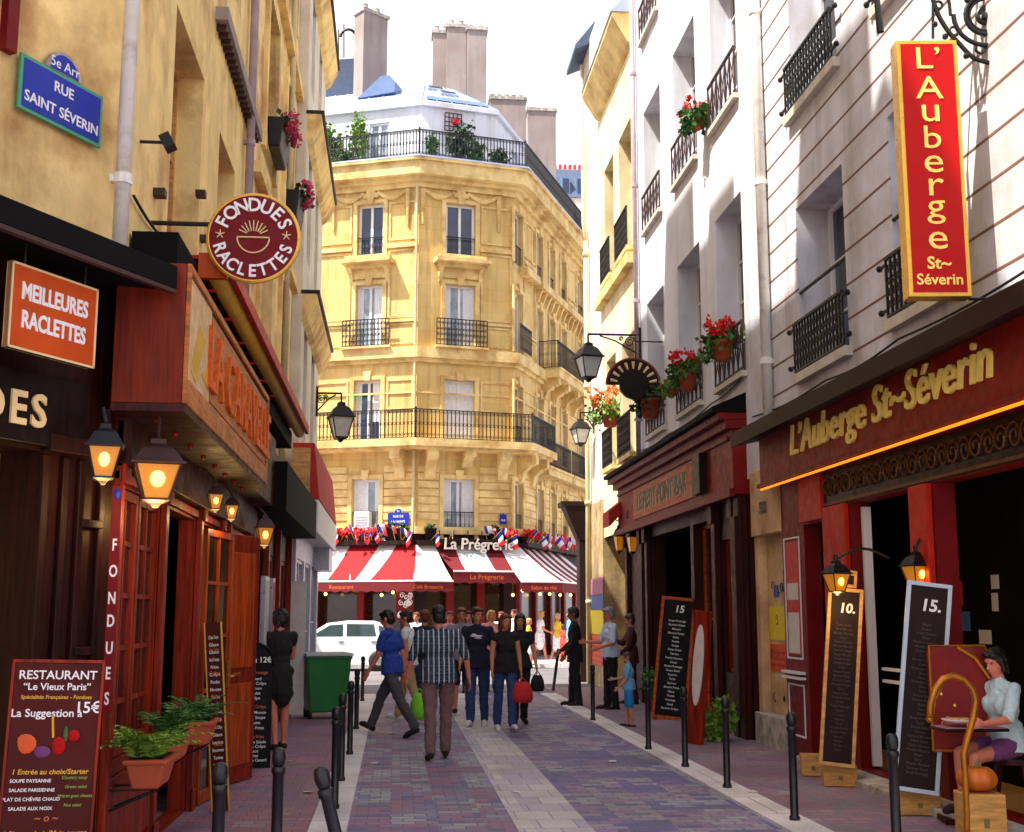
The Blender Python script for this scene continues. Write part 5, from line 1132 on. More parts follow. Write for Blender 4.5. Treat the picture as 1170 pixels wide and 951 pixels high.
# ================================================================== HANGING SIGNS
# round fondue sign
YS = 9.25; c = PY(289.5, 271.5, YS); FRd = Fr((c.x, YS, c.z), (1, 0, 0)); rad = 51 / FPX * YS * 1.01
o = root('round_sign', (c.x, YS, c.z - rad), 'round maroon fondue sign with a cream rim hanging from the ochre wall', 'sign')
s = MB(); s.prism(FRd, [(math.cos(2 * math.pi * i / 48) * rad, math.sin(2 * math.pi * i / 48) * rad) for i in range(48)], -.05, 0); s.build('disc', ma['sign_maroon'], o)
s = MB(); s.tube([FRd.p(math.cos(2 * math.pi * i / 48) * rad, math.sin(2 * math.pi * i / 48) * rad, -.02) for i in range(49)], .022, 8); s.build('rim', ma['gold'], o)
s = MB()
def arc_text(s, F, txt, r, a0, a1, size, top, n, bold=.006, sx=.8):
    for i, ch in enumerate(txt):
        a = a0 + (a1 - a0) * i / (len(txt) - 1); d = R(a); V = (math.cos(d), math.sin(d)) if top else (-math.cos(d), -math.sin(d))
        o_ = F.p(math.cos(d) * r, math.sin(d) * r, n); Vv = F.U * V[0] + F.V * V[1]; U = Vv.cross(F.N); glyphs(s, Fr(o_, U, Vv, F.N), ch, size, 0, 0, 0, .003, bold=bold, sx=sx)
arc_text(s, FRd, 'FONDUES', rad * .62, 154, 26, .15, True, .004, .003, .95); arc_text(s, FRd, 'RACLETTES', rad * .91, 199, 341, .135, False, .004, .003, .9)
s.build('lettering', ma['white_letter'], o)
s = MB(); s.smooth = False; rr_ = rad * .36
pts = [FRd.p(rr_ * math.cos(a), rr_ * math.sin(a) - .0, .006) for a in [math.pi + math.pi * i / 20 for i in range(21)]]; s.tube(pts + [pts[0]], .006, 5)
for k in range(9): a = R(20 + 17.5 * k); s.tube([FRd.p(math.cos(a) * rr_ * .45, math.sin(a) * rr_ * .25 + .02, .006), FRd.p(math.cos(a) * rr_ * .95, math.sin(a) * rr_ * .95 + .02, .006)], .005, 4)
for sx_ in (-1, 1):
    for k in range(5): a = k * 2 * math.pi / 5 + .3; s.tube([FRd.p(sx_ * rad * .74, .02, .006), FRd.p(sx_ * rad * .74 + math.cos(a) * .035, .02 + math.sin(a) * .035, .006)], .005, 4)
s.build('bowl_motif', ma['cream_letter'], o)
s = MB(); s.tube([(XLU, YS + .02, c.z + .1), (c.x - rad * .9, YS + .02, c.z + .1)], .018, 6); s.build('bracket', ma['black_iron'], o)
# orange raclette sign
n_ = .32; p4 = [SA.hit(*q, n_) for q in ((12, 297), (112, 331), (107, 423), (10, 395))]
u0, u1 = (p4[0][0] + p4[3][0]) / 2, (p4[1][0] + p4[2][0]) / 2; v1, v0 = (p4[0][1] + p4[1][1]) / 2, (p4[2][1] + p4[3][1]) / 2
o = root('raclette_sign', SA.p((u0 + u1) / 2, v0, n_), 'orange square sign with white raclette lettering under the black canopy', 'sign'); FQ = SA.tilt((u0 + u1) / 2, (v0 + v1) / 2, n_, -.0, .0); w_, h_ = (u1 - u0) / 2, (v1 - v0) / 2
s = MB(); s.box(FQ, -w_, w_, -h_, h_, -.03, 0); s.build('panel', ma['sign_orange'], o); s = MB(); t_ = .012
for a in ((-w_, w_, -h_, -h_ + t_), (-w_, w_, h_ - t_, h_), (-w_, -w_ + t_, -h_, h_), (w_ - t_, w_, -h_, h_)): s.box(FQ, *a, -.035, .006)
s.build('frame', ma['cream_letter'], o); s = MB(); glyphs(s, FQ, 'MEILLEURES', h_ * .56, 0, h_ * .2, .002, .003, bold=.004, sx=w_ * 1.78 / (h_ * .56 * 6.1)); glyphs(s, FQ, 'RACLETTES', h_ * .56, 0, -h_ * .46, .002, .003, bold=.004, sx=w_ * 1.62 / (h_ * .56 * 5.6)); s.build('lettering', ma['white_letter'], o)
s = MB(); [s.tube([FQ.p(a, h_, -.01), FQ.p(a, h_ + .25, -.01)], .008, 5) for a in (-w_ * .7, w_ * .7)]; s.build('hanger', ma['black_iron'], o)
# vertical fondue blade sign
o = root('blade_sign', (-1.66, 7.72, .6), 'narrow vertical dark red blade sign spelling fondues beside the paned window', 'sign'); FV = Fr((PY(127, 700, 7.6).x, 7.6, 0), (1, 0, 0))
za, zb2 = PY(127, 555, 7.6).z, PY(127, 815, 7.6).z; s = MB(); s.box(FV, -.028, .028, zb2, za, -.03, 0); s.build('board', ma['sign_maroon'], o); s = MB()
for ch, y in zip('FONDUES', (629, 659, 690, 716, 747, 776, 805)): glyphs(s, FV, ch, .1, 0, PY(127, y, 7.6).z, .002, .002, bold=.002, sx=.62)
s.build('lettering', ma['white_letter'], o); s = MB(); s.ell(FV.p(0, za - .05, .0), (.024, .006, .035), 8); s.build('emblem', ma['sign_blue'], o)
# vertical auberge sign with wrought iron bracket
YV = 9.05; p = [PY(*q, YV) for q in ((1022, 46), (1092, 46), (1112, 338), (1040, 340))]
FVs = Fr((0, YV, 0), (1, 0, 0)); xc = (p[0].x + p[1].x + p[2].x + p[3].x) / 4; w_ = .248; v1 = (p[0].z + p[1].z) / 2; v0 = (p[2].z + p[3].z) / 2
FVs = Fr((xc, YV, 0), (math.cos(R(-6)), math.sin(R(-6)), 0))
o = root('vertical_inn_sign', (xc, YV, v0), 'tall red vertical inn sign with yellow lettering and border on the right', 'sign'); s = MB(); s.box(FVs, -w_, w_, v0, v1, -.16, 0); s.build('case', ma['gold'], o, bevel=.006)
s = MB(); s.box(FVs, -w_ + .035, w_ - .035, v0 + .035, v1 - .035, -.01, .006); s.build('red_face', ma['sign_red'], o); s = MB(); h = v1 - v0
for ch, fy, sz in (('L’', .115, .26), ('A', .235, .27), ('u', .325, .3), ('b', .43, .27), ('e', .525, .3), ('r', .615, .3), ('g', .695, .28), ('e', .82, .3)):
    glyphs(s, FVs, ch, sz * 1.02, 0, v1 - h * fy, .007, .005, bold=.0, sx=1.2)
glyphs(s, FVs, 'St~', .14, 0, v0 + h * .105, .007, .004, bold=.003); glyphs(s, FVs, 'Séverin', .125, 0, v0 + h * .045, .007, .004, bold=.002)
s.build('lettering', ma['gold_letter'], o)
nn = -.08; X0 = XR - xc; s = MB()
def h2(px, py): return FVs.hit(px, py, nn)
def hp3(px, py): return FVs.p(*h2(px, py), nn)
cu, cv_ = h2(1127, 20); PXM = YV / FPX
s.spiral(FVs, cu, cv_, 42 * PXM, 6 * PXM, R(175), 2.35, .02, nn, 6, 26); s.spiral(FVs, cu, cv_, 30 * PXM, 9 * PXM, R(-30), 1.5, .014, nn, 6, 26); s.ell(FVs.p(cu, cv_, nn), .045, 8)
def arcp(pts, r):
    P = [hp3(*q_) for q_ in pts]; Q = []
    for i in range(len(P) - 1):
        p0, p1, p2, p3 = P[max(i - 1, 0)], P[i], P[i + 1], P[min(i + 2, len(P) - 1)]
        for j in range(4): t_ = j / 4; Q.append(.5 * ((2 * p1) + (p2 - p0) * t_ + (2 * p0 - 5 * p1 + 4 * p2 - p3) * t_ ** 2 + (3 * p1 - p0 - 3 * p2 + p3) * t_ ** 3))
    s.tube(Q + [P[-1]], r, 6)
arcp([(1060, -60), (1062, -20), (1070, 12), (1082, 34), (1096, 50), (1112, 66), (1130, 72), (1146, 78), (1158, 90), (1164, 102), (1160, 110), (1152, 110), (1148, 104)], .02)
arcp([(1074, -60), (1078, -25), (1084, 0), (1086, 18)], .014); arcp([(1146, 64), (1150, 72), (1152, 84)], .014); arcp([(1168, -60), (1172, 0), (1176, 120)], .03)
for (px, py, rr_) in ((1090, 36, 6), (1120, 56, 6), (1150, 58, 7), (1072, 6, 5), (1076, -20, 6)): s.spiral(FVs, *h2(px, py), rr_ * PXM, rr_ * PXM, 0, 1, .012, nn, 5, 12)
for (px, py) in ((1068, 28), (1080, 42), (1105, 0), (1104, 64), (1140, 58), (1062, -8)): s.ell(hp3(px, py), .028, 6)
arcp([(1060, -58), (1110, -58), (1176, -58)], .022); arcp([(1066, -58), (1066, 44)], .012); s.tube([FVs.p(w_, v0 + .0, -.08), FVs.p(X0, v0, -.08)], .012, 6)
s.build('scroll_bracket', ma['black_iron'], o)
s = MB(); s.tube([hp3(1000, -40), hp3(1002, 0), hp3(1006, 37)], [.02, .025, .03], 6); s.tube([hp3(1000, -40), hp3(1030, -58), hp3(1062, -58)], .014, 6); s.build('hanging_rod', ma['black_iron'], o)
# fan shaped sign
YF = 21.4; c = PY(724, 440, YF); FF2 = Fr((c.x, YF, c.z), (1, 0, 0)); o = root('fan_sign', (c.x, YF, c.z - .3), 'dark half wheel shaped sign with a black disc hanging by the wooden bar', 'sign'); r0, r1 = .26, .49
s = MB(); s.prism(FF2, [(math.cos(2 * math.pi * i / 32) * r0, math.sin(2 * math.pi * i / 32) * r0) for i in range(32)], -.05, .03); s.build('disc', ma['black_wood'], o)
s = MB(); P_ = [(math.cos(math.pi * i / 24) * r1, math.sin(math.pi * i / 24) * r1) for i in range(25)]; s.prism(FF2, P_, -.045, -.02); s.build('fan', ma['dark_brown'], o); s = MB()
for k in range(9): a = R(12 + 19.5 * k); s.tube([FF2.p(math.cos(a) * r0 * 1.15, math.sin(a) * r0 * 1.15, -.015), FF2.p(math.cos(a) * r1 * .88, math.sin(a) * r1 * .88, -.015)], [.018, .032], 6)
s.build('fan_bead', ma['cream_letter'], o); s = MB(); s.tube([FF2.p(P_[i][0], P_[i][1], -.03) for i in range(25)], .022, 6); s.build('rim', ma['dark_red_iron'], o)
s = MB(); s.tube([FF2.p(.05, r1, -.03), FF2.p(.05, r1 + .32, -.03), FF2.p(XR - c.x, r1 + .32, -.03)], .014, 5); s.build('bracket', ma['black_iron'], o)
# ================================================================== LANTERNS
def lantern(name, loc, w, h, label, cat, group=None, glass='lamp_glass', iron='black_iron', bulb=True, arm=None, energy=0, hook=0.0):
    """square tapered street lantern hanging from loc (top of its cap); arm = list of world points of the bracket"""
    o = root(name, loc, label, cat, group); F = Fr(loc, (math.cos(.25), math.sin(.25), 0)); L = Vector(loc)
    s = MB(); a = w / 2
    s.lathe(F, [(.01, 0), (a * .3, -h * .03), (a * .32, -h * .1), (a * .5, -h * .14), (a * .62, -h * .17)], 4, sq=True); s.lathe(F, [(a * .62, -h * .17), (a * .98, -h * .36), (a * 1.08, -h * .37), (a * 1.08, -h * .4), (a * .9, -h * .4)], 4, sq=True)
    s.build('cap', ma[iron], o)
    s = MB(); t0, t1 = a * .9, a * .5
    for i, (sx, sz) in enumerate(((1, 1), (1, -1), (-1, -1), (-1, 1))): s.tube([F.p(sx * t0, -h * .4, sz * t0), F.p(sx * t1, -h * .88, sz * t1)], w * .03, 5)
    s.lathe(F, [(t1 * 1.08, -h * .87), (t1 * 1.12, -h * .9), (t1 * .5, -h * .94), (t1 * .2, -h), (.004, -h * 1.0)], 4, sq=True)
    s.build('frame', ma[iron], o)
    s = MB(); s.lathe(F, [(t0 * .94, -h * .41), (t1 * .94, -h * .87)], 4, sq=True); s.build('glass', ma[glass], o)
    if bulb: s = MB(); s.smooth = True; s.ell(F.p(0, -h * .6, t0 * .78), (w * .15, w * .06, h * .13), 10, F); s.build('bulb', ma['bulb'], o)
    if arm:
        s = MB(); [s.tube(a_, r_, 6) for a_, r_ in arm]; s.build('bracket', ma[iron], o)
    if energy:
        l = bpy.data.lights.new('lantern_light', 'POINT'); l.energy = energy; l.color = (1, .62, .22); l.energy = energy * .3; l.shadow_soft_size = .06; lo = bpy.data.objects.new('lantern_light', l); COL.objects.link(lo); lo.parent = o; lo.location = Vector((0, 0, -h * 1.12))
    return o
def curl(p, q, r, n=12):                                       # an S shaped arm between two points
    p, q = Vector(p), Vector(q); return ([p.lerp(q, i / n) + _z * (r * math.sin(math.pi * i / n)) for i in range(n + 1)])
c = PY(121, 483, 7.15); lantern('wall_lantern', c, .2, .36, 'black lantern with yellow panes on the corner post below the raclette sign', 'lantern', 'wall lanterns on the left shopfronts', arm=[(curl(c, SA.p(-.12, c.z + .06, .05), .08), .012), ([c + Vector((0, 0, 0)), c + Vector((-.02, 0, .09))], .01)], energy=9)
c = PY(181, 500, 7.75); lantern('wall_lantern', c, .3, .44, 'large bronze lantern hanging under the end of the orange sign box', 'lantern', 'wall lanterns on the left shopfronts', iron='rust_iron', arm=[([c, (c.x, c.y, 2.93)], .012)], energy=16)
for px, py, Y, w_, lb in ((247, 552, 10.4, .13, 'small lit lantern over the dark doorway, nearer one of two'), (265, 566, 11.6, .13, 'small lit lantern beside the door, farther one of two'), (303, 588, 14.0, .2, 'lit lantern above the black chalkboard on the left')):
    c = PY(px, py, Y); lantern('wall_lantern', c, w_, w_ * 1.9, lb, 'lantern', 'wall lanterns on the left shopfronts', iron='rust_iron', arm=[(curl(c, (XL, Y + .02, c.z + .05), .1), .01)], energy=6)
for px, py, Y, lb in ((955, 640, 11.6, 'lit lantern above the wooden menu board on the right'), (1046, 630, 10.75, 'lit lantern above the white framed menu board on the right')):
    c = PY(px, py, Y); lantern('wall_lantern', c, .21, .34, lb, 'lantern', 'lanterns of the red restaurant', arm=[(curl(c, (XR - .0, Y + .02, c.z + .02), .1), .014), ([c, c + _z * .05], .02)], energy=14)
for px, py, Y, lb in ((707, 600, 25.0, 'left one of two small carriage lamps by the wooden bar'), (722, 600, 24.0, 'right one of two small carriage lamps by the wooden bar')):
    c = PY(px, py, Y); o = lantern('carriage_lamp', c, .2, .6, lb, 'lantern', 'carriage lamps by the wooden bar', bulb=False, arm=[(curl(c, (XR, Y, c.z + .15), .1), .015), ([c + Vector((.1 * math.cos(i * .6), 0, .2 + .12 * math.sin(i * .6))) for i in range(11)], .012)], energy=0)
def bracket_lantern(px, py, Y, X, Xw, w_, label):
    c = PY(px, py, Y); z = c.z + w_ * .35; d = 1 if Xw > c.x else -1
    arms = [([(c.x, Y, z), (Xw, Y, z)], .022), ([(c.x, Y, z), c], .02), ([(Xw - d * .02, Y, z + .15), (Xw - d * .02, Y, z - .5)], .03), ([(c.x + (Xw - c.x) * .22, Y, z - .03), (c.x + (Xw - c.x) * .5, Y, z - .12), (c.x + (Xw - c.x) * .8, Y, z - .3), (Xw, Y, z - .42)], .016)]
    F = Fr((0, Y, 0), (1, 0, 0)); 
    for f, r_ in ((.78, .11), (.62, .05), (.9, .06)): arms.append(([F.p(c.x + (Xw - c.x) * f + math.cos(i * .5) * r_ * (1 - i / 28), z - .03 - r_ + math.sin(i * .5) * r_ * (1 - i / 28)) for i in range(24)], .01))
    o = lantern('street_lantern', c, w_, w_ * 1.75, label, 'street lantern', 'street lanterns on wall brackets', glass='lamp_clear', bulb=False, arm=arms)
    return o
bracket_lantern(672, 391, 23.4, 0, XR, .46, 'black street lantern on a scrolled bracket right of the lane')
bracket_lantern(663, 478, 29.2, 0, XR, .4, 'small far street lantern by the pale pipe at the right corner')
bracket_lantern(390, 459, 26.0, 0, XD, .5, 'black street lantern on a bracket from the pale house on the left')
# ================================================================== FLOWERS ON THE RIGHT
def flowerpot(px, py, Y, r, label, bloom, nb, leaf='leaf', X=4.62, pot=.15, nl=260):
    c = PX(px, py, X); c = Vector((X, c.y, c.z)); o = root('flower_pot', c, label, 'flower pot', 'flower pots on the right window railings'); F = Fr(c, (1, 0, 0)); s = MB(); s.smooth = True
    s.lathe(F, [(pot * .65, 0), (pot, pot * 1.5), (pot * 1.12, pot * 1.5), (pot * 1.12, pot * 1.75), (pot * .9, pot * 1.75), (pot * .88, pot * 1.5)], 14); s.build('pot', ma['terracotta'], o)
    s = MB(); rg = random.Random(int(px)); s.leaves(c + _z * (pot * 1.9), (r, r, r * .55), nl, .11, rg); s.leaves(c + Vector((-r * .4, .1, pot * .9)), (r * .6, r * .8, r * .4), nl // 3, .1, rg); s.build('foliage', ma[leaf], o)
    s = MB()
    for k in range(nb):
        d = Vector((rg.uniform(-1, .6) * r * .9, rg.uniform(-1, 1) * r * .9, pot * 1.9 + r * rg.uniform(.1, .9))); s.leaves(c + d, (.06, .06, .05), 16, .055, rg, shell=.1)
    s.build('blossom', ma[bloom], o)
flowerpot(826, 412, 18, .3, 'biggest pot of red geraniums, on the railing nearest the white downpipe', 'petal_red', 26, pot=.16)
flowerpot(786, 446, 20, .3, 'pot of red geraniums on the middle railing of the white house', 'petal_red', 20, pot=.17)
flowerpot(743, 478, 22, .36, 'bushy pot with few red flowers on the railing above the bar board', 'petal_red', 7, 'leaf_dark', pot=.2)
flowerpot(770, 452, 21, .2, 'small trailing green pot beside the middle geraniums', 'petal_red', 4, 'leaf_light', pot=.1, nl=160)
flowerpot(697, 488, 26.6, .5, 'loose yellow and orange flowering pot at the farthest railing', 'petal_orange', 40, 'leaf_light', pot=.2)
flowerpot(797, 148, 19.4, .26, 'red flowers behind the upper middle railing of the white house', 'petal_red', 12, pot=.1)
for Y, z, lb in ((17.0, 8.12, 'upper window box of pink geraniums on the left'), (20.0, 8.12, 'farther window box of pink geraniums on the left')):
    o = root('window_box', (XLU + .15, Y, z), lb, 'flower box', 'window boxes on the left house'); s = MB(); s.frust(Fr((XLU, Y, 0), (0, 1, 0)), (-.5, .5, .06, .22), (-.55, .55, .03, .27), z, z + .42); s.build('trough', ma['black_iron'], o, bevel=.02)
    s = MB(); [s.leaves((XLU + .24, Y + d, z + .45), (.12, .2, .12), 40, .09) for d in (-.3, 0, .3)]; s.build('foliage', ma['leaf_dark'], o)
    s = MB(); [s.leaves((XLU + .3 + .1 * rnd.random(), Y + rnd.uniform(-.45, .5), z + .45 + rnd.uniform(-.1, .25)), (.07, .07, .06), 20, .06, shell=.1) for k in range(16)]; s.build('blossom', ma['petal_pink'], o)
# ================================================================== STREET FURNITURE
bo0 = None
BG = 'black bollards along the kerbs'
def bollard(x, y, label, H=.86, lean=(0, 0)):
    global bo0
    if bo0 is None:
        bo0 = proto('bollard', label, 'bollard', BG); F = Fr((0, 0, 0), (1, 0, 0)); s = MB(); s.smooth = True
        s.lathe(F, [(.044, 0), (.044, .03), (.034, .04), (.034, .70), (.042, .71), (.042, .74), (.03, .75)], 16); s.build('post', ma['bollard_paint'], bo0)
        s = MB(); s.smooth = True; s.lathe(F, [(.028, .745), (.038, .765), (.043, .80), (.039, .835), (.028, .855), (.004, .862)], 16); s.build('ball_top', ma['bollard_paint'], bo0); p = bo0
    else: p = copy_tree(bo0)
    p.location = (x, y, .028); p.rotation_euler = (lean[0], lean[1], 0); p['label'] = label; p.scale = (1, 1, H / .86)
    return p
def bx(px, py): g_ = G(px, py, .03); return g_.x, g_.y
bollard(*bx(908, 937), 'bollard in front of the wooden menu board on the right')
bollard(*bx(831, 900), 'bollard in front of the blue pot plant by the bar doorway')
bollard(*bx(783, 876), 'bollard in front of the right edge of the large bar chalkboard')
bollard(*bx(741, 856), 'bollard between the child and the large bar chalkboard')
bollard(*bx(677.5, 823), 'farthest upright bollard on the right, beside the man in black')
bollard(*bx(1026, 989), 'nearest right bollard, in front of the white framed menu board')
bollard(*bx(632, 789), 'leaning bollard at the end of the right kerb left of the man in black', .9, (.0, .14))
bollard(*bx(382, 924), 'bollard in front of the green bin, nearest of the five in a row')
bollard(*bx(389.5, 892), 'second nearest bollard of the left row by the green bin')
bollard(*bx(399.5, 862), 'third bollard of the left row, beside the walking man in blue', .86)
bollard(*bx(407, 833), 'fourth bollard of the left row by the green bin')
bollard(*bx(414, 801), 'farthest bollard of the left row in front of the white car', .84)
bollard(*bx(314, 1023), 'nearest left bollard below the woman in the black dress')
bollard(*bx(245, 1064), 'nearest left bollard beside the planters, cut by the picture bottom', .87)
bollard(*bx(412, 1073), 'leaning bollard at the bottom edge in front of the left kerb', .9, (0, -.26))
# green bin
g_ = G(371, 822); o = root('wheelie_bin', (g_.x, g_.y, .026), 'green plastic wheelie bin with a pale lid by the silver shopfront', 'bin'); F = face((g_.x, g_.y, .026), 12)
s = MB(); s.frust(F, (-.29, .29, -.3, .3), (-.36, .36, -.38, .36), .1, .98); s.frust(F, (-.37, .37, -.4, .37), (-.38, .38, -.4, .38), .93, .985); s.build('body', ma['bin_green'], o, bevel=.03)
s = MB(); s.frust(F, (-.39, .39, -.44, .41), (-.37, .37, -.43, .38), .987, 1.03); s.tube([F.p(-.3, 1.0, -.46), F.p(.3, 1.0, -.46)], .02, 8); s.build('lid', ma['bin_lid'], o, bevel=.012)
for u in (-.3, .24):
    for n in (-.25, .2): s = MB(); s.smooth = True; s.lathe(Fr(F.p(u, .075, n), F.V, F.U, F.N), [(.03, 0), (.08, .0), (.08, .05), (.03, .05)], 16); s.build('wheel', ma['rubber'], o)
# menu boards --------------------------------------------------------
def menu_text(F, groups, par):
    for mt, lines in groups:
        s = MB()
        for (t_, u, v, sz, al) in lines: glyphs(s, F, t_, sz, u, v, .004, .0015, al, bold=sz * .014, shear=.12 if mt != 'white_letter' else .0)
        s.build('lettering', ma[mt], par)
c = PY(68, 757, 6.7); FM = Fr((c.x, 6.7, 0), (math.cos(R(12)), math.sin(R(12)), 0)).tilt(0, c.z, 0, .05, -.025)
o = root('restaurant_menu_board', (c.x, 6.7, 0), 'brown restaurant menu board with painted fruit and white lettering at the left edge', 'menu board'); HB = c.z + .0
s = MB(); s.box(FM, -.215, .215, -HB + .02, 0, -.03, 0); s.build('panel', ma['menu_brown'], o, bevel=.004); s = MB()
for a in ((-.225, .225, -.002, .014), (-.227, -.213, -HB + .02, 0), (.213, .227, -HB + .02, 0)): s.box(FM, *a, -.035, .008)
s.build('frame', ma['red_wood'], o)
menu_text(FM, [('white_letter', [('RESTAURANT', 0, -.085, .062, 'CENTER'), ('“Le Vieux Paris”', 0, -.14, .05, 'CENTER'), ('La Suggestion à', -.04, -.275, .056, 'CENTER'), ('15€', .16, -.255, .08, 'CENTER')]),
               ('yellow_letter', [('Spécialités Françaises - Fondues', 0, -.185, .027, 'CENTER'), ('1 Entrée au choix/Starter', .0, -.56, .036, 'CENTER'), ('1 Plat au choix/Main course', .0, -.86, .036, 'CENTER')]),
               ('white_letter', [('SOUPE PAYSANNE', -.09, -.60, .024, 'CENTER'), ('SALADE PARISIENNE', -.08, -.645, .024, 'CENTER'), ('PLAT DE CHÈVRE CHAUD', -.08, -.69, .024, 'CENTER'), ('SALADE AUX NOIX', -.08, -.735, .024, 'CENTER'), ('PAVÉ AU POIVRE OU AU ROQUEFORT', 0, -.91, .024, 'CENTER'), ('ANDOUILLETTE GRILLÉE', 0, -1.0, .024, 'CENTER')]),
               ('green_letter', [('Country soup', .12, -.585, .022, 'CENTER'), ('Green salad', .13, -.63, .022, 'CENTER'), ('Warm goat cheese', .13, -.675, .022, 'CENTER'), ('Nut salad', .12, -.72, .022, 'CENTER'), ('Steak with pepper or blue cheese', .0, -.95, .022, 'CENTER'), ('Grilled sausage', .02, -1.03, .022, 'CENTER')]),
               ('orange_letter', [('~ o ~', 0, -.79, .05, 'CENTER')])], o)
s = MB(); s.ell(FM.p(-.13, -.41, .004), (.055, .006, .05), 12); s.build('painted_pear', ma['poster_orange'], o)
s = MB(); s.ell(FM.p(-.05, -.45, .004), (.045, .006, .03), 12); s.build('painted_plum', ma['cloth_violet'], o)
s = MB(); s.ell(FM.p(.03, -.42, .005), (.035, .006, .045), 12); s.ell(FM.p(.1, -.37, .005), (.03, .006, .03), 12); s.build('painted_berry', ma['sign_red'], o)
s = MB(); s.ell(FM.p(.06, -.36, .006), (.012, .004, .04), 8); s.build('painted_leaf', ma['leaf'], o); s = MB(); s.tube([FM.p(-.01, -.27, .004), FM.p(.0, -.38, .004)], .006, 5); s.build('painted_stem', ma['yellow_letter'], o)
def chalk_lines(F, u0, u1, v0, v1, k, seed, mt, par, sz, words=('Soupe', 'Salade', 'Crêpe', 'Poulet', 'Moules', 'Frites', 'Tarte', 'Glace', 'Steak', 'Terrine', 'Saumon', 'Mousse', 'Fromage', 'Canard')):
    rg = random.Random(seed); s = MB()
    for i in range(k):
        t_ = rg.choice(words) + (' ' + rg.choice(words) if rg.random() < .6 else ''); v = v1 - (v1 - v0) * (i + .8) / k
        glyphs(s, F, t_, sz, (u0 + u1) / 2 if rg.random() < 1 else u0, v, .003, .001, 'CENTER', bold=sz * .01, sx=min(1, (u1 - u0) / (len(t_) * sz * .55)))
    s.build('lettering', ma[mt], par)
# black rounded A board
g_ = G(289, 878, .026); F = face((g_.x, g_.y, .026), 10).tilt(0, 0, 0, .08); o = root('rounded_chalkboard', g_, 'black round topped chalkboard stand with white and orange lettering on the left', 'chalkboard')
hw, hh = .185, 1.36; pts = [(-hw, 0), (hw, 0), (hw, 1.1)] + [(hw * math.cos(math.pi * i / 12), 1.1 + .24 * math.sin(math.pi * i / 12)) for i in range(1, 12)] + [(-hw, 1.1)]
s = MB(); s.prism(F, pts, -.025, 0); s.build('board', ma['blackboard'], o, bevel=.004); s = MB(); s.tube([F.p(a, b, .0) for a, b in pts[2:]] , .014, 6); s.build('rim', ma['black_wood'], o)
s = MB(); glyphs(s, F, 'menu 12€', .085, 0, 1.13, .003, .001, bold=.002); s.build('lettering', ma['white_letter'], o); chalk_lines(F, -.15, .15, .98, 1.1, 1, 1, 'orange_letter', o, .05); chalk_lines(F, -.16, .16, .72, .98, 5, 2, 'white_letter', o, .045); chalk_lines(F, -.15, .15, .62, .7, 1, 3, 'orange_letter', o, .05); chalk_lines(F, -.15, .15, .4, .62, 4, 4, 'white_letter', o, .045); chalk_lines(F, -.15, .15, .3, .38, 1, 5, 'orange_letter', o, .05); chalk_lines(F, -.16, .16, .06, .3, 5, 6, 'white_letter', o, .045)
s = MB(); s.tube([F.p(-.15, 1.1, -.03), F.p(-.15, .1, -.45)], .014, 5); s.tube([F.p(.15, 1.1, -.03), F.p(.15, .1, -.45)], .014, 5); s.each('rear_leg', ma['black_wood'], o)
# narrow leaning menu strips
for (px, py, Y, w_, z0, z1_, lb, sd) in ((243, 800, 11.0, .13, .03, 1.62, 'narrow leaning menu strip with gold edge behind the right planter', 21),):
    c = PY(252, 930, Y); F = Fr((c.x, Y, .03), (1, 0, 0)).tilt(0, 0, 0, .04, .085); o = root('menu_strip', (c.x, Y, .03), lb, 'menu board'); s = MB(); s.box(F, -w_ / 2, w_ / 2, 0, z1_ - z0, -.02, 0); s.build('panel', ma['menu_brown'], o); s = MB(); s.box(F, -w_ / 2 - .012, -w_ / 2, 0, z1_ - z0, -.022, .006); s.box(F, w_ / 2, w_ / 2 + .012, 0, z1_ - z0, -.022, .006); s.build('frame', ma['gold'], o)
    chalk_lines(F, -.05, .05, .1, 1.5, 22, sd, 'white_letter', o, .04); chalk_lines(F, -.05, .05, .1, 1.5, 7, sd + 1, 'orange_letter', o, .05)
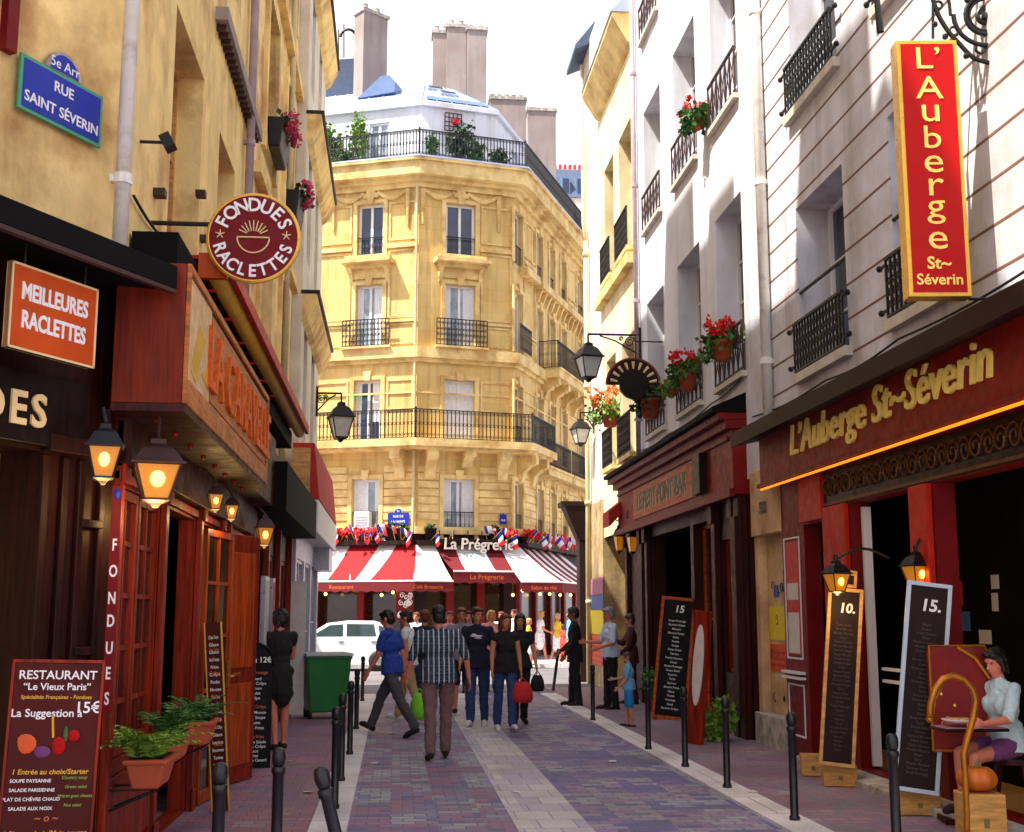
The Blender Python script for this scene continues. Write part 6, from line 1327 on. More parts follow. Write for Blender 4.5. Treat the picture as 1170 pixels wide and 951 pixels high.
# planters with ferns
def fern(px_y, label, ferny, z=.62, x=(-1.76, -1.44), ln=.75):
    Y0 = px_y; o = root('fern_planter', ((x[0] + x[1]) / 2, Y0 + ln / 2, z), label, 'planter', 'terracotta planters under the paned window'); F = Fr((0, Y0, 0), (1, 0, 0))
    s = MB(); s.frust(F, (x[0] + .04, x[1] - .04, -ln + .03, -.03), (x[0], x[1], -ln, 0), z, z + .16); s.frust(F, (x[0] - .015, x[1] + .015, -ln - .015, .015), (x[0] - .015, x[1] + .015, -ln - .015, .015), z + .145, z + .175); s.build('box', ma['terracotta'], o, bevel=.012)
    s = MB()
    for n_ in (-.1, -ln + .1): s.tube([(XL + .01, Y0 - n_, z - .16), (XL + .01, Y0 - n_, z - .012), (x[1] - .04, Y0 - n_, z - .012), (XL + .01, Y0 - n_, z - .15)], .01, 5)
    s.each('bracket', ma['black_iron'], o)
    s = MB(); s.box(F, x[0] + .02, x[1] - .02, z + .15, z + .18, -ln + .02, -.02); s.build('soil', ma['black_wood'], o)
    s = MB(); rg = random.Random(int(Y0 * 10)); t2 = MB()
    for k in range(34 if ferny else 26):
        b = Vector((rg.uniform(x[0] + .06, x[1] - .06), Y0 + rg.uniform(.06, ln - .06), z + .17)); a = rg.random() * 6.28; L_ = rg.uniform(.18, .40); out = rg.uniform(.2, .9); d = Vector((math.cos(a) * out, math.sin(a) * out, 1)).normalized()
        P = []; 
        for i in range(9): f = i / 8; P.append(b + d * L_ * f + Vector((math.cos(a), math.sin(a), 0)) * L_ * .3 * f * f - _z * L_ * .45 * f * f)
        t2.tube(P, [.004 * (1 - i / 9) + .001 for i in range(9)], 4)
        for i in range(1, 9):
            t_ = (P[i] - P[i - 1]).normalized(); sd = t_.cross(_z).normalized(); wl_ = (.09 if ferny else .055) * math.sin(math.pi * (i / 9) ** .7) + .012
            for sg in (-1, 1):
                e = P[i] + sd * sg * wl_ + t_ * .02 - _z * .012; m_ = P[i] + sd * sg * wl_ * .5; s.quad(P[i] - t_ * .012, m_ - t_ * .012, e, m_ + t_ * .016)
    s.build('foliage', ma['leaf_light' if ferny else 'leaf'], o); t2.build('stem', ma['leaf'], o); return o
fern(7.8, 'nearest terracotta planter with pale fern fronds under the window', True, z=PY(165, 903, 7.8).z, x=(PY(141, 900, 7.8).x, PY(187, 900, 7.8).x), ln=.42)
fern(8.5, 'middle terracotta planter with dense green fern behind the nearest', False, z=PY(195, 872, 8.45).z, x=(PY(165, 870, 8.5).x, PY(208, 870, 8.5).x), ln=.4)
fern(9.75, 'farther, higher terracotta planter with leafy green plant by the doorway', False, z=PY(220, 853, 9.7).z, x=(PY(203, 850, 9.75).x, PY(240, 850, 9.75).x), ln=.4)
# large bar chalkboard
def easel(px_b, py_b, w_, h_, deg, lean, roll, label, frame, board, name='chalkboard', z=.03, t_=.05, top='', nl=18, seed=1, feet=None, tsz=.16):
    g_ = G(px_b, py_b, z); F = face((g_.x, g_.y, z), deg).tilt(0, 0, 0, lean, roll); o = root(name, g_, label, 'chalkboard'); v0 = .0
    s = MB(); s.box(F, -w_ / 2 + t_, w_ / 2 - t_, v0 + t_, h_ - t_, -.02, 0); s.build('board', ma[board], o); s = MB()
    for a in ((-w_ / 2, w_ / 2, v0, v0 + t_), (-w_ / 2, w_ / 2, h_ - t_, h_), (-w_ / 2, -w_ / 2 + t_, v0 + t_, h_ - t_), (w_ / 2 - t_, w_ / 2, v0 + t_, h_ - t_)): s.box(F, *a, -.03, .015)
    s.build('frame', ma[frame], o, bevel=.004)
    if top: s = MB(); glyphs(s, F, top, tsz, .02, h_ - .24, .003, .0015, bold=.004, shear=.1); s.build('lettering', ma['white_letter'], o)
    chalk_lines(F, -w_ / 2 + t_ + .02, w_ / 2 - t_ - .02, v0 + .14, h_ - .34, nl, seed, 'white_letter' if frame == 'orange_wood' else 'base_letter', o, .045 if frame == 'orange_wood' else .03)
    return o, F
ma['base_letter'] = M('base_letter', lin(78, 66, 66), .7, .2)
o, F = easel(764, 822, .56, 1.93, -18, .1, -.1, 'large chalkboard in an orange wood frame standing by the bar doorway', 'orange_wood', 'blackboard', top='15', nl=22, seed=31)
s = MB(); [s.box(F, a - .03, a + .03, -.06, .0, -.1, .03) for a in (-.22, .22)]; s.each('foot', ma['red_wood'], o)
o = root('leaning_sign', G(792, 850), 'brown board seen edge on with a white oval panel in the bar doorway', 'sign'); g_ = G(792, 850, .03); F = face((g_.x, g_.y, .03), -64).tilt(0, 0, 0, .06, -.07)
s = MB(); s.box(F, -.15, .15, 0, 1.7, -.05, 0); s.build('board', ma['red_wood'], o, bevel=.005); s = MB(); s.prism(F, [(.1 * math.cos(2 * math.pi * i / 24), 1.0 + .52 * math.sin(2 * math.pi * i / 24)) for i in range(24)], .001, .012); s.build('white_oval', ma['paper'], o)
o = plant('pot_plant', (*G(822, 846, .03).xy, .03), (.26, .3, .3), 520, .1, ['leaf_light'], 'bushy green pot plant on the pavement by the bar window'); F = Fr((*G(812, 842, .03).xy, .03), (1, 0, 0)); s = MB(); s.smooth = True; s.lathe(F, [(.09, 0), (.12, .22), (.13, .22), (.13, .25), (.1, .25)], 14); s.build('pot', ma['paper_blue'], o)
plant('pot_plant', (*G(744, 812, .03).xy, .03), (.16, .2, .3), 220, .09, ['leaf'], 'small green pot plant left of the large bar chalkboard', pot=.1)
# restaurant boards on wooden blocks
def block(px, py, w_, h_, d_, deg, label):
    g_ = G(px, py, .03); F = face((g_.x, g_.y, .03), deg); o = root('wooden_block', g_, label, 'wooden block'); s = MB(); s.box(F, -w_ / 2, w_ / 2, 0, h_, -d_, 0); s.build('body', ma['crate_wood'], o, bevel=.008)
    s = MB(); s.box(F, -.02, .02, h_ * .3, h_ * .5, .0, .003); s.build('knot', ma['stalk'], o); return F
block(961, 899, .32, .2, .3, -14, 'wooden block under the wooden framed menu board'); block(930, 887, .24, .2, .3, -14, 'wooden block left of the wooden framed menu board')
block(1052, 932, .34, .2, .3, -14, 'wooden block under the white framed menu board'); FPb = block(1129, 963, .3, .34, .28, -8, 'wooden block carrying the pumpkin')
o, F = easel(956, 876, .34, 1.72, -14, .06, -.1, 'tall wooden framed menu board with price 10 on the right', 'tan_wood', 'board_brown', z=.23, top='10.', nl=30, seed=41, t_=.035, tsz=.13)
s = MB(); s.box(F, -.1, .1, 1.73, 1.9, -.02, .0); s.build('top_block', ma['tan_wood'], o); MB().box(F, -.07, .07, 1.76, 1.85, .001, .006).build('top_plate', ma['board_brown'], o)
o, F = easel(1046, 906, .37, 1.74, -14, .07, -.13, 'tall white framed menu board with price 15 on the right', 'frame_blue', 'board_brown', z=.23, top='15.', nl=34, seed=51, t_=.035, tsz=.14)
# red and gold menu stand
g_ = PY(1104, 900, 9.85); g_.z = .03; F = face((g_.x, g_.y, .03), -12); o = root('menu_lectern', g_, 'dark red menu stand with gilded edges beside the seated woman', 'menu stand'); Ft = F.tilt(0, .56, 0, .06)
s = MB(); s.prism(Ft, [(-.24, 0), (.17, 0), (.27, .72), (.22, .84), (-.22, .84), (-.24, .78)], -.05, 0); s.build('panel', ma['lectern_red'], o); s = MB(); s.tube([Ft.p(a, b, .0) for a, b in ((-.24, 0), (.17, 0), (.27, .72), (.22, .84), (-.22, .84), (-.24, .0))], .012, 6); s.tube([Ft.p(.0, .83, .01), Ft.p(.14, .74, .01), Ft.p(.24, .58, .01)], .018, 6); s.build('gilded_edge', ma['gilded_brass'], o)
s = MB(); [s.ell(Ft.p(a, b, .004), .012, 6) for a, b in ((-.05, .36), (.1, .4), (.0, .2), (-.15, .45), (.14, .2))]; s.build('stud', ma['gold_letter'], o); s = MB(); s.tube([F.p(-.02, 0, -.05), F.p(-.02, .8, -.05)], .022, 8); s.box(F, -.2, .2, 0, .04, -.2, .12); s.build('stand', ma['dark_wood'], o)
Yg = 9.05; o = root('brass_hoop_rail', (PY(1105, 951, Yg).x, Yg, .03), 'curved gilded hoop rail in front of the menu stand on the right', 'rail'); s = MB(); s.smooth = True; P = [PY(a, b, Yg) for a, b in ((1062, 822), (1063, 805), (1068, 788), (1077, 776), (1088, 772), (1101, 776), (1111, 787), (1115, 800), (1112, 820), (1105, 845), (1101, 862), (1103, 890), (1105, 930), (1105, 962))]; Q = []
for i in range(len(P) - 1): Q += [P[i], P[i].lerp(P[i + 1], .5)]
s.tube(Q + [P[-1]], .025, 8); s.build('hoop', ma['gilded_brass'], o); s = MB(); s.smooth = True; s.tube([PY(a, b, Yg + .01) for a, b in ((1066, 822), (1068, 800), (1078, 782))], .012, 6); s.ell(PY(1062, 822, Yg), .028, 8); s.lathe(Fr((PY(1105, 962, Yg).x, Yg, .03), (1, 0, 0)), [(.12, 0), (.12, .02), (.04, .05)], 14); s.build('fitting', ma['gilded_brass'], o)
c = FPb.p(-.01, .34, -.14); o = root('pumpkin', c, 'ribbed orange pumpkin on a wooden block by the restaurant step', 'pumpkin'); s = MB(); s.smooth = True; n0 = 0; K = 36
for i in range(11):
    a = -math.pi / 2 + math.pi * i / 10
    for j in range(K):
        q_ = 2 * math.pi * j / K; rr_ = .145 * math.cos(a) * (1 + .1 * abs(math.cos(q_ * 4.5)) - .06) + .002; s.v.append(c + Vector((math.cos(q_) * rr_, math.sin(q_) * rr_, .1 + .1 * math.sin(a) * (1 - .25 * (math.cos(a) < .35)))))
for i in range(10):
    for j in range(K): s.face((i * K + j, i * K + (j + 1) % K, (i + 1) * K + (j + 1) % K, (i + 1) * K + j))
s.build('flesh', ma['pumpkin'], o); s = MB(); s.tube([c + Vector((0, 0, .17)), c + Vector((.01, 0, .21)), c + Vector((.03, 0, .235))], [.02, .014, .012], 7); s.build('stalk', ma['stalk'], o)
# poster column at the far end
o = root('poster_panel', (*G(700, 800).xy, 0), 'stack of yellow and orange posters on the stone base at the right street corner', 'poster')
Fp = Fr((XR - .04, 0, 0), (0, -1, 0)); ya = Fp.hit(676, 720)[0]; yb = Fp.hit(690, 720)[0]
for (v0, v1, mt) in ((1.2, 1.75, 'poster_yellow'), (.5, 1.18, 'poster_orange'), (1.78, 2.1, 'paper_blue'), (2.12, 2.5, 'dusty')): MB().box(Fp, ya, yb, v0, v1, 0, .012).build('sheet', ma[mt] if mt in ma else ma['cloth_dusty'], o)
s = MB(); [s.box(Fp, ya + .1, yb - .1, .55 + .12 * k, .6 + .12 * k, .0125, .014) for k in range(5)]; s.build('print', ma['poster_red'], o)
# ================================================================== WHITE CAR
def car(x, y, label):
    o = root('parked_car', (x, y, 0), label, 'car'); F = Fr((x, y, 0), (1, 0, 0)); W_ = .84          # faces -X; n from -W..W
    prof = [(-1.9, .32), (-1.92, .55), (-1.82, .74), (-1.3, .88), (-.95, .95), (1.55, .98), (1.72, .9), (1.78, .55), (1.74, .3)]
    def loft(pr, wid, nm, mt, par, bev=.0):
        s = MB(); s.smooth = False; k = len(pr); n = 0
        for (t_, sc) in wid:
            for (a, b) in pr: s.v.append(F.p(a * sc, b if sc == 1 else .62 + (b - .62) * (sc - .02), t_))
        for i in range(len(wid) - 1):
            for j in range(k): j2 = (j + 1) % k; s.face((i * k + j, i * k + j2, (i + 1) * k + j2, (i + 1) * k + j))
        s.face(range(k)); s.face([(len(wid) - 1) * k + j for j in range(k)][::-1]); return s.build(nm, ma[mt], par, bevel=bev)
    body = loft(prof, ((-W_, .93), (-W_ + .1, 1), (W_ - .1, 1), (W_, .93)), 'body', 'car_white', o, .03)
    gh = [(-1.0, .95), (-.35, 1.36), (.2, 1.43), (1.0, 1.42), (1.45, 1.3), (1.66, .96)]
    s = MB(); k = len(gh)
    for t_, sc in ((-W_ + .08, 1), (W_ - .08, 1)):
        for (a, b) in gh: s.v.append(F.p(a, b, t_ * (1 - .22 * (b - .95) / .48)))
    for j in range(k): j2 = (j + 1) % k; s.face((j, j2, k + j2, k + j))
    s.face(range(k)); s.face([k + j for j in range(k)][::-1]); s.build('cabin', ma['car_white'], o, bevel=.03)
    for sg in (1, -1):
        def sp(a, b): return F.p(a, b, sg * ((W_ - .08) * (1 - .22 * (b - .95) / .48) + .008))
        for nm, q4 in (('side_window', ((-.82, 1.0), (.12, 1.0), (.12, 1.36), (-.28, 1.33))), ('side_window', ((.22, 1.0), (1.1, 1.0), (1.02, 1.36), (.22, 1.37))), ('side_window', ((1.2, 1.0), (1.5, 1.03), (1.35, 1.27), (1.14, 1.33)))):
            s = MB(); s.quad(*[sp(a, b) for a, b in q4]); s.build(nm, ma['car_glass'], o)
        s = MB(); s.box(F, -1.0, .17, .42, .44, sg * W_ * .99 - .004, sg * W_ * .99 + .006); s.box(F, .165, .175, .4, .95, sg * W_ * .99 - .004, sg * W_ * .99 + .003); s.build('door_seam', ma['rubber'], o)
        s = MB(); s.box(F, .0, .14, .84, .87, sg * (W_ + .0) - .01, sg * (W_ + .02)); s.box(F, .95, 1.1, .84, .87, sg * W_ - .01, sg * (W_ + .02)); s.build('door_handle', ma['chrome'], o)
        s = MB(); s.ell(F.p(-.78, 1.0, sg * (W_ + .09)), (.07, .11, .06), 8, F); s.build('mirror', ma['car_white'], o)
        for a in (-1.25, 1.18):
            s = MB(); s.smooth = True; s.lathe(Fr(F.p(a, .3, sg * (W_ - .12)), F.U, F.N * sg, F.V), [(.2, 0), (.3, .0), (.3, .15), (.2, .17)], 24); wh = s.build('wheel', ma['rubber'], o)
            s = MB(); s.lathe(Fr(F.p(a, .3, sg * (W_ + .02)), F.U, F.N * sg, F.V), [(.2, 0), (.19, .02), (.1, .035), (.02, .04)], 14); s.build('rim', ma['chrome'], wh)
        s = MB(); s.ell(F.p(1.73, .82, sg * .68), (.05, .08, .14), 8, F); s.build('tail_light', ma['light_red'], o); s = MB(); s.ell(F.p(-1.76, .72, sg * .6), (.1, .14, .08), 8, F); s.build('headlight', ma['lamp_clear'], o)
    s = MB(); q4 = [F.p(-.94, .99, -.62), F.p(-.94, .99, .62), F.p(-.4, 1.345, .52), F.p(-.4, 1.345, -.52)]; s.quad(*[p_ + Vector((-.012, 0, .012)) for p_ in q4]); s.build('windscreen', ma['car_glass'], o)
    s = MB(); s.box(F, 1.74, 1.86, .3, .52, -.78, .78); s.box(F, -1.98, -1.86, .3, .5, -.78, .78); s.build('bumper', ma['car_white'], o, bevel=.03); return o
cc_ = PY(432, 755, 37.6); car(cc_.x - 1.15, 37.6, 'white hatchback parked in the cross street on the left')

sc0 = None; rg = random.Random(9)
for (px, py) in ((428, 872), (447, 838), (352, 905), (590, 905), (700, 870), (330, 870), (860, 905)):
    g_ = G(px, py, .035 if px in (352, 330, 860) else .008); s = MB(); a = rg.random() * 3; F = Fr(g_, (math.cos(a), math.sin(a), 0)); w_ = .03 + .03 * rg.random()
    P = [F.p(-w_, .0, -w_), F.p(w_, .006, -w_ * .8), F.p(w_ * .8, .012, w_), F.p(-w_ * .9, .002, w_ * .7)]
    s.quad(*P); s.quad(*[p - _z * .003 for p in P][::-1]); o = s.build('paper_scrap', ma['paper'], None, g_); tag(o, 'small pale scrap of paper lying on the paving', 'litter', 'scraps of paper on the paving')
# ================================================================== PEOPLE
def rotx(v, a): return Vector((v[0], v[1] * math.cos(a) - v[2] * math.sin(a), v[1] * math.sin(a) + v[2] * math.cos(a)))
def person(px, py, face_deg, H, label, skin='skin', hair='hair_black', hair_len=0, top='cloth_white', sleeve=.55, bottom='cloth_jeans', cut='long', shoes='cloth_shoe_dark',
           legs=((0, 0), (0, 0)), arms=((0, 8, 10), (0, 8, 10)), lean=0.0, nod=0.0, turn=0.0, female=False, vox=.012, loc=None, wide=1.0, dress=None, hem=.88, child=False, sit=None, shorts=.95):
    """local frame: forward +Y, right +X, metres at 1.75 m, then scaled to H. face_deg 0 looks away from the camera, 180 towards it, 90 to the photo's left, -90 to its right.
    legs: (right, left) thigh angle forward and knee bend; arms: (right, left) forward swing, out, elbow bend"""
    k = H / 1.75; a = R(lean)
    P = Vector(loc) if loc is not None else Vector((*G(px, py, 0).xy, 0))
    o = root('person', P, label, 'person', rot=R(face_deg) + 1e-6)
    WOFF[o.name] = Vector()
    up = lambda v: rotx(Vector(v) - Vector((0, 0, .95)), -a) + Vector((0, 0, .95))
    # ---- legs
    hips = [Vector((.092 * wide, 0, .93)), Vector((-.092 * wide, 0, .93))]; L = []
    for h, (th, kn) in zip(hips, legs):
        t1, t2 = R(th), R(th - kn); kne = h + Vector((.0, math.sin(t1), -math.cos(t1))) * .43; ank = kne + Vector((0, math.sin(t2), -math.cos(t2))) * .42
        fa = min(max(t2, -.6), .5); toe = ank + Vector((.015 if h.x > 0 else -.015, math.cos(fa) * .15, math.sin(fa) * .15 - .045)); heel = ank + Vector((0, -.035 * math.cos(fa), -.05)); L.append((h, kne, ank, toe, heel))
    low = min(min(t.z, h_.z) for _, _, _, t, h_ in L) - .032
    if sit is not None: low = sit
    off = Vector((0, 0, -low))
    # ---- arms
    sx = .172 * wide if female else .19 * wide
    A = []
    for sg, (fw, out, el) in zip((1, -1), arms):
        s_ = Vector((sg * sx, 0, 1.415)); d = Vector((sg * math.sin(R(out)), math.sin(R(fw)) * math.cos(R(out)), -math.cos(R(fw)) * math.cos(R(out)))); e = s_ + d * .285
        f2 = R(fw + el); d2 = Vector((sg * math.sin(R(out)) * .5 - sg * .12 * math.sin(R(el)), math.sin(f2), -math.cos(f2))).normalized(); w = e + d2 * .25; A.append([up(s_), up(e), up(w), rotx(d2, -a), sg])
    neck0, neck1 = up((0, -.01, 1.44)), up((0, .01, 1.53)); hc = up((0, .025, 1.635)); hd = (Matrix.Rotation(R(turn), 3, 'Z') @ Matrix.Rotation(-R(nod), 3, 'X'))
    def hp(v): return hc + rotx(hd @ Vector(v), -a * .4)
    def S(v): return (Vector(v) + off) * k
    HF = Fr((0, 0, 0), rotx(hd @ Vector((1, 0, 0)), -a * .4), rotx(hd @ Vector((0, 0, 1)), -a * .4))
    TF = Fr((0, 0, 0), (1, 0, 0), rotx(Vector((0, 0, 1)), -a))
    def done(mb, nm, mt, vx, sm=4):
        ob = mb.build(nm, ma[mt], o, smooth=True); r_ = ob.modifiers.new('skin', 'REMESH'); r_.mode = 'VOXEL'; r_.voxel_size = vx; r_.use_smooth_shade = True
        if sm: s_ = ob.modifiers.new('smooth', 'SMOOTH'); s_.factor = .5; s_.iterations = sm
        fold = {'hair': (.03, .022, 4), 'body': None, 'shoe': None}.get(nm, (.085, .03, 2))
        if fold:
            if ('fold%g' % fold[0]) not in bpy.data.textures: tx = bpy.data.textures.new('fold%g' % fold[0], 'CLOUDS'); tx.noise_scale = fold[0]; tx.noise_depth = fold[2]
            dm = ob.modifiers.new('folds', 'DISPLACE'); dm.texture = bpy.data.textures['fold%g' % fold[0]]; dm.strength = fold[1] * k; dm.mid_level = .5
        return ob
    def E(mb, c, r, F=TF, kk=12): mb.ell(S(c), tuple(x * k for x in r), kk, F)
    def Cc(mb, p, q, r1, r2, kk=10): mb.caps(S(p), S(q), r1 * k, r2 * k, kk)
    hip_w = .172 if female else .16; sh_w = .15 if female else .172; wst = .12 if female else .148
    hip_w *= wide; sh_w *= wide; wst *= wide
    def torso(mb, g, z0=.9, z1=1.5):
        if z0 < 1.0: E(mb, up((0, -.01, .955)), (hip_w + g, .115 * wide + g, .12 + g))
        E(mb, up((0, .0, 1.09)), (wst + g, .1 * wide + g, .16)); E(mb, up((0, .0, 1.27)), (sh_w + g, .108 * wide + g, .17 + g * .3)); Cc(mb, up((-sx + .03, 0, 1.40)), up((0, 0, 1.42)), .052 + g * .7, .07 + g * .6); Cc(mb, up((sx - .03, 0, 1.40)), up((0, 0, 1.42)), .052 + g * .7, .07 + g * .6)
        Cc(mb, up((0, 0, 1.36)), up((0, 0, 1.45)), .095 + g, .06 + g)
        if female: E(mb, up((.068, .066, 1.27)), (.062 + g, .05 + g, .07 + g)); E(mb, up((-.068, .066, 1.27)), (.062 + g, .05 + g, .07 + g))
    # ---- body: one continuous figure with face, hands and five fingers
    b = MB(); torso(b, 0); Cc(b, neck0, neck1, .056, .054)
    E(b, hp((0, -.012, .02)), (.076, .094, .1), HF, 14); E(b, hp((0, .02, -.045)), (.058, .072, .07), HF, 12); E(b, hp((0, .055, -.092)), (.026, .024, .022), HF); Cc(b, hp((0, .088, .012)), hp((0, .108, -.03)), .009, .015, 8)
    Cc(b, hp((-.035, .076, .038)), hp((.035, .076, .038)), .012, .012, 8); E(b, hp((0, .09, -.062)), (.024, .008, .007), HF, 8)
    for sg in (-1, 1): E(b, hp((sg * .078, -.012, -.012)), (.012, .024, .034), HF, 8)
    for (s_, e, w, d, sg) in A:
        Cc(b, s_, e, .05 * wide, .038); Cc(b, e, w, .04, .026)
        sd = Vector((0, 1, 0)) - d * d.y; sd = sd.normalized() if sd.length > .2 else Vector((0, 0, 1)); nrm = d.cross(sd)
        pc = w + d * .055; HFm = Fr((0, 0, 0), sd, d); mb_ = b; E(b, pc, (.04, .019, .05), HFm, 10)
        for i, (oo, ln_) in enumerate(((.03, .068), (.011, .078), (-.009, .072), (-.028, .056))):
            p0 = w + d * .092 + sd * oo; inw = nrm * (-sg) ; p1 = p0 + d * ln_ * .5 - nrm * sg * .006; p2 = p1 + d * ln_ * .42 - nrm * sg * .02; Cc(b, p0 - d * .02, p1, .0095, .009, 7); Cc(b, p1, p2, .009, .0078, 7)
        t0 = w + d * .03 + sd * .03; t1 = t0 + d * .035 + sd * .028 - nrm * sg * .008; Cc(b, t0, t1, .012, .011, 7); Cc(b, t1, t1 + d * .034 + sd * .004 - nrm * sg * .006, .0105, .009, 7)
    for (h, kn, an, toe, heel) in L:
        Cc(b, h, kn, .082, .054); Cc(b, kn, kn.lerp(an, .35), .052, .054); Cc(b, kn.lerp(an, .3), an, .054, .034); Cc(b, an - _z * .03, toe, .034, .03); Cc(b, heel, an, .034, .036)
    done(b, 'body', skin, vox * k)
    # ---- face details
    s = MB()
    for sg in (-1, 1): E(s, hp((sg * .031, .083, .016)), (.011, .006, .006), HF, 8)
    s.build('eyes', ma['eye'], o, smooth=True)
    s = MB(); E(s, hp((0, .097, -.062)), (.019, .004, .004), HF, 8); s.build('mouth', ma['lip'], o, smooth=True)
    # ---- hair
    s = MB(); E(s, hp((0, -.026, .05)), (.086, .1, .084), HF, 14); E(s, hp((0, -.052, -.01)), (.08, .07, .085), HF, 12); E(s, hp((.02, .045, .085)), (.06, .048, .032), HF, 10); E(s, hp((-.04, .04, .078)), (.04, .045, .03), HF, 10)
    for sg in (-1, 1): E(s, hp((sg * .07, .012, .03)), (.016, .034, .05), HF, 8)
    if hair_len:
        for sg in (-1, 0, 1): Cc(s, hp((sg * .058, -.045, .02)), hp((sg * .062, -.055, -.06 - hair_len)), .048, .028, 8)
        for sg in (-1, 1): Cc(s, hp((sg * .075, .01, .03)), hp((sg * .085, .0, -.05 - hair_len * .8)), .024, .018, 8)
    done(s, 'hair', hair, max(.01, vox) * k, 2)
    # ---- clothes
    if cut != 'none':
        t = MB(); E(t, up((0, -.012, .955)), (hip_w + .016, .128 * wide, .115))
        for (h, kn, an, toe, heel) in L:
            if cut == 'long': Cc(t, h, kn, .1 * wide, .074); Cc(t, kn, an + _z * .0 + (kn - an).normalized() * .0, .074, .066)
            elif cut == 'shorts': Cc(t, h, h.lerp(kn, shorts), .104 * wide, .088)
            elif cut == 'skirt': pass
        if cut == 'skirt':
            m_ = (L[0][1] + L[1][1]) / 2; Cc(t, up((0, 0, .93)), m_ + _z * .02, .165, .17, 16)
        done(t, 'trousers' if cut == 'long' else ('shorts' if cut == 'shorts' else 'skirt'), bottom, vox * k)
    g = .018; t = MB(); torso(t, g)
    def skirtpiece(mb, za_, zb_, wa, wb, da, db):
        for (z0_, z1__, w0, w1, d0, d1) in ((za_, zb_, wa, wb, da, db),):
            n = 18; i0 = len(mb.v)
            for (z_, w_, d_) in ((z0_, w0, d0), (z1__, w1, d1)):
                for j in range(n): q = 2 * math.pi * j / n; mb.v.append(S(up((math.cos(q) * w_, math.sin(q) * d_ - .005, z_))))
            for j in range(n): j2 = (j + 1) % n; mb.face((i0 + j, i0 + n + j, i0 + n + j2, i0 + j2))
            mb.face([i0 + j for j in range(n)][::-1][::-1]); mb.face([i0 + n + j for j in range(n)][::-1])
    if cut != 'none' and not dress: skirtpiece(t, 1.12, hem, wst + g + .01, hip_w + .05, .125 * wide, .15 * wide)
    if False: Cc(t, up((0, 0, .96)), up((0, -.005, hem)), hip_w * .72 + g, hip_w * .76 + g, 14); E(t, up((-.06, -.005, hem + .05)), (hip_w * .68 + g, .125 * wide, .085)); E(t, up((.06, -.005, hem + .05)), (hip_w * .68 + g, .125 * wide, .085))
    for (s_, e, w, d, sg) in A:
        if sleeve > 0:
            if sleeve <= 1: Cc(t, s_, s_.lerp(e, sleeve), .06 * wide, .06)
            else: Cc(t, s_, e, .066 * wide, .056); Cc(t, e, e.lerp(w, sleeve - 1), .055, .044)
    if dress: m_ = (L[0][1] + L[1][1]) / 2; Cc(t, up((0, 0, .95)), m_ + _z * dress, hip_w * .98, .175, 16)
    done(t, 'dress' if dress else 'shirt', top, vox * k)
    for (h, kn, an, toe, heel) in L:
        t = MB(); Cc(t, heel + _z * .008, toe - (toe - an) * .1, .042, .042); Cc(t, toe - (toe - an) * .2, toe + (toe - an).normalized() * .025, .042, .036); Cc(t, heel, an - _z * .03, .042, .042); done(t, 'shoe', shoes, .01 * k, 2)
    def hand(i): w, d = A[i][2], A[i][3]; return o.matrix_basis_world(S(w + d * .1)) if False else P + Matrix.Rotation(R(face_deg), 3, 'Z') @ S(w + d * .1)
    return o, hand
def bag(P, w, h, d, mt, label, soft=.8, deg=0, cat='bag', name='bag'):
    o = root(name, P, label, cat); F = face(P, deg); s = MB(); s.smooth = True
    s.lathe(Fr(F.p(0, 0, 0), F.U, F.V, F.N * (d / w)), [(w * .05, -h), (w * .42, -h * .97), (w * .5, -h * .8), (w * .46, -h * .45), (w * .3, -h * .18), (w * .1, -.05)], 14); s.build('sack', ma[mt], o)
    s = MB(); s.tube([F.p(-w * .25, -h * .22, 0), F.p(-w * .12, -.02, 0), F.p(0, .015, 0), F.p(w * .12, -.02, 0), F.p(w * .25, -h * .22, 0)], .008, 6); s.build('handle', ma[mt], o); return o
person(500, 868, 4, 1.76, 'man in a plaid short sleeved shirt seen from behind, walking up the lane', 'skin_red', 'hair_black', 0, 'plaid', 1.02, 'cloth_taupe', 'long', 'cloth_shoe_dark', ((10, 4), (-9, 6)), ((-6, 24, 18), (4, 22, 14)), 2, wide=1.1, hem=.86, vox=.009)
person(447, 842, 62, 1.76, 'young man in a blue T-shirt and grey trousers striding across the lane', 'skin_red', 'hair_black', 0, 'cloth_blue', .65, 'cloth_grey_trousers', 'long', 'cloth_shoe_dark', ((30, 8), (-24, 10)), ((-12, 10, 16), (16, 10, 22)), 6, 14, vox=.009, hem=.88)
person(466, 826, 74, 1.72, 'youth in a white sleeveless top and beige trousers beside the man in blue', 'skin_red', 'hair_black', 0, 'cloth_white', .3, 'cloth_beige', 'long', 'cloth_shoe_white', ((16, 6), (-14, 8)), ((12, 10, 30), (-8, 10, 14)), 3, 10)
_, h_ = person(484, 816, 20, 1.72, 'person in a dark top and brown hair half hidden by the plaid shirt', 'skin', 'hair_auburn', 0, 'cloth_navy', .6, 'cloth_dark_jeans', 'long', 'cloth_shoe_dark', ((8, 4), (-8, 4)), ((5, 10, 12), (0, 8, 10)), 0)
bag(G(479, 788, .62), .26, .42, .14, 'cloth_lime', 'bright green carrier bag held behind the man in the plaid shirt')
person(527, 816, 176, 1.76, 'stocky man in a grey T-shirt and dark shorts walking towards the camera', 'skin_red', 'hair_auburn', 0, 'cloth_grey_shirt', .6, 'cloth_navy', 'shorts', 'cloth_shoe_dark', ((8, 4), (-10, 8)), ((8, 12, 14), (-6, 12, 14)), 0, 4, wide=1.08)
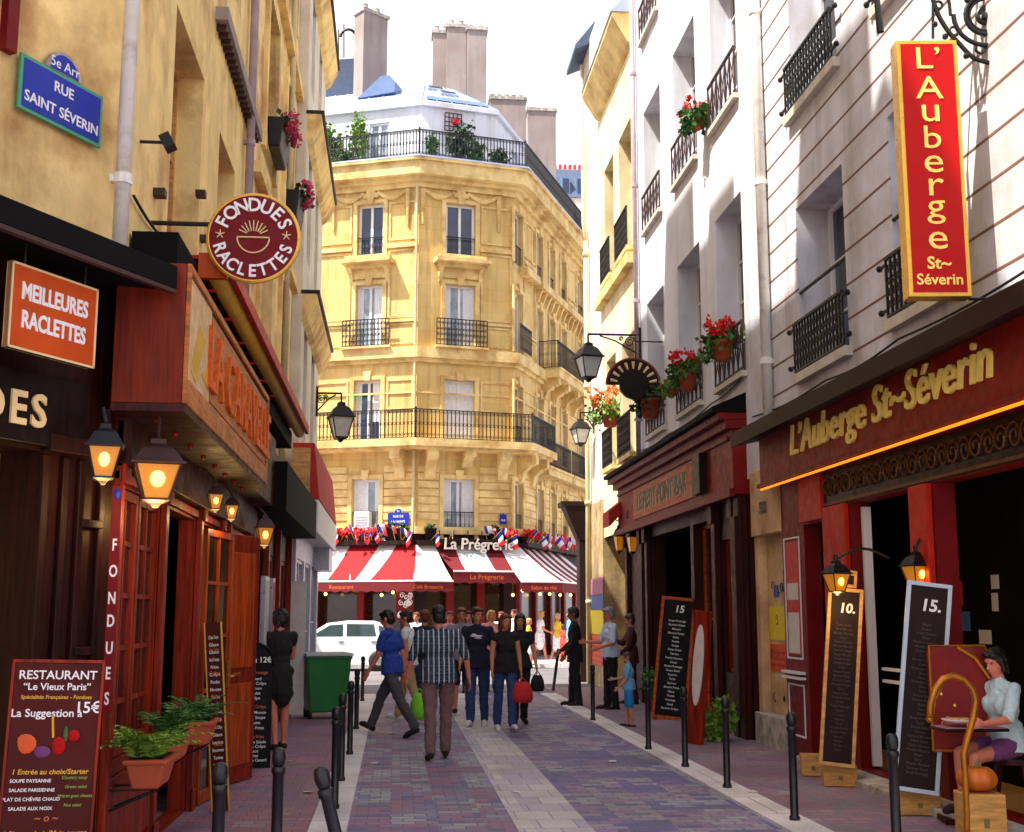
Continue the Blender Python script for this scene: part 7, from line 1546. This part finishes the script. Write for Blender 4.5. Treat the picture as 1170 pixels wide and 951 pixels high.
pn_, h_ = person(545, 830, 168, 1.76, 'man in a navy printed T-shirt and jeans looking sideways', 'skin', 'hair_brown', 0, 'cloth_navy', .75, 'cloth_jeans', 'long', 'cloth_shoe_white', ((6, 3), (-8, 4)), ((4, 9, 20), (-4, 10, 12)), 0, 4, 40, vox=.01, hem=.84)
s = MB()
for (x, z, a, b) in ((0, 1.315, .10, .016), (-.03, 1.285, .06, .012), (.035, 1.34, .04, .01)): s.ell((x, .135, z + .03), (a, .016, b), 10)
s.build('shirt_print', ma['cloth_white'], pn_, smooth=True)
_, h_ = person(577, 835, 188, 1.66, 'woman in a black sleeveless top and jeans carrying a red bag', 'skin', 'hair_auburn', .12, 'cloth_black', .15, 'cloth_jeans', 'long', 'cloth_shoe_white', ((-8, 4), (10, 6)), ((4, 8, 10), (2, 10, 6)), 0, 4, 12, True, .01, hem=.86)
bag(h_(1) + Vector((0, -.02, -.01)), .34, .36, .18, 'cloth_red', 'red plastic bag hanging from the hand of the woman in jeans')
_, h_ = person(594, 828, 184, 1.66, 'woman with long dark hair in black clothes beside the woman with the red bag', 'skin', 'hair_black', .26, 'cloth_black', .4, 'cloth_black', 'long', 'cloth_shoe_dark', ((6, 4), (-8, 6)), ((0, 8, 10), (6, 12, 22)), 0, 6, -10, True, .01)
bag(h_(1) + Vector((0, -.02, 0)), .22, .3, .12, 'cloth_black', 'black handbag held by the woman with long dark hair')
person(657, 808, 82, 1.78, 'man in a black suit standing at the right kerb, facing left', 'skin_tan', 'hair_black', 0, 'cloth_black', 1.95, 'cloth_black', 'long', 'cloth_shoe_dark', ((5, 2), (-4, 2)), ((10, 6, 40), (4, 6, 30)), 0, 10, vox=.01, hem=.78)
_, h_ = person(698, 812, 98, 1.78, 'grey haired man in a white short sleeved shirt and black trousers by the bar', 'skin_red', 'hair_grey', 0, 'cloth_pale_blue', .85, 'cloth_black', 'long', 'cloth_shoe_dark', ((3, 2), (-3, 2)), ((20, 10, 70), (10, 14, 62)), 0, 14, 10, vox=.01, wide=1.06, hem=.9)
person(722, 806, 84, 1.66, 'person in dark maroon clothes standing behind the child at the bar corner', 'skin', 'hair_brown', 0, 'cloth_maroon', 1.95, 'cloth_maroon', 'long', 'cloth_shoe_dark', ((3, 2), (-3, 2)), ((30, 8, 80), (10, 8, 40)), 0, 10, hem=.8)
person(719, 832, 78, 1.1, 'small child in pale blue T-shirt and blue shorts near the bar chalkboard', 'skin', 'hair_brown', 0, 'cloth_sky', .7, 'cloth_aqua', 'shorts', 'cloth_navy', ((4, 2), (-5, 2)), ((20, 8, 62), (10, 10, 34)), 0, 14, vox=.012, wide=1.12)
person(317, 858, 24, 1.72, 'woman in a short black dress leaning by the menu cases on the left', 'skin_red', 'hair_black', .04, 'cloth_black', .35, 'cloth_black', 'none', 'cloth_shoe_dark', ((4, 2), (-8, 6)), ((20, 6, 70), (24, 6, 76)), 2, 10, 10, True, .009, dress=.18)
person(588, 764, 120, 1.78, 'man in a white shirt in the sun beyond the lane, under the awning', 'skin_red', 'hair_brown', 0, 'cloth_white', .9, 'cloth_beige', 'long', 'cloth_shoe_dark', ((4, 2), (-4, 2)), ((10, 10, 30), (8, 10, 20)))
person(617, 758, -78, 1.74, 'blond woman in a white summer dress walking along the far pavement', 'skin_red', 'hair_blond', .06, 'cloth_white', .5, 'cloth_white', 'none', 'cloth_shoe_dark', ((16, 6), (-14, 10)), ((10, 8, 60), (-8, 8, 20)), 3, 4, 0, True, dress=.1)
person(637, 758, -70, 1.66, 'woman in a yellow top walking along the far pavement with a child', 'skin_red', 'hair_blond', 0, 'cloth_yellow', .8, 'cloth_white', 'skirt', 'cloth_shoe_dark', ((12, 5), (-12, 8)), ((10, 10, 40), (20, 10, 50)), 0, 4, 0, True)
person(644, 760, -60, 1.3, 'child in a coral red top beside the woman in yellow', 'skin_red', 'hair_brown', .05, 'cloth_pinkred', .6, 'cloth_pinkred', 'skirt', 'cloth_shoe_dark', ((10, 5), (-8, 8)), ((10, 10, 20), (10, 10, 20)), female=True)
person(652, 761, 100, 1.72, 'person in a sky blue shirt partly hidden behind the man in the black suit', 'skin', 'hair_brown', 0, 'cloth_sky', .8, 'cloth_beige', 'long', 'cloth_shoe_dark', ((4, 2), (-4, 2)))
person(513, 790, 180, 1.72, 'person in a pink top in the crowd between plaid shirt and grey T-shirt', 'skin_red', 'hair_auburn', 0, 'cloth_pink', .6, 'cloth_beige', 'shorts', 'cloth_shoe_dark')
person(536, 792, 170, 1.72, 'man in a blue grey shirt and dark cap in the crowd behind the navy T-shirt', 'skin', 'hair_black', 0, 'cloth_grey_shirt', .7, 'cloth_dark_jeans', 'long', 'cloth_shoe_dark')
person(561, 790, 190, 1.74, 'blond person in a pale pink top in the crowd behind the navy T-shirt', 'skin_red', 'hair_blond', .04, 'cloth_pink', .6, 'cloth_jeans', 'long', 'cloth_shoe_dark', female=True)
person(475, 778, 160, 1.7, 'person in a white shirt standing by the white car behind the youth', 'skin_red', 'hair_auburn', 0, 'cloth_pale_blue', .7, 'cloth_dark_jeans', 'long', 'cloth_shoe_dark')
# seated woman at the restaurant step
Ps = Vector((4.62, 9.62, 0)); q = PY(1143, 893, 9.55); zs = .42
o_, h_ = person(0, 0, 104, 1.62, 'seated woman in a pale T-shirt holding a plate at the right edge', 'skin_red', 'hair_black', .03, 'cloth_mint', .9, 'cloth_violet', 'shorts', 'cloth_shoe_dark', ((82, 84), (78, 76)), ((24, 8, 62), (30, 10, 58)), 4, 14, 12, True, .01, loc=(q.x + .17, 9.75, 0), sit=.93 - .08 - .62, shorts=.5)
Pc = Vector((q.x + .17, 9.75, 0)); Fc = face(Pc + Vector((.06, .05, 0)), -38); oc = root('stool', Pc, 'dark wooden stool under the seated woman', 'stool'); s = MB(); s.smooth = False; s.lathe(Fr(Fc.p(0, 0, -.0), (1, 0, 0)), [(.02, .50), (.2, .50), (.2, .545), (.02, .545)], 20); s.build('seat', ma['dark_wood'], oc)
for sx_ in (-1, 1):
    for sy in (-1, 1): s = MB(); s.tube([Fc.p(sx_ * .17, .1, sy * .17), Fc.p(sx_ * .1, .5, sy * .1)], [.018, .02], 6); s.build('leg', ma['dark_wood'], oc)
hm = (h_(0) + h_(1)) / 2; op = root('plate', hm, 'round white plate of food held by the seated woman', 'plate'); s = MB(); s.smooth = True; F = Fr(hm + Vector((0, -.03, .02)), (1, 0, 0)); s.lathe(F, [(.01, 0), (.09, .0), (.15, .022), (.15, .028), (.09, .01), (.01, .008)], 20); s.build('dish', ma['white_paint'], op)
s = MB(); [s.ell(F.p(rnd.uniform(-.07, .07), .022, rnd.uniform(-.06, .06)), (.03, .03, .016), 7) for _ in range(9)]; s.build('food', ma['tan_wood'], op)
ot = root('serving_tray', hm - _z * .05, 'dark serving tray under the plate at the right edge', 'tray'); s = MB(); s.box(F, -.2, .32, -.06, -.035, -.16, .16); s.build('top', ma['black_wood'], ot, bevel=.01); s = MB(); s.box(F, -.19, .31, -.034, -.03, -.15, .15); s.build('napkin', ma['cloth_dusty'], ot)

person(604, 764, -100, 1.5, 'short person in a yellow top in the sun left of the woman in white', 'skin_red', 'hair_blond', 0, 'cloth_yellow', .7, 'cloth_white', 'shorts', 'cloth_shoe_white', ((10, 6), (-8, 8)), ((10, 8, 30), (0, 8, 20)), female=True)
person(573, 772, 150, 1.7, 'person in a white top beyond the woman with the red bag, under the awning', 'skin_red', 'hair_auburn', 0, 'cloth_white', .6, 'cloth_pale_blue', 'long', 'cloth_shoe_white', ((6, 6), (-8, 8)))
